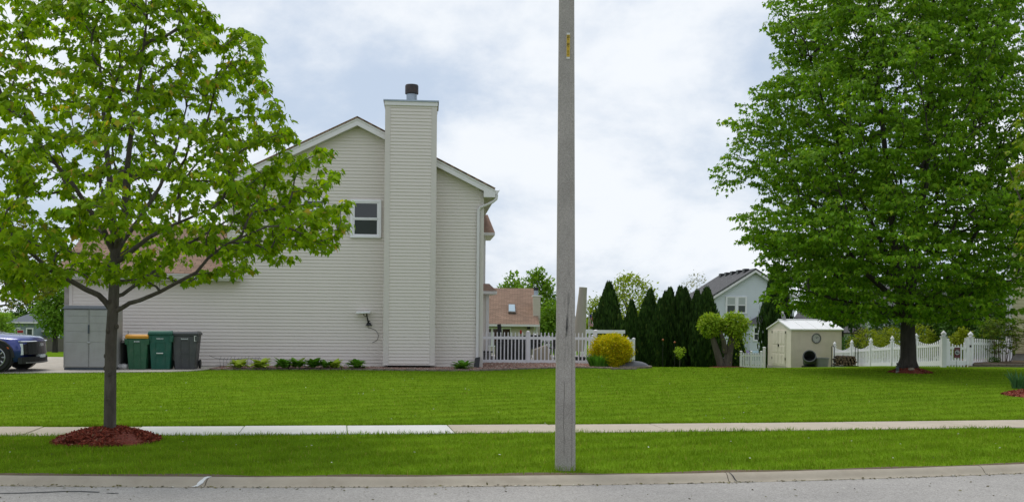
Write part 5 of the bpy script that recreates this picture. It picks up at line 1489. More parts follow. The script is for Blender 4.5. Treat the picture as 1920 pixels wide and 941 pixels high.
# covered grill with its pipe
M_COVER = mat('black_grill_cover', (0.012, 0.013, 0.015), 0.55, 0.2, 5, bump=0.5, bscale=6)
gp = Vector((col_at(958, 36.6), 36.6, -.03))
gr = thing('covered_grill', 'large black covered grill behind the white railing', 'grill', gp)
MB().hexa([(-.56, -.3, 0), (.56, -.3, 0), (.56, .3, 0), (-.56, .3, 0), (-.55, -.29, .72), (.55, -.29, .72), (.55, .29, .72), (-.55, .29, .72)]).build('skirt', M_COVER, gr, bevel=.03, smooth=True)
MB().hexa([(-.55, -.29, .721), (.55, -.29, .721), (.55, .29, .721), (-.55, .29, .721), (-.42, -.18, .93), (.42, -.18, .93), (.42, .2, .93), (-.42, .2, .93)]).build('hood_cover', M_COVER, gr, bevel=.05, smooth=True)
MB().hexa([(-.46, .12, .9), (-.30, .12, .9), (-.30, .26, .9), (-.46, .26, .9), (-.50, .12, 1.35), (-.36, .12, 1.37), (-.36, .26, 1.37), (-.50, .26, 1.35)]).build('chimney_pipe', M_DARK, gr, bevel=.02)
M_RED = mat('red_lantern', (0.45, 0.02, 0.015), 0.4)
lp_ = at(976.5, 625.5, 37.2)
ln = thing('red_lantern', 'small red lantern above the covered grill', 'lantern', (lp_.x, lp_.y, gp.z))
MB().box(-.035, .035, -.03, .03, lp_.z - gp.z, lp_.z - gp.z + .14).build('body', M_RED, ln, bevel=.012)
MB().tube([(0, 0, 0), (0, 0, lp_.z - gp.z)], .012, 6).build('stand', M_DARK, ln)
blk = thing('stone_planter', 'grey stacked-stone planter beside the house behind the railing', 'planter', (col_at(909, 35.6), 35.6, -.03))
M_GREYST = mat('grey_block_stone', (0.2, 0.19, 0.18), 0.9, 0.25, 8, bump=0.6, bscale=25)
for r_ in range(3):
    for k in range(2):
        MB().box(-.22 + k * .24 + (r_ % 2) * .05, .0 + k * .24 + (r_ % 2) * .05, -.14, .14, r_ * .125, r_ * .125 + .12).build('block', M_GREYST, blk, bevel=.01, seg=1)
MB().box(-.2, .3, -.12, .12, .376, .42).build('coping', M_DARK, blk)
M_TAN = mat('tan_cover', (0.33, 0.28, 0.22), 0.85, 0.1, 4, bump=0.6, bscale=5)
fcv = thing('furniture_cover', 'tan covered patio furniture right of the black grill', 'furniture', (col_at(1019, 37), 37.0, -.03))
MB().hexa([(-.36, -.35, 0), (.36, -.35, 0), (.36, .4, 0), (-.36, .4, 0), (-.32, -.3, .45), (.12, -.3, .62), (.12, .34, .62), (-.32, .34, .45)]).build('cover', M_TAN, fcv, bevel=.05, smooth=True)
M_CHAIR = mat('dark_chair_metal', (0.02, 0.02, 0.022), 0.5)
def chair(px, d, rz, label):
    r_ = thing('patio_chair', label, 'chair', (col_at(px, d), d, -.03), rz, 'dark patio chairs')
    for sx in (-.24, .24):
        for sy in (-.22, .22):
            MB().tube([(sx, sy, 0), (sx * .95, sy * .95, .42)], .016, 6).build('leg', M_CHAIR, r_)
        MB().tube([(sx, -.22, .62), (sx, .2, .64), (sx, .26, .42)], .018, 6).build('armrest', M_CHAIR, r_)
    MB().box(-.26, .26, -.24, .24, .42, .46).build('seat', M_CHAIR, r_, bevel=.01)
    MB().hexa([(-.25, .22, .46), (.25, .22, .46), (.25, .25, .46), (-.25, .25, .46), (-.23, .34, .92), (.23, .34, .92), (.23, .37, .92), (-.23, .37, .92)]).build('backrest', M_CHAIR, r_)
chair(1000, 38.4, .5, 'dark patio chair beside the black grill')
chair(1038, 39.0, -.7, 'dark patio chair next to the concrete pole')
chair(1012, 40.2, 2.6, 'dark patio chair behind the tan cover')
wt_ = thing('patio_table', 'white patio table among the dark chairs', 'table', (col_at(1030, 40.8), 40.8, -.03))
MB().lathe([(0.0, .70), (.55, .70), (.56, .715), (.55, .73), (0.0, .73)], 24, cap=False).build('top', M_WHITE, wt_, smooth=True)
MB().lathe([(.25, 0), (.25, .03), (.04, .06), (.04, .70)], 14).build('pedestal', M_WHITE, wt_, smooth=True)
um = thing('patio_umbrella', 'closed cantilever umbrella in beige cover leaning behind the pole', 'umbrella', (col_at(1086, 38), 38.0, -.03))
ua, ub = at(1084.5, 658, 38.0) - um.location, at(1093.5, 538.5, 38.0) - um.location
us = [ua.lerp(ub, t) for t in (0, .15, .35, .55, .75, .9, 1.0)]
MB().tube(us, [.20, .225, .215, .20, .175, .155, .15], 14).build('cover', mat('beige_cover', (0.42, 0.385, 0.32), 0.85, 0.08, 3, bump=0.7, bscale=5, stretch=(3, 3, .6)), um, smooth=True)
MB().box(-.5, .5, -.35, .35, 0, .16).tube([(0, 0, .16), tuple(ua)], .04, 8).build('base', M_DARK, um, bevel=.01)
# flag on a short pole
fg = thing('flag', 'small striped flag hanging by the evergreen left of the yellow bush', 'flag', (col_at(1104.5, 47), 47.0, gz(3.6, 47)))
f0 = at(1104.5, 588, 47.0).z - fg.location.z
MB().tube([(0, 0, 0), (0, 0, f0 + .1)], .018, 8).build('pole', M_TRIM, fg)
for k in range(13):
    V = []
    for j in range(7):
        t = j / 6
        for e in (0, 1):
            u = (k + e) / 13
            V.append((.02 + .16 * u + .05 * math.sin(3 * t + 5 * u), .03 * math.sin(9 * u + 4 * t), f0 - .5 * t - .02 - .09 * u))
    MB().add(V, [(2 * j, 2 * j + 1, 2 * j + 3, 2 * j + 2) for j in range(6)]).build('stripe', mat('flag_red', (0.45, 0.02, 0.04), 0.8) if k % 2 == 0 else mat('flag_white', (0.75, 0.74, 0.74), 0.8), fg)
V = []
for j in range(3):
    t = j / 6
    for u in (0, 4.5 / 13):
        V.append((.02 + .16 * u + .05 * math.sin(3 * t + 5 * u), .03 * math.sin(9 * u + 4 * t) - .008, f0 - .5 * t - .02 - .09 * u))
MB().add(V, [(2 * j, 2 * j + 1, 2 * j + 3, 2 * j + 2) for j in range(2)]).build('canton', mat('flag_blue', (0.02, 0.035, 0.16), 0.8), fg)
# fire pit: ring of blocks under a dark domed screen
fp = on_ground(1189, 690, -.02)
fire = thing('fire_pit', 'round stone fire pit with dark domed cover on the lawn', 'fire pit', (fp.x, fp.y, fp.z))
me = MB().box(-.11, .11, -.07, .07, -.05, .085).mesh('ring_block', .012, seg=1); me.materials.append(M_EDGE)
for k in range(16):
    th = 2 * math.pi * k / 16
    o = link_mesh('ring_block', me, None, fire); o.location = (.50 * math.cos(th), .50 * math.sin(th), 0); o.rotation_euler.z = th + math.pi / 2
MB().lathe([(.47, .086), (.44, .12), (.36, .17), (.22, .215), (.05, .235), (0, .235)], 28, cap=False).build('dome', mat('mesh_dome', (0.07, 0.07, 0.08), 0.45, 0.15, 12), fire, smooth=True)
MB().tube([(-.04, 0, .23), (-.02, 0, .265), (.02, 0, .265), (.04, 0, .23)], .008, 6).build('handle', M_DARK, fire)

# ------------------------------------------------------------------ shrubs
M_GOLD = leaf_mat('golden_shrub_leaf', (0.34, 0.38, 0.006), (0.74, 0.60, 0.008), (0.85, 0.58, 0.02), 0.4)
bp2 = on_ground(1149, 689, 0.0)
blob_tree('golden_bush', 'rounded golden yellow bush beside the white railing', 'bush', bp2.x, bp2.y + .45, -.02, [(.05, .38), (.2, .52), (.5, .62), (.78, .58), (.94, .42), (1.04, .12)], 22000, .06, M_GOLD, 81, lumps=.26, clump=10, clump_r=.06, droop=-.3, shell=.6, lo=.7, hi=1.25, new=.15)
M_BLADEG = leaf_mat('green_blade', (0.07, 0.21, 0.02), (0.12, 0.29, 0.03), (0.2, 0.3, 0.05), 0.3)
def spray(name, label, x, y, z0, r, h, n, m_, seed, w=.02, cat='plant', out=0.5):
    root = thing(name, label, cat, (x, y, z0))
    rng = np.random.default_rng(seed)
    th = rng.uniform(0, 6.28, n); rr = r * np.sqrt(rng.random(n))
    pos = np.stack([rr * np.cos(th) * .8, rr * np.sin(th) * .8, np.zeros(n)], 1)
    T = np.array([(-w, 0, 0), (w, 0, 0), (w * .9, .5, .03), (-w * .9, .5, .03), (0, 1, -.1)])
    tip = np.stack([np.cos(th) * out * rng.random(n), np.sin(th) * out * rng.random(n), np.ones(n)], 1)
    nrm = np.stack([-np.cos(th), -np.sin(th), np.full(n, .4)], 1) + rng.normal(0, .4, (n, 3))
    leaf_cloud('blades', pos, tip, nrm, h * rng.uniform(.6, 1.1, n), m_, root, tints(rng, n, .75, 1.25, .05), T, np.array([(0, 1, 2), (0, 2, 3), (3, 2, 4)]))
    return root
q = on_ground(1126, 689.5, 0.0)
spray('grass_clump', 'bushy dark green grass clump at the foot of the golden bush', q.x, q.y + .3, 0, .38, .44, 700, M_BLADEG, 82, w=.035, out=.6)
M_IRIS = leaf_mat('blue_green_blade', (0.06, 0.15, 0.06), (0.10, 0.21, 0.09), (0.15, 0.25, 0.1), 0.25)
q = on_ground(1912, 728, 0.0)
spray('iris_plant', 'blue-green strappy plant behind the red mulch at the right edge', q.x, q.y, 0, .22, .48, 90, M_IRIS, 83, w=.04, out=.7)

# arborvitae: dense columns, three shapes reused
M_ARB = leaf_mat('arborvitae_leaf', (0.020, 0.050, 0.010), (0.050, 0.102, 0.016), (0.11, 0.15, 0.03), 0.15, 0.7)
def arborvitae_mesh(seed, n=4600):
    rng = np.random.default_rng(seed)
    u = rng.random(n) ** 0.85
    def rad(t):
        return np.minimum(1, (1.025 - t) * 1.95) ** .75 * np.minimum(1, .72 + t * 1.4) * .5
    th = rng.uniform(0, 6.28, n)
    lump = 1 + .15 * np.sin(3 * th + seed + u * 9) + .10 * np.sin(7 * th + u * 21) + .07 * np.sin(11 * th - u * 37 + seed)
    rr = rad(u) * lump * rng.uniform(.80, 1.04, n)
    pos = np.stack([rr * np.cos(th), rr * np.sin(th), u * .97], 1)
    tip = np.stack([np.cos(th) * .7, np.sin(th) * .7, np.full(n, 1.2)], 1) + rng.normal(0, .35, (n, 3))
    nrm = np.stack([np.cos(th), np.sin(th), np.full(n, -.2)], 1) + rng.normal(0, .6, (n, 3))
    tip, side = unit(tip), None
    side = unit(np.cross(tip, nrm)); nn = np.cross(side, tip)
    sz = rng.uniform(.03, .095, n)
    T = LEAF_OVAL
    V = pos[:, None] + sz[:, None, None] * (T[None, :, 0:1] * side[:, None] * 1.3 + T[None, :, 1:2] * tip[:, None] + T[None, :, 2:3] * nn[:, None])
    V[..., 0] *= 1.0
    Fq = (np.arange(n)[:, None, None] * 4 + FACE_OVAL[None]).reshape(-1, 3)
    t = np.repeat(tints(rng, n, .6, 1.3, .03), 4, axis=0)
    # inner mass of twigs that closes the column
    k, m = 9, 14
    W = np.array([(rad(np.array(i / k)) * .84 * math.cos(2 * math.pi * j / m), rad(np.array(i / k)) * .84 * math.sin(2 * math.pi * j / m), .01 + i / k * .94) for i in range(k + 1) for j in range(m)])
    W = W.reshape(-1, 3)
    b = n * 4
    F2 = []
    for i in range(k):
        for j in range(m):
            a0, a1 = b + i * m + j, b + i * m + (j + 1) % m
            F2 += [(a0, a1, a1 + m), (a0, a1 + m, a0 + m)]
    tt = np.tile(np.array([[.2, .7, 0]]), (len(W), 1))
    return np.concatenate([V.reshape(-1, 3), W]), np.concatenate([Fq, np.array(F2)]), np.concatenate([t, tt])
ARB = []
def arborvitae(px, ytop, wpx, d, label, kind, base_py=None):
    zt = at(px, ytop, d).z
    x = at(px, 620, d).x
    z0 = gz(x, d)
    h, w = zt - z0, wpx * d / F_PX * 1.06
    root = thing('arborvitae', label, 'evergreen', (x, d, z0), kind * 1.3 + px * .37, 'row of arborvitae behind the lawn')
    if len(ARB) <= kind:
        V, Fq, t = arborvitae_mesh(200 + kind)
        o = np_mesh('foliage', V, Fq, M_ARB, root, t); o['kind'] = 'stuff'
        ARB.append(o.data)
    else:
        o = link_mesh('foliage', ARB[kind], None, root); o['kind'] = 'stuff'
    o.scale = (w * (.92 + .16 * ((px * 7) % 10) / 10), w, h)
    o.rotation_euler = (.03 * math.sin(px), .035 * math.cos(px * 1.7), 0)
    MB().tube([(0, 0, -.1), (0, 0, h * .3)], [.07, .05], 7).build('trunk', M_BARK_D, root)
    return root
for i, (px, yt, w, d, lb) in enumerate((
        (1143, 533, 50, 46, 'broad pointed arborvitae standing left of the row behind the golden bush'),
        (1129, 548, 34, 50, 'narrow arborvitae half hidden behind the broad left one'),
        (1182, 565, 31, 52, 'short arborvitae in the gap right of the broad left one'),
        (1209, 563, 40, 53, 'front arborvitae at the left end of the dense row'),
        (1216, 545, 40, 57, 'taller arborvitae behind the left end of the row'),
        (1234, 562, 34, 55, 'lower arborvitae second along in the dense row'),
        (1252, 550, 34, 56, 'arborvitae third along in the dense row'),
        (1260, 542, 38, 58, 'tall arborvitae over the small sapling'),
        (1274, 540, 36, 57, 'tallest arborvitae in the middle of the dense row'),
        (1288, 543, 36, 58, 'arborvitae right of the tallest in the row'),
        (1305, 547, 38, 57, 'arborvitae second from the right end of the row'),
        (1321, 542, 48, 54, 'wide dark arborvitae ending the row behind the pollarded tree'),
        (1345, 628, 26, 56, 'short arborvitae behind the trunks of the pollarded tree'),
        (1383, 618, 26, 56, 'short arborvitae right of the pollarded tree trunks'),
        (1452, 496, 50, 60, 'tall arborvitae beside the grey house left of the shed'))):
    arborvitae(px, yt, w, d, lb, i % 3)
sb = at(1491, 560, 58)
blob_tree('dark_shrub', 'dark broad evergreen shrub right behind the shed roof', 'shrub', sb.x, 58, gz(sb.x, 58), [(.1, .6), (.8, 1.0), (1.8, .9), (2.6, .5), (2.8, .1)], 3500, .12, M_ARB, 84, lumps=.12, shell=.8, clump=6, clump_r=.1)

# pollarded tree with two leafy heads
pt_ = at(1357, 640, 51); px_, pz_ = pt_.x, gz(pt_.x, 51)
pol = thing('pollarded_tree', 'pollarded tree with two round lime-green heads on thick trunks', 'tree', (px_, 51, pz_))
def pl(px, py, dd=0):
    p_ = at(px, py, 51 + dd); return (p_.x - px_, p_.y - 51, p_.z - pz_)
M_BARK_P = mat('pollard_bark', (0.10, 0.085, 0.068), .95, .35, 9, bump=.9, bscale=25, stretch=(1, 1, .3))
MB().tube([pl(1355, 694), pl(1347, 668), pl(1339, 642), pl(1333, 622), pl(1331, 606)], [.22, .18, .15, .13, .10], 10).build('trunk', M_BARK_P, pol, smooth=True)
MB().tube([pl(1363, 694), pl(1366, 665, .1), pl(1371, 640, .15), pl(1375, 620, .1), pl(1377, 605, .1)], [.24, .21, .18, .15, .11], 10).build('trunk', M_BARK_P, pol, smooth=True)
MB().tube([pl(1359, 660), pl(1357, 640, -.2), pl(1350, 620, -.3)], [.14, .12, .08], 8).build('limb', M_BARK_P, pol, smooth=True)
M_LIME = leaf_mat('lime_leaf', (0.22, 0.36, 0.02), (0.36, 0.46, 0.04), (0.45, 0.48, 0.06), 0.45)
rp = np.random.default_rng(85)
for cpx, cpy, rpx, rpz in ((1333, 609, 21, 20), (1376, 608, 23, 21)):
    c = np.array(pl(cpx, cpy)); n = 2600
    v = unit(rp.normal(0, 1, (n, 3))) * (.35 + .8 * rp.random((n, 1)) ** .7)
    v[:, :2] *= rpx * 51 / F_PX; v[:, 2] *= rpz * 51 / F_PX
    pos = c + v
    leaf_cloud('crown', pos, v + rp.normal(0, .4, (n, 3)) + np.array([0, 0, -.15]), v + rp.normal(0, .4, (n, 3)) + np.array([0, 0, .6]), .15 * rp.uniform(.6, 1.2, n), M_LIME, pol, tints(rp, n, .7, 1.25, .05), LEAF_OVAL, FACE_OVAL)
c = np.array(pl(1383, 625)); n = 350
pos = c + rp.normal(0, 1, (n, 3)) * np.array([.35, .3, .45])
leaf_cloud('crown', pos, rp.normal(0, .5, (n, 3)) + np.array([0, 0, -.8]), rp.normal(0, 1, (n, 3)), .14 * rp.uniform(.6, 1.2, n), M_LIME, pol, tints(rp, n, .7, 1.2, .05), LEAF_OVAL, FACE_OVAL)
tag(mulch('mulch_bed', 'thin red mulch bed under the pollarded tree', px_ + .3, 50.6, 1.1, .06, 12, chips=500))
sp_ = at(1274, 670, 47); sx_, sz_ = sp_.x, gz(sp_.x, 47)
blob_tree('sapling', 'small lollipop sapling in front of the arborvitae row', 'sapling', sx_, 47, sz_, [(.45, .04), (.6, .15), (.75, .22), (.88, .22), (.95, .05)], 500, .06, M_LIME, 86, M_BARK, trunk=(.018, .6), clump=4, clump_r=.03, limbs=3, shell=.6)

# ------------------------------------------------------------------ shed and its clutter
SD = 48.0
SZ = gz(13.2, 48.0)
SF = Frame(col_at(1484, SD), SD, math.radians(12), SZ)
shed = thing('garden_shed', 'beige resin garden shed with white gable roof', 'shed', SF.w(0, 0), math.radians(12))
M_SHED = mat('beige_resin', (0.60, 0.525, 0.43), .6, .06, 2, bump=.15, bscale=60, dirt=(0.36, 0.31, 0.25), dirt_amt=.35, dscale=1.6)
M_SHED_LIT = mat('beige_resin_lit', (0.74, 0.67, 0.565), .6, .06, 2, bump=.15, bscale=60, dirt=(0.5, 0.44, 0.36), dirt_amt=.3, dscale=1.6)  # brightness of the light-facing door end put into a paler copy of beige
M_SHROOF = mat('white_resin_roof', (0.78, 0.78, 0.77), .5, .04, 2)
SW, SL, SE, SR = 2.4, 2.62, 1.86, 2.24
MB().prism_x([(SW, 0.03), (0, 0.03), (0, SE), (SW / 2, SR - .03), (SW, SE)], 0, SL).build('wall', M_SHED, shed)
MB().box(-.03, SL + .03, -.03, SW + .03, -.12, .028).build('floor_slab', M_CONC, shed)
fc = MB().prism_x([(SW, 0.03), (0, 0.03), (0, SE), (SW / 2, SR - .03), (SW, SE)], -.012, -.001).build('lit_front_panel', M_SHED_LIT, shed)  # thin sheet carrying the painted lit tone across the door end
for k, (a, b_) in enumerate(((.50, 1.195), (1.205, 1.90))):
    dr = MB().box(-.04, -.013, a, b_, .06, 1.78).build('door', M_SHED_LIT, fc, bevel=.006, seg=1)
    for z0, z1 in ((.14, .62), (.70, 1.02), (1.10, 1.70)):
        for y0, y1 in ((a + .07, (a + b_) / 2 - .03), ((a + b_) / 2 + .03, b_ - .07)):
            MB().box(-.052, -.041, y0, y1, z0, z1).build('door_panel', M_SHED_LIT, dr, bevel=.008, seg=1)
    yh = a + .01 if k == 0 else b_ - .01
    for z_ in (.35, 1.62):
        MB().box(-.055, -.041, yh - .02, yh + .02, z_, z_ + .12).build('hinge', M_DARK, dr)
MB().box(-.075, -.042, 1.15, 1.25, .98, 1.10).build('padlock', M_DARK, shed, bevel=.01)
for sg in (0, 1):
    if sg == 0:
        roof_plane('roof', (-.07, -.09, SE - .01), (SL + .07, -.09, SE - .01), (SL + .07, SW / 2, SR + .03), (-.07, SW / 2, SR + .03), M_SHROOF, shed, .06)
    else:
        roof_plane('roof', (SL + .07, SW + .09, SE - .01), (-.07, SW + .09, SE - .01), (-.07, SW / 2 + .001, SR + .03), (SL + .07, SW / 2 + .001, SR + .03), M_SHROOF, shed, .06)
for k in range(1, 4):
    x_ = SL * k / 4
    for sg in (0, 1):
        y0, y1 = (-.09, SW / 2) if sg == 0 else (SW + .09, SW / 2)
        MB().tube([(x_, y0, SE + .0), (x_, y1, SR + .04)], .014, 5).build('roof_rib', M_SHROOF, shed)
MB().tube([(-.09, SW / 2, SR + .04), (SL + .09, SW / 2, SR + .04)], .04, 8).build('ridge_cap', M_SHROOF, shed)
def clock():
    cx_, cz_ = SF.hit(1531, 634, -.03)
    c = thing('outdoor_clock', 'large round grey clock on the shed side wall', 'clock', SF.w(cx_, -.005, cz_), math.radians(12))
    R90 = Matrix.Rotation(math.radians(90), 4, 'X')
    MB().lathe([(.235, 0), (.245, .03), (.235, .045), (.205, .045), (.20, .02)], 36, cap=False).xform(R90).build('rim', mat('clock_rim', (0.13, 0.13, 0.13), .5, .1), c, smooth=True)
    MB().lathe([(0.0, .012), (.21, .012)], 36, cap=False).xform(R90).build('dial', mat('clock_dial', (0.40, 0.40, 0.37), .6, .1, 9), c)
    hm = MB()
    for th, l_, w_ in ((50, .13, .010), (-22, .09, .012)):
        a = math.radians(th); dx_, dz_ = math.sin(a), math.cos(a)
        hm.hexa([(-dz_ * w_, -.024, dx_ * w_), (dz_ * w_, -.024, -dx_ * w_), (dz_ * w_, -.018, -dx_ * w_), (-dz_ * w_, -.018, dx_ * w_),
                 (dx_ * l_ - dz_ * w_ * .4, -.024, dz_ * l_ + dx_ * w_ * .4), (dx_ * l_ + dz_ * w_ * .4, -.024, dz_ * l_ - dx_ * w_ * .4), (dx_ * l_ + dz_ * w_ * .4, -.018, dz_ * l_ - dx_ * w_ * .4), (dx_ * l_ - dz_ * w_ * .4, -.018, dz_ * l_ + dx_ * w_ * .4)])
    hm.build('hands', M_DARK, c)
    tk = MB()
    for k in range(12):
        a = k * math.pi / 6
        tk.tube([(.165 * math.sin(a), -.018, .165 * math.cos(a)), (.19 * math.sin(a), -.018, .19 * math.cos(a))], .006, 4)
    tk.build('hour_marks', M_DARK, c)
clock()
bx_ = SF.w(-.02 + .25, SW / 2, SR + .07)
ow = thing('owl_decoy', 'grey bird decoy perched on the front end of the shed ridge', 'decoy', bx_, math.radians(12))
ow.location.z = SZ + SR + .06
M_OWL = mat('owl_grey', (0.27, 0.27, 0.29), .7, .4, 20, dirt=(0.35, 0.33, 0.3), dirt_amt=.7, dscale=12)
MB().lathe([(.03, 0), (.075, .03), (.095, .12), (.085, .22), (.05, .28)], 14).xform(Matrix.Rotation(math.radians(-14), 4, 'Y')).build('body', M_OWL, ow, smooth=True)
MB().ball((-.075, 0, .33), (.06, .055, .06), 12).build('head', mat('owl_pale', (0.55, 0.54, 0.52), .7, .3, 20), ow, smooth=True)
MB().tube([(-.12, 0, .325), (-.155, 0, .31)], [.018, .004], 6).build('beak', M_DARK, ow)
MB().hexa([(.02, -.03, .0), (.1, -.03, -.03), (.1, .03, -.03), (.02, .03, .0), (.03, -.04, .14), (.07, -.04, .12), (.07, .04, .12), (.03, .04, .14)]).build('tail', M_OWL, ow)
# barrel lying open end towards the street, and a grey tub
q = at(1518, 690, 46.9); zq = gz(q.x, 46.9)
br_ = thing('plastic_barrel', 'dark grey barrel tipped on its side against the shed', 'barrel', (q.x, 46.9, zq))
R_ = Matrix.Translation((0, 0, .38)) @ Matrix.Rotation(math.radians(-18), 4, 'Z') @ Matrix.Rotation(math.radians(62), 4, 'X')
M_BARR = mat('barrel_grey', (0.075, 0.08, 0.085), .45, .1, 4)
MB().lathe([(.27, -.42), (.30, -.38), (.30, -.2), (.315, -.18), (.30, -.16), (.30, .2), (.315, .22), (.30, .24), (.30, .42), (.26, .42), (.26, -.36), (0, -.36)], 24, cap=False).xform(R_).build('body', M_BARR, br_, smooth=True)
MB().box(-.32, .32, -.2, .2, 0, .1).build('cradle', M_DARK, br_)
MB().box(.02, .14, -.02, .02, -.02, .05).xform(R_ @ Matrix.Translation((0, .30, .25))).build('label_patch', mat('patch_pale', (.5, .52, .55), .5), br_)
q = at(1541.5, 690, 46.6); zq = gz(q.x, 46.6)
tb_ = thing('grey_tub', 'grey plastic tub standing between the barrel and log rack', 'tub', (q.x, 46.6, zq))
MB().lathe([(.25, 0), (.30, .44), (.325, .44), (.325, .48), (.29, .48), (.24, .05), (0, .05)], 20, cap=False).build('body', mat('tub_grey', (0.20, 0.20, 0.205), .5, .06), tb_, smooth=True)
# firewood rack
LD = 44.0
la, lb_ = col_at(1560.5, LD), col_at(1608.5, LD)
lz = gz((la + lb_) / 2, LD)
rk = thing('firewood_rack', 'black metal hoop rack holding stacked firewood', 'rack', (la, LD, lz))
lw = lb_ - la
for x_ in (.04, lw - .04):
    MB().tube([(x_ - .06, 0, 0), (x_ - .06, 0, .86), (x_ - .04, 0, .93), (x_, 0, .96), (x_ + .04, 0, .93), (x_ + .06, 0, .86), (x_ + .06, 0, 0)], .016, 8).build('hoop', M_DARK, rk, smooth=True)
for y_ in (-.14, .14):
    MB().box(0, lw, y_ - .02, y_ + .02, .06, .10).build('rail', M_DARK, rk)
M_LOGB = mat('log_bark', (0.045, 0.03, 0.022), .95, .4, 12, bump=.8, bscale=30)
M_LOGE = mat('log_end', (0.16, 0.105, 0.07), .9, .35, 14)
rl = random.Random(4)
logs = []
z_ = .16
row = 0
while z_ < .52:
    x_ = .13 + (row % 2) * .05
    rown = ('bottom', 'second', 'third', 'top')[min(row, 3)]
    i_ = 0
    top_lim = lw - .12
    while x_ < top_lim:
        r_ = rl.uniform(.045, .075)
        i_ += 1
        logs.append((x_, z_ + rl.uniform(-.01, .012), r_, 'split brown log in the %s row of the firewood rack, %s from the left' % (rown, ('first', 'second', 'third', 'fourth', 'fifth', 'sixth', 'seventh', 'eighth', 'ninth', 'tenth')[min(i_ - 1, 9)])))
        x_ += r_ * 2.0
    z_ += .105; row += 1
for x_, z0, r_, lbl in logs:
    lg = thing('firewood_log', lbl, 'log', (la + x_, LD, lz + z0), rl.uniform(-.06, .06), 'logs in the firewood rack')
    k = rl.choice((5, 6, 7))
    pr_ = [(math.cos(2 * math.pi * i / k + x_ * 40) * r_ * rl.uniform(.75, 1.1), math.sin(2 * math.pi * i / k + x_ * 40) * r_ * rl.uniform(.75, 1.1)) for i in range(k)]
    MB().prism_y(pr_, -.2, .2).build('bark', M_LOGB, lg)
    MB().prism_y([(a * .88, b_ * .88) for a, b_ in pr_], -.203 - rl.uniform(0, .02), -.2005).build('cut_end', M_LOGE, lg)

# ------------------------------------------------------------------ scalloped picket fence and gate
fen = thing('picket_fence', 'white scalloped picket fence running back past the large maple', 'fence', (0, 0, 0))
FX = 15.17
GP = [(FX, 35.6 + 2.4 * i) for i in range(6)]
scal = lambda u: 1.0 - 0.17 * math.sin(math.pi * u)
for i, (x_, y_) in enumerate(GP):
    post(fen, x_, y_, gz(x_, y_), 1.03, .125 if i else .16, 0, 'finial')
for a, b_ in zip(GP[:-1], GP[1:]):
    picket_run(fen, (a[0], a[1] + .07), (b_[0], b_[1] - .07), gz, 1.0, 13, .075, .022, [(.03, .20), (.70, .79)], scal, point=.02)
gate = thing('garden_gate', 'white picket gate between two pointed posts', 'gate', (0, 0, 0))
GR = (16.66, 36.8)
ga = math.atan2(GR[1] - GP[0][1], GR[0] - GP[0][0])
ux, uy = math.cos(ga), math.sin(ga)
glen = math.hypot(GR[0] - GP[0][0], GR[1] - GP[0][1])
post(gate, GR[0], GR[1], gz(*GR), 1.06, .16, ga, 'finial')
for t in (.22, glen - .27):
    o = MB().box(-.09, .09, -.05, .05, .04, 1.0).build('stile', M_WHITE, gate, bevel=.006, seg=1); o.location = (GP[0][0] + ux * t, GP[0][1] + uy * t, gz(16, 36)); o.rotation_euler.z = ga
picket_run(gate, (GP[0][0] + ux * .31, GP[0][1] + uy * .31), (GP[0][0] + ux * (glen - .36), GP[0][1] + uy * (glen - .36)), gz, .93, 6, .075, .022, [(.06, .22), (.62, .71)], scal, point=.02)
o = MB().box(-.02, .05, -.09, -.05, .72, .80).build('latch', M_DARK, gate); o.location = (GR[0] - ux * .15, GR[1] - uy * .15, gz(*GR)); o.rotation_euler.z = ga
fr2 = thing('picket_fence', 'white picket fence from the gate into the shrub by the yellow house', 'fence', (0, 0, 0))
picket_run(fr2, (GR[0] + .1, GR[1] + .1), (19.0, 38.7), lambda x, y: gz(x, y) + .10, .95, 17, .075, .022, [(.03, .12), (.72, .80)], point=.02)
post(fr2, 19.05, 38.75, gz(19, 38.7) + .1, .95, .12)
# low block wall
rw = thing('retaining_wall', 'low brown block retaining wall below the shrub by the yellow house', 'wall', (0, 0, 0))
M_BLOCK = mat('brown_wall_block', (0.19, 0.155, 0.125), .95, .2, 5, bump=.7, bscale=18)
me = MB().hexa([(-.145, -.09, 0), (.145, -.09, 0), (.145, .12, 0), (-.145, .12, 0), (-.145, -.10, .078), (.145, -.10, .078), (.145, .12, .078), (-.145, .12, .078)]).mesh('wall_block', .012, seg=1); me.materials.append(M_BLOCK)
rl = random.Random(6)
for c_ in range(2):
    for k in range(20):
        x_ = 16.72 + k * .30 + c_ * .15
        o = link_mesh('wall_block', me, None, rw); o.location = (x_, 36.75 + .03 * (x_ - 16.7) + c_ * .015 + rl.uniform(-.008, .008), gz(x_, 36.7) - .03 + c_ * .082); o.rotation_euler.z = .03
MB().prism_z([(16.7, 36.85), (23.5, 37.0), (23.5, 40.5), (18.0, 40.5), (16.7, 37.6)], -.2, .085).build('wall_fill', M_SOIL, rw)
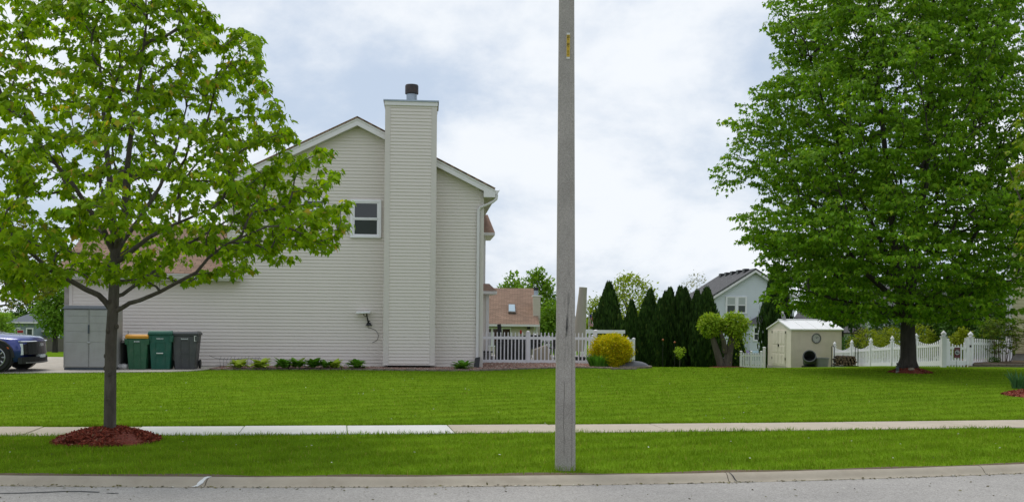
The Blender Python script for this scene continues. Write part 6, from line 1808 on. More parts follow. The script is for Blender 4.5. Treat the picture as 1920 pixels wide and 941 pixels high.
# shrub over the wall: bare stems below, leaves on top
M_SHR = leaf_mat('loose_shrub_leaf', (0.10, 0.18, 0.012), (0.19, 0.27, 0.02), (0.28, 0.27, 0.05), .4)
shc = Vector((col_at(1882, 37.6), 37.6, .08))
shr = thing('loose_shrub', 'leggy shrub with flat leafy top in front of the yellow house', 'shrub', shc)
rs8 = np.random.default_rng(91)
sk = Skeleton(92)
for k in range(9):
    x0 = -.55 + k * .14
    sk.stem([(x0 * .6, rs8.normal(0, .1), 0), (x0 * .8 + rs8.normal(0, .05), rs8.normal(0, .15), .6), (x0 + rs8.normal(0, .08), rs8.normal(0, .2), 1.25)], .016, .007, .15, 'stem')
tgs = np.stack([rs8.uniform(-.72, .72, 170), rs8.normal(0, .25, 170), rs8.uniform(.95, 1.6, 170)], 1)
tgs2 = np.stack([rs8.uniform(-.7, .7, 70), rs8.normal(0, .25, 70), rs8.uniform(.3, .95, 70)], 1)
sk.grow(np.concatenate([tgs, tgs2]), .1, bias=.1, lift=.1)
sk.build(shr, mat('twig_brown', (0.09, 0.065, 0.045), .9, .3, 20), .004, .4, 4, 6)
dress(sk, shr, M_SHR, .075, rs8, .3, 6, 14, LEAF_OVAL, FACE_OVAL, droop=.2, stalk=.05)
M_GRN = leaf_mat('mid_green_leaf', (0.035, 0.10, 0.012), (0.075, 0.17, 0.02), (0.14, 0.22, 0.03), .3)
blob_tree('low_shrub', 'low bright green cushion shrub on the retaining wall', 'shrub', col_at(1865, 37.3), 37.3, .08, [(.0, .16), (.08, .2), (.17, .14), (.2, .03)], 700, .04, M_GRN, 93, clump=5, clump_r=.02, shell=.8, lumps=.1)
# garden sign on a wire stake
sg_ = on_ground(1794.5, 696, 0.0)
sgn = thing('yard_sign', 'small dark red and white sign on a stake before the gate', 'sign', (sg_.x, sg_.y, 0))
zt = lambda py: at(1794, py, sg_.y).z
MB().tube([(-.03, 0, -.05), (-.025, 0, zt(676))], .006, 6).build('stake', M_DARK, sgn)
W2 = 11.2 * sg_.y / F_PX / 2
MB().box(-W2, W2, -.004, .004, zt(670.8), zt(651)).build('panel', mat('sign_maroon', (0.14, 0.012, 0.018), .5, .1), sgn)
zc_ = zt(660.5)
R90 = Matrix.Translation((0, -.0055, zc_)) @ Matrix.Rotation(math.radians(90), 4, 'X')
MB().lathe([(0, 0), (4.7 * sg_.y / F_PX, 0)], 28, cap=False).xform(R90).build('disc', mat('sign_pale', (0.5, 0.5, 0.49), .6), sgn)
MB().prism_y([(-.045, zc_ - .03), (.05, zc_ - .035), (.052, zc_ - .02), (0.0, zc_ + .0), (-.012, zc_ + .045), (-.035, zc_ + .02)], -.0085, -.0065).build('mark', mat('sign_darkgreen', (0.02, 0.05, 0.05), .6), sgn)
for z0, n_ in ((zt(653.6), 9), (zt(668.6), 9)):
    st_ = MB()
    for k in range(n_):
        st_.box(-.07 + k * .0158, -.07 + k * .0158 + .011, -.0075, -.0045, z0 - .011, z0 + .011)
    o = st_.build('lettering', mat('sign_letter', (0.40, 0.25, 0.25), .6), sgn); o['kind'] = 'stuff'
# statuette and stone by the trunk
st_p = Vector((col_at(1683.5, 30.9), 30.9, .04))
sta = thing('garden_statue', 'small verdigris garden figurine on grey base left of the big trunk', 'statue', st_p)
M_VERD = mat('verdigris', (0.07, 0.085, 0.08), .7, .35, 15, dirt=(0.16, 0.19, 0.17), dirt_amt=.6, dscale=8)
MB().lathe([(.05, -.04), (.05, .02), (.045, .03)], 12).build('base', M_GREYST, sta, smooth=True)
MB().lathe([(.036, .031), (.045, .08), (.04, .13), (.03, .17), (.022, .2), (.02, .215)], 12).build('body', M_VERD, sta, smooth=True)
MB().ball((-.01, 0, .245), (.028, .03, .032), 12).build('head', M_VERD, sta, smooth=True)
MB().tube([(.0, -.02, .18), (-.04, -.03, .175), (-.065, -.03, .18)], [.014, .012, .008], 7).build('arm', M_VERD, sta, smooth=True)
MB().tube([(.04, .02, -.04), (.075, .02, .2)], .004, 5).tube([(.06, .02, .2), (.1, .02, .225)], [.004, .014], 5).tube([(.06, .02, .16), (.1, .02, .15)], [.004, .012], 5).build('stem_ornament', M_VERD, sta)
rk_ = MB().ball((0, 0, 0), (.10, .07, .055), 12)
rk_.v = [(x * (1 + .3 * mnoise.noise(Vector((x * 9, y * 9, z * 12)))), y, z * (1 + .3 * mnoise.noise(Vector((x * 14, 4, z * 9))))) for x, y, z in rk_.v]
o = rk_.build('rock', mat('tan_rock', (0.30, 0.24, 0.18), .9, .25, 12, bump=.6, bscale=20), None, smooth=True); o.location = (col_at(1709.5, 30.85), 30.85, .12)
tag(o, 'tan rock lying in the dark mulch at the big trunk', 'rock')

# ------------------------------------------------------------------ neighbouring houses
def boards(parent, x0, x1, z0, z1, y, e, m_):
    """shared-mesh siding courses for a plain rectangular wall; gable courses get their own ends"""
    n = int((z1 - z0) / e)
    V = [(x0, y, 0), (x1, y, 0), (x1, y - .02, 0), (x0, y - .02, 0), (x0, y - .003, e), (x1, y - .003, e), (x1, y, e), (x0, y, e)]
    me = bpy.data.meshes.new('siding_board'); me.from_pydata(V, [], [(0, 1, 2, 3), (3, 2, 5, 4), (4, 5, 6, 7), (0, 3, 4, 7), (1, 6, 5, 2)]); me.materials.append(m_); me.update()
    for i in range(n):
        o = link_mesh('siding_board', me, None, parent); o.location.z = z0 + i * e
# yellow house
YD = 39.4
yh_ = thing('yellow_house', 'pale yellow sided house cut off by the right edge', 'house', (col_at(1893.5, YD), YD, 0), math.radians(-27))
M_YEL = mat('yellow_siding', (0.60, 0.54, 0.36), .55, .05, 2)
yw = MB().box(0, 9, 0, 9, .35, 5.15).build('wall', M_YEL, yh_)
boards(yw, 0, 9, .36, 5.1, 0, .138, M_YEL)
MB().box(.05, 8.95, .05, 8.95, -.3, .349).build('foundation', M_FOUND, yh_)
MB().box(-.03, .09, -.03, 0, .35, 5.1).box(-.03, -.001, .001, .1, .35, 5.1).build('corner_board', M_TRIM, yh_)
MB().box(-.14, -.055, -.10, -.02, .2, 4.9).build('downspout', M_GUTTER, yh_)
roof_plane('roof', (-.35, -.4, 5.2), (9.4, -.4, 5.2), (9.4, 4.5, 7.4), (-.35, 4.5, 7.4), mat('grey_shingle_plain', (0.10, 0.095, 0.095), .9, .3, 9, bump=.5, bscale=14), yh_, .08)
MB().box(-.3, 9.3, -.38, -.36, 5.0, 5.16).build('fascia', M_TRIM, yh_); MB().box(-.3, 9.3, -.355, -.001, 5.05, 5.08).build('soffit', M_SOFFIT, yh_)
lat = MB()
for k in range(10):
    a = k * .14
    MB().tube([(.1 + a, -.06, .35), (.1 + a, -.06, 1.25)], .014, 4).build('lattice_slat', M_YEL, yh_); 
for k in range(7):
    MB().tube([(.05, -.085, .42 + k * .13), (1.45, -.085, .42 + k * .13)], .014, 4).build('lattice_slat', M_YEL, yh_)
# grey-roofed house behind it
M_GROOF = shingle_mat('charcoal_shingles', (0.07, 0.068, 0.072), (0.10, 0.098, 0.10))
rh = thing('grey_roofed_house', 'low house with dark grey roof left of the yellow house', 'house', (col_at(1851, 58), 58, gz(28, 58)), math.radians(-26))
MB().box(.3, 9, .3, 8, 0, 3.1).build('wall', mat('taupe_siding', (0.25, 0.22, 0.2), .6, .05), rh)
roof_plane('roof', (0, 0, 3.15), (9.3, 0, 3.15), (9.3, 4, 5.2), (.55, 4, 5.2), M_GROOF, rh, .08)
MB().box(0, 9.3, -.1, -.003, 3.02, 3.15).build('gutter', M_GUTTER, rh)
# pale house behind the picket fence
M_PALE = mat('pale_grey_siding', (0.62, 0.63, 0.65), .55, .04, 2)
ph = thing('pale_house', 'pale grey sided house behind the shed and picket fence', 'house', (col_at(1627, 74), 74, gz(26, 74)), math.radians(-20))
pw = MB().box(0, 7, 0, 8, 0, 4.2).build('wall', M_PALE, ph)
boards(pw, 0, 7, .05, 4.15, 0, .16, M_PALE)
MB().box(-.14, -.02, -.06, .04, 0, 4.2).build('corner_board', M_TRIM, ph)
MB().box(-5.5, -.15, .6, 7, 0, 2.2).build('garage_wall', M_PALE, ph)
roof_plane('garage_roof', (-5.9, .2, 2.25), (-.15, .2, 2.25), (-.15, 4, 4.1), (-5.0, 4, 4.1), M_GROOF, ph, .08)
roof_plane('roof', (-.4, -.4, 4.2), (7.4, -.4, 4.2), (7.4, 4, 6.2), (-.4, 4, 6.2), M_GROOF, ph, .08)
# grey-blue house with gable
M_BLUE = mat('pale_blue_siding', (0.62, 0.65, 0.69), .55, .04, 2)
GD = 72.0
GF = Frame(col_at(1339.5, GD), GD, 0, gz(16, GD))
gh = thing('blue_grey_house', 'pale blue two-storey house with dark grey gable roof', 'house', GF.w(0, 0))
gxa, gza = GF.hit(1415, 503, 0); gze = GF.hit(1339, 550, 0)[1]
gw = 2 * gxa
wl = MB().prism_y([(0, 0), (gw, 0), (gw, gze), (gxa, gza - .1), (0, gze)], 0, 12).build('wall', M_BLUE, gh)
e_ = .17
z_ = .02
while z_ < gza - .25:
    t = max(0.0, (z_ + e_ - gze) / (gza - gze))
    xa, xb = gxa * t, gw - gxa * t
    t0 = max(0.0, (z_ - gze) / (gza - gze)); xa0, xb0 = gxa * t0, gw - gxa * t0
    if xb - xa > .1:
        me = bpy.data.meshes.new('siding_board'); me.from_pydata([(xa0, 0, z_), (xb0, 0, z_), (xb0, -.022, z_), (xa0, -.022, z_), (xa, -.003, z_ + e_), (xb, -.003, z_ + e_), (xb, 0, z_ + e_), (xa, 0, z_ + e_)], [], [(0, 1, 2, 3), (3, 2, 5, 4), (4, 5, 6, 7)])
        me.materials.append(M_BLUE); link_mesh('siding_board', me, None, wl)
    z_ += e_
sl_ = (gza - gze) / gxa
roof_plane('roof', (-.4, 12.3, gze - .4 * sl_), (-.4, -.35, gze - .4 * sl_), (gxa, -.35, gza), (gxa, 12.3, gza), M_GROOF, gh, .1)
roof_plane('roof', (gw + .4, -.35, gze - .4 * sl_), (gw + .4, 12.3, gze - .4 * sl_), (gxa, 12.3, gza), (gxa, -.35, gza), M_GROOF, gh, .1)
for sg in (-1, 1):
    xe = gxa + sg * (gxa + .4)
    poly = [(gxa, gza - .30), (xe, gze - .4 * sl_ - .30), (xe, gze - .4 * sl_ - .11), (gxa, gza - .11)]
    MB().prism_y(poly if sg > 0 else [poly[1], poly[0], poly[3], poly[2]], -.34, -.3).build('rake_board', M_TRIM, gh)
for k in range(5):
    y_ = 1.2 + k * 2.1
    MB().box(gxa - .45, gxa - .1, y_, y_ + .7, gza - .22, gza + .03).build('roof_vent', M_DARK, gh)
MB().box(-.42, -.40, 0, 12, gze - .4 * sl_ - .2, gze - .4 * sl_ - .05).build('gutter', mat('brown_gutter', (0.08, 0.07, 0.06), .5), gh)
MB().tube([(-.35, -.05, gze - .35), (-.06, -.08, gze - .6), (-.06, -.08, .1)], .05, 6).build('downspout', mat('grey_spout', (0.3, 0.3, 0.32), .5), gh)
wx0, wz1 = GF.hit(1360.5, 555.5); wx1, wz0 = GF.hit(1400, 588)
xm = (wx0 + wx1) / 2
M_SHADE = mat('window_shade', (0.42, 0.44, 0.43), .4, .03, spec=.8)
M_DIMGL = glass_mat('dim_glass', (0.09, 0.10, 0.10), .1)
for a, b_ in ((wx0, xm + .03), (xm - .03 + .062, wx1)):
    w_ = sash_window(gh, a, b_, wz0, wz1, -.04, casing=.065)
    for ch, mm in zip([c for c in w_.children if c.name.startswith('pane')], (M_SHADE, M_DIMGL)):
        ch.data.materials.clear(); ch.data.materials.append(mm)
bx0 = GF.hit(1402, 600, -.6)[0]; bx1 = bx0 + 2.0
bz1 = GF.hit(1420, 607.5, -.9)[1]
bay = MB().box(bx0 + .12, bx1, -.9, -.001, 0, bz1).build('bay', M_BLUE, gh)
boards(bay, bx0 + .12, bx1, .02, bz1 - .1, -.9, .17, M_BLUE)
MB().hexa([(bx0 - .1, -1.15, bz1 + .002), (bx1 + .1, -1.15, bz1 + .002), (bx1 + .1, -.025, bz1 + .002), (bx0 - .1, -.025, bz1 + .002), (bx0 + .75, -.3, bz1 + .52), (bx1 - .3, -.3, bz1 + .52), (bx1 - .3, -.025, bz1 + .52), (bx0 + .75, -.025, bz1 + .52)]).build('bay_roof', mat('grey_shingle_plain', (0.10, 0.095, 0.095)), gh)
wx0, wz1 = GF.hit(1411.5, 611.5, -.93); wx1, wz0 = GF.hit(1424.5, 639.5, -.93)
sash_window(gh, wx0, wx1, wz0, wz1, -.935, casing=.07)
# covered seats on its terrace
for px_, c_, lb in ((1404, (0.10, 0.085, 0.16), 'purple covered chair on the terrace of the blue-grey house'), (1417, (0.16, 0.24, 0.26), 'pale teal covered chair on the terrace of the blue-grey house')):
    y_ = 67.5
    t = thing('covered_chair', lb, 'chair', (col_at(px_, y_), y_, gz(17, y_)))
    MB().hexa([(-.36, -.35, .45), (.36, -.35, .45), (.36, .35, .45), (-.36, .35, .45), (-.3, -.2, .95), (.32, -.1, 1.0), (.3, .3, 1.12), (-.32, .3, 1.12)]).build('cover', mat('cover_' + lb[:4], c_, .8, .2, 6, bump=.6, bscale=6), t, bevel=.08, smooth=True)
    for sx in (-.3, .3):
        for sy in (-.28, .28):
            MB().tube([(sx, sy, 0), (sx, sy, .46)], .03, 6).build('leg', M_CHAIR, t)
f2 = thing('low_picket_fence', 'short white picket fence left of the shed doors', 'fence', (0, 0, 0))
fy = 54.5
fx0, fx1, fx2 = col_at(1390, fy), col_at(1409, fy), col_at(1428, fy)
for x_ in (fx0, fx1, fx2):
    post(f2, x_, fy, gz(x_, fy), .90, .11)
picket_run(f2, (fx0, fy), (fx1, fy), gz, .86, 6, .06, .02, [(.06, .16), (.66, .74)], point=.03)
picket_run(f2, (fx1, fy), (fx2, fy), gz, .86, 6, .06, .02, [(.06, .16), (.66, .74)], point=.03)
o = post(f2, col_at(1433.5, 52), 52, gz(13, 52), 1.05, .12)
# brown-roofed house
BD = 60.0
BF = Frame(col_at(1010, BD), BD, 0, gz(1.5, BD))
bh = thing('brown_roofed_house', 'tan house with brown shingle roof and skylight behind the patio', 'house', BF.w(0, 0))
bze = BF.hit(1010, 608, -.4)[1]
bzr = bze + 3.05
_, tz = 0, 0
yr = 4.2
bzr = BF.hit(1000, 540.5, yr)[1]
bxr = BF.hit(1003, 541, yr)[0]
roof_plane('roof', (-9, -.4, bze), (0.02, -.4, bze), (bxr, yr, bzr), (-9, yr, bzr), M_SHINGLE, bh, .08)
roof_plane('roof', (0.02, 8.8, bze), (-9, 8.8, bze), (-9, yr, bzr), (bxr, yr, bzr), M_SHINGLE, bh, .08)
M_TANS = mat('tan_siding', (0.56, 0.50, 0.42), .6, .05, 2)
bw_ = MB().prism_x([(8.4, 0), (0, 0), (0, bze - .05), (yr, bzr - .15), (8.4, bze - .05)], -9, -.15).build('wall', M_TANS, bh)
boards(bw_, -9, -.15, .03, bze - .1, 0, .16, M_TANS)
MB().box(-9, .05, -.52, -.403, bze - .13, bze - .005).build('gutter', M_GUTTER, bh)
MB().tube([(-.25, -.46, bze - .13), (-.25, -.1, bze - .4), (-.25, -.06, 0)], .05, 6).build('downspout', M_GUTTER, bh)
MB().box(-.17, -.05, -.03, -.001, 0, bze - .1).build('corner_board', M_TRIM, bh)
cxa, cza = BF.hit(999.5, 556, 1.2); cxb = BF.hit(1012.5, 556, 1.2)[0]
cc = MB().box(-.148, cxb, .7, 1.9, 0, cza).build('chimney', M_TANS, bh)
MB().box(cxa, cxb, .65, 1.95, cza - 1.5, cza).build('chimney_top', M_TANS, cc)
for k in range(9):
    MB().box(cxa - .012, cxb + .012, .625, .649, cza - 1.5 + k * .165, cza - 1.5 + k * .165 + .15).build('siding_board', M_TANS, cc)
MB().box(cxa - .06, cxb + .06, .6, 2.0, cza + .001, cza + .08).build('chimney_cap', M_TRIM, cc)
fxm = BF.hit(1005, 550, 1.2)[0]
MB().lathe([(.13, cza + .08), (.13, cza + .38)], 14, (fxm, 1.2, 0)).build('flue', M_STEEL, cc, smooth=True)
MB().lathe([(.15, cza + .381), (.15, cza + .55), (0, cza + .57)], 14, (fxm, 1.2, 0), cap=False).build('flue_cap', M_DARK, cc, smooth=True)
def on_roof(px, py):
    # where the pixel's ray meets the front slope
    lo, hi = -.4, yr
    for _ in range(40):
        m = (lo + hi) / 2
        x_, z_ = BF.hit(px, py, m)
        if z_ > bze + (m + .4) * (bzr - bze) / (yr + .4): lo = m
        else: hi = m
    return Vector((x_, m, z_))
n_ = Vector((0, -(bzr - bze), yr + .4)).normalized()
q4 = [on_roof(*p) for p in ((953, 588), (967, 588.5), (966, 573.5), (953, 573))]
sl = MB().hexa([tuple(p) for p in q4] + [tuple(p + n_ * .12) for p in q4]).build('skylight', mat('skylight_frame', (0.12, 0.1, 0.09), .5), bh)
ctr = sum(q4, Vector()) / 4
q5 = [ctr + (p - ctr) * .84 + n_ * .121 for p in q4]
MB().hexa([tuple(p) for p in q5] + [tuple(p + n_ * .02) for p in q5]).build('pane', glass_mat('skylight_glass', (0.35, 0.45, 0.5), .05, 1.0), sl)
wx0, wz1 = BF.hit(905, 613); wx1, wz0 = BF.hit(958, 650)
MB().box(wx0, wx1, -.06, -.021, wz0, wz1).build('patio_door', M_VINYLW, bh)
for k in range(3):
    a = wx0 + (wx1 - wx0) * k / 3 + .06; b_ = wx0 + (wx1 - wx0) * (k + 1) / 3 - .06
    MB().box(a, b_, -.07, -.0605, wz0 + .08, wz1 - .1).build('pane', glass_mat('brown_glass', (0.06, 0.035, 0.025), .06), bh)
lx, lz2 = BF.hit(991, 612.5)
MB().box(lx - .09, lx + .09, -.2, -.022, lz2 - .14, lz2 + .12).build('wall_lamp', M_DARK, bh)
# far roof sliver and a far house on the left
def far_house(px0, px1, py_eave, py_ridge, d, wallm, roofm, label, name='neighbour_house', depth=8):
    z0 = gz(col_at(px0, d), d)
    x0, x1 = col_at(px0, d), col_at(px1, d)
    ze, zr = at(px0, py_eave, d).z - z0, at((px0 + px1) / 2, py_ridge, d).z - z0
    h_ = thing(name, label, 'house', (x0, d, z0))
    w_ = x1 - x0
    wl = MB().box(0, w_, 0, depth, 0, ze).build('wall', wallm, h_)
    boards(wl, 0, w_, .02, ze - .05, 0, .2, wallm)
    roof_plane('roof', (-.4, -.4, ze), (w_ + .4, -.4, ze), (w_ + .4, depth / 2, zr), (-.4, depth / 2, zr), roofm, h_, .1)
    roof_plane('roof', (w_ + .4, depth + .4, ze), (-.4, depth + .4, ze), (-.4, depth / 2, zr), (w_ + .4, depth / 2, zr), roofm, h_, .1)
    MB().box(-.4, w_ + .4, -.5, -.403, ze - .12, ze).build('gutter', M_GUTTER, h_)
    return h_, ze
M_FBL = mat('far_blue_roof', (0.10, 0.115, 0.14), .9, .2, 4)
far_house(1032, 1075, 602, 588, 115, M_PALE, M_FBL, 'distant pale house with blue-grey roof glimpsed beside the pole')
M_LBL = mat('slate_blue_siding', (0.23, 0.28, 0.31), .6, .05, 2)
lh, ze = far_house(26, 66, 603, 588, 84, M_LBL, M_FBL, 'slate blue house beyond the lawn above the parked car', depth=7)
def win(parent, x0, x1, z0, z1, y=-.03):
    f_ = MB().box(x0, x1, y - .04, y, z0, z1).build('window', M_VINYLW, parent)
    MB().box(x0 + .1, x1 - .1, y - .055, y - .041, z0 + .1, z1 - .1).build('pane', glass_mat('far_pane', (0.03, 0.04, 0.05), .1), f_)
win(lh, 1.05, 1.65, 1.0, 1.7); win(lh, .1, .6, 1.0, 1.7)
MB().box(1.25, 1.7, -.06, -.021, 0, .9).build('door', M_DARK, lh)
lh2, ze2 = far_house(64, 128, 614, 598, 86, M_LBL, M_FBL, 'lower wing of slate blue housing with pale porch beyond the grey fence', depth=6)
win(lh2, .2, .6, .35, 1.35)
MB().box(.75, 2.6, -.9, -.45, 1.35, 1.5).build('porch_roof', M_TRIM, lh2); MB().box(2.4, 2.52, -.85, -.73, 0, 1.34).build('porch_post', M_TRIM, lh2)
lf = thing('board_fence', 'weathered grey board fence beyond the driveway lawn', 'fence', (0, 0, 0))
M_WOODG = mat('grey_fence_wood', (0.16, 0.14, 0.12), .9, .25, 3, bump=.4, bscale=20, stretch=(4, 4, .6))
zf_ = lambda x, y: gz(x, y) - .02
picket_run(lf, (col_at(40, 70), 70), (col_at(132, 70), 70), zf_, .98, 24, .135, .02, [(.15, .24), (.75, .84)], name='board', mat_=M_WOODG)
for p_ in (70, 109):
    post(lf, col_at(p_, 70.08), 70.08, gz(-30, 70), 1.35 if p_ == 109 else 1.0, .1, mat_=M_TRIM if p_ == 109 else M_WOODG)
ls = thing('street_sign', 'white sign with red band on a post behind the parked car', 'sign', (col_at(38.5, 58), 58, gz(-28, 58)))
za, zb_ = at(38.5, 638, 58).z - ls.location.z, at(38.5, 617.5, 58).z - ls.location.z
MB().tube([(0, .03, -.1), (0, .03, zb_)], .03, 6).build('post', mat('sign_post_grey', (.3, .3, .3), .5), ls)
MB().box(-.19, .19, -.012, .008, za, zb_).build('panel', mat('sign_white', (0.42, 0.42, 0.41), .5), ls)
MB().box(-.165, .165, -.018, -.0125, zb_ - .19, zb_ - .05).build('red_band', mat('sign_red', (0.32, 0.02, 0.02), .5), ls)
MB().prism_y([(-.05, za + .13), (-.02, za + .10), (.04, za + .12), (.05, za + .19), (.02, za + .21), (.035, za + .30), (.01, za + .28), (-.02, za + .2)], -.018, -.0125).build('symbol', M_DARK, ls)

# ------------------------------------------------------------------ background trees
M_YG = leaf_mat('far_yellowgreen_leaf', (0.20, 0.28, 0.02), (0.30, 0.36, 0.03), (0.38, 0.34, 0.06), .45)
M_FG = leaf_mat('far_green_leaf', (0.12, 0.24, 0.02), (0.2, 0.33, 0.03), (0.26, 0.34, 0.05), .45)
M_DG = leaf_mat('far_dark_leaf', (0.035, 0.09, 0.012), (0.07, 0.15, 0.02), (0.12, 0.2, 0.03), .3)
M_YB = leaf_mat('lime_bush_leaf', (0.17, 0.23, 0.012), (0.28, 0.32, 0.02), (0.36, 0.34, 0.04), .4)
def far_tree(px, ytop, ybot, wpx, d, m_, label, seed, n=5000, size=.28, trunk=.16, lumps=.25, shell=.5, clump=9, clump_r=.28, name='broadleaf_tree', prof=None, cat='tree'):
    x = at(px, 560, d).x; z0 = gz(x, d)
    zt_, zb_ = at(px, ytop, d).z - z0, at(px, ybot, d).z - z0
    r = wpx * d / F_PX / 2
    h = zt_ - zb_
    pf = prof or [(0, .35), (.15, .75), (.4, 1.0), (.65, .9), (.85, .6), (1, .12)]
    return blob_tree(name, label, cat, x, d, z0, [(zb_ + a * h, r * b_) for a, b_ in pf], n, size, m_, seed, trunk=(trunk, max(.3, zb_ + .1 * h)) if trunk else None, lumps=lumps, shell=shell, clump=clump, clump_r=clump_r)
far_tree(962, 516, 640, 66, 78, M_FG, 'green tree behind the left part of the brown roof', 301, 4500)
far_tree(1008, 508, 650, 62, 74, M_FG, 'taller green tree behind the tan chimney', 302, 5200)
far_tree(1030, 568, 655, 38, 70, M_FG, 'smaller bright green tree left of the concrete pole', 303, 3200, .22)
far_tree(1180, 514, 650, 116, 84, M_YG, 'large airy yellow-green tree behind the arborvitae row', 304, 5600, .26, .22, .3, .45)
far_tree(1118, 560, 650, 46, 80, M_YG, 'smaller yellow-green tree above the hanging flag', 305, 2200, .24)
far_tree(1303, 512, 620, 56, 98, leaf_mat('bud_leaf', (0.26, 0.25, 0.14), (0.34, 0.32, 0.2), (.4, .38, .25), .3), 'nearly bare budding tree behind the blue-grey house roof', 306, 800, .22, .16, clump=5)
far_tree(1575, 470, 612, 120, 57, M_DG, 'dark tree with thick trunk behind the shed', 307, 5200, .24, .3)
far_tree(1830, 520, 655, 110, 50, M_DG, 'dense dark green tree behind the garden gate', 308, 6500, .2, .2)
far_tree(1745, 560, 660, 90, 54, M_DG, 'dark green tree behind the fence right of the big trunk', 309, 4500, .2, .18)
far_tree(1660, 575, 650, 60, 60, leaf_mat('bluish_leaf', (0.05, 0.11, 0.04), (0.09, 0.16, 0.06), (.15, .2, .08), .3), 'bluish green shrub in front of the pale house', 310, 2600, .2, .1)
BUSH = [(0, .75), (.25, 1.0), (.6, .9), (.85, .55), (1, .1)]
for px, yt, yb, w, d, m_, lb, sd in ((1628, 617, 668, 74, 52, M_YB, 'wide lime green bush behind the fence left of the big trunk', 321), (1672, 614, 668, 66, 50, M_YB, 'lime bush just left of the big maple trunk', 322),
                                     (1727, 608, 668, 56, 49, M_YB, 'yellowish bush just right of the big maple trunk', 323), (1592, 632, 668, 46, 53, M_GRN, 'green bush beside the right end of the shed', 324),
                                     (1612, 617, 655, 30, 58, leaf_mat('purple_leaf', (0.06, 0.045, 0.04), (0.1, 0.07, 0.06), (.15, .1, .08), .2), 'brownish purple bush behind the lime bushes', 325),
                                     (1805, 618, 668, 40, 42, M_YB, 'loose yellow-green bush behind the garden gate', 326), (1850, 600, 668, 44, 44, M_DG, 'dark bush between gate and yellow house', 327)):
    far_tree(px, yt, yb, w, d, m_, lb, sd, 2600, .10, 0, .12, .7, 6, .09, 'garden_bush', BUSH, 'bush')
# left side: spreading spring maple out of frame, dark tree beyond
lt = thing('spring_maple', 'yellow-green maple with bare sloping branches at the left edge', 'tree', (0, 0, 0))
LX, LY = -24.2, 43.0
sk = Skeleton(71)
lp = lambda x, z_, y=0: Vector((LX + x, LY + y, gz(LX, LY) + z_))
sk.stem([lp(0, -.1), lp(0, .8), lp(.05, 1.5)], .22, .18, .3, 'trunk')
for a in ((1.2, 2.6, .3, 2.4, 3.6, 3.9, 4.7), (.9, 3.2, -.6, 1.8, 4.8, 2.8, 6.4), (1.5, 2.2, -.4, 2.8, 2.7, 4.6, 3.3), (-.8, 3.2, .3, -1.6, 4.6, -2.6, 6.0), (.2, 3.4, .6, .4, 5.0, .6, 6.8)):
    sk.stem([lp(.05, 1.45), lp(a[0], a[1], a[2]), lp(a[3], a[4], a[2] * 2), lp(a[5], a[6], a[2] * 3)], .11, .03, .3)
rl9 = np.random.default_rng(72)
tg = ellip_profile([(1.6, 2.6), (2.4, 4.2), (3.6, 4.9), (5.0, 4.4), (6.4, 3.2), (7.6, 1.2)], rl9, 750, (LX, LY, gz(LX, LY)), .4, .15, 4.4)
sk.grow(tg, .3, bias=.2, lift=.05, free_z=gz(LX, LY) + 1.2)
sk.build(lt, M_BARK_D, .008, .5, 4, 9)
dress(sk, lt, leaf_mat('spring_leaf', (0.15, 0.20, 0.012), (0.25, 0.27, 0.02), (.34, .27, .05), .4), .19, rl9, .3, 4, 8, LEAF_MID, FACE_MID, droop=.5, new=.08, stalk=.12)
far_tree(104, 520, 622, 56, 66, M_FG, 'green tree at the left end of the garage', 331, 3600, .22, .2)
far_tree(60, 530, 640, 70, 95, M_DG, 'dark tree behind the slate blue house', 332, 3000, .3, .2)
far_tree(2, 585, 655, 34, 60, M_FG, 'small green tree at the left edge behind the car', 333, 2200, .16, .1)
far_tree(150, 470, 640, 120, 90, M_FG, 'green tree behind the garage roof', 334, 3500, .32, .2)
# small orange feeders in front of the hedge
for px, py, lb in ((1265, 641.5, 'orange garden ornament right of its dimmer twin before the arborvitae'), (1243, 637, 'dim orange garden ornament before the left arborvitae')):
    p_ = at(px, py, 50.5)
    z0 = gz(p_.x, 50.5)
    f_ = thing('garden_ornament', lb, 'ornament', (p_.x, 50.5, z0), 0, 'orange ornaments by the hedge')
    MB().tube([(0, 0, -.05), (0, 0, p_.z - z0)], .012, 6).build('stake', M_DARK, f_)
    MB().lathe([(.01, -.05), (.045, -.02), (.055, .01), (.035, .04), (.015, .05), (0, .055)], 12, (0, 0, p_.z - z0), cap=False).build('head', mat('orange_paint', (0.34, 0.10, 0.03), .6), f_, smooth=True)

# ------------------------------------------------------------------ grass, last because the beds keep it clear
_r = np.random.default_rng(101)
def n2(xs, ys, sc, off=0.0):
    return np.array([mnoise.noise(Vector((a * sc + off, b * sc, off))) for a, b in zip(xs, ys)])
# ragged strip of bare soil behind the kerb
xs_ = np.linspace(-9, 9.5, 190)
wd = 0.05 + 0.16 * np.clip(n2(xs_, xs_ * 0, 0.9, 4.4) + 0.25, 0, 1) + 0.03 * n2(xs_, xs_ * 0, 6.0, 1.0)
V = np.array([(a, kerb_y(a) + 0.001, 0.005) for a in xs_] + [(a, kerb_y(a) + max(0.02, w), 0.006) for a, w in zip(xs_, wd)])
k = len(xs_)
o = np_mesh('soil_strip', V, np.array([(i, i + 1, k + i + 1, k + i) for i in range(k - 1)]), M_SOIL)
tag(o, 'ragged strip of bare soil between kerb and grass', 'soil', kind='structure')
n = 74000
x = _r.uniform(-7.6, 7.6, n); s_ = _r.random(n)
ky, wy = np.array([kerb_y(a) for a in x]), np.array([walk_near(a + 0.1) for a in x])
y = ky + 0.02 + (wy - ky - 0.02 + 0.05 * n2(x, x * 0, 2.3, 2.0)) * s_
cl = n2(x, y, 1.7, 9.0)
h = _r.uniform(0.028, 0.06, n) * (1 + 0.55 * np.clip(cl, -0.5, 0.8))
wdx = np.interp(x, xs_, wd)
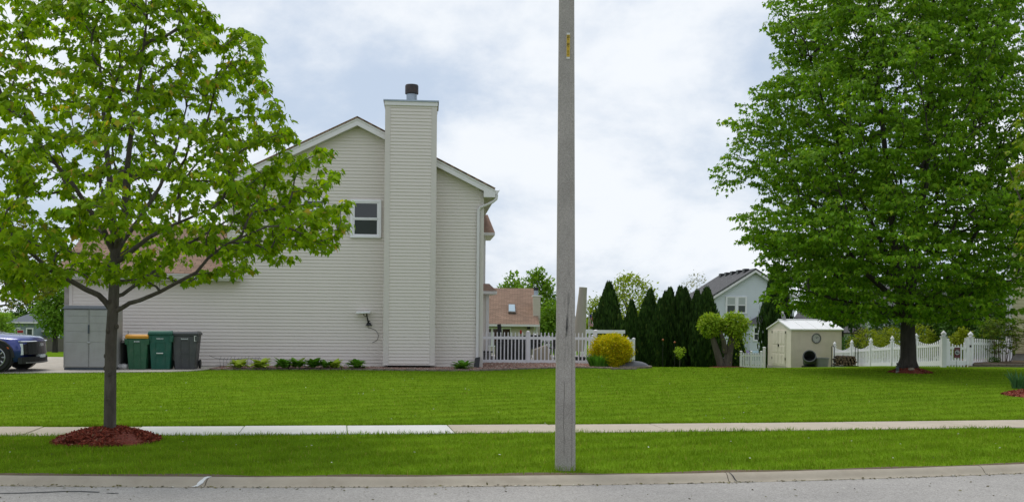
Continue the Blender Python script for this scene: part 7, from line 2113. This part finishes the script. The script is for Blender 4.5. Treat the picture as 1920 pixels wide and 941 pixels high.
thin = (y - ky < wdx * 0.95) & (_r.random(n) < 0.72)
near_pole = np.hypot(x - POLE.x, y - POLE.y) < 0.26
h = np.where(near_pole, h * 1.7, h) * (1 + 0.45 * np.exp(-(wy - y) / 0.12))
def not_pole(a, b):
    return ~((np.abs(a - POLE.x) < 0.112) & (np.abs(b - POLE.y) < 0.112))
blades('parkway_grass', 'bright green grass strip between kerb and pavement', x[~thin], y[~thin], h[~thin], _r.uniform(0.004, 0.009, n)[~thin], 1, keep=not_pole, dry=0.05)
n = 170000
u = _r.random(n); d_ = 14.0 + 20.0 * u ** 1.15
x = d_ * _r.uniform(-0.545, 0.545, n); wf = np.array([walk_far(a) for a in x])
y = d_
ok_ = (y > wf + 0.02)
def lawn_keep(a, b):
    return b < np.interp(a, BED_X, BED_Y)
cl = n2(x, y, 0.9, 3.0)
blades('lawn_grass', 'short mown lawn grass between pavement and houses', x[ok_], y[ok_], (_r.uniform(0.022, 0.045, n) * (1 + 0.4 * cl))[ok_], (_r.uniform(0.006, 0.012, n) * (d_ / 17.0))[ok_], 2, keep=lawn_keep, dry=0.04)
n = 9000
x = _r.uniform(-8.3, 9.4, n); y = np.array([walk_far(a) for a in x]) - 0.03 * np.clip(n2(x, x * 0, 1.9, 6.0), 0, 1) + 0.01 + np.abs(_r.normal(0, 0.06, n))
blades('edge_grass', 'longer grass along the far edge of the pavement', x, y, _r.uniform(0.035, 0.08, n) * (1 + 0.5 * n2(x, x * 0, 2.6, 8.0)), _r.uniform(0.005, 0.009, n), 3)
# petals, seeds and scraps dropped on grass, kerb and street
n = 1100
x = _r.uniform(-6.5, 7.0, n); sel = _r.random(n)
ky = np.array([kerb_y(a) for a in x])
y = np.where(sel < 0.55, ky - 0.20 - np.abs(_r.normal(0, 0.05, n)), np.where(sel < 0.75, ky - 0.3 - 2.0 * _r.random(n), ky + 0.1 + 17 * _r.random(n)))
x = np.where(sel >= 0.75, x * y / 11.0, x)
z = np.where(sel < 0.75, -0.058 + 0.014 * np.clip(ky - 0.23 - y, 0, 3) + 0.002, 0.045)
pos = np.stack([x, y, z], 1)
tp = _r.normal(0, 1, (n, 3)); tp[:, 2] *= 0.15
lit = tints(_r, n, 0.6, 1.3, 0.0); lit[:, 2] = np.where(sel > 0.75, (_r.random(n) < 0.5) * 0.9, (_r.random(n) < 0.12) * 0.7)
o = leaf_cloud('fallen_scraps', pos, tp, np.tile(np.array([[0.1, -0.2, 1.0]]), (n, 1)), _r.uniform(0.012, 0.045, n) * np.where(sel > 0.75, 0.8, 1.0), leaf_mat('dry_scrap', (0.05, 0.04, 0.02), (0.14, 0.13, 0.04), (0.65, 0.66, 0.6), 0.1, 0.8), None, lit, LEAF_OVAL, FACE_OVAL)
tag(o, 'fallen petals, seeds and dry leaf scraps on grass and street', 'litter', kind='stuff')
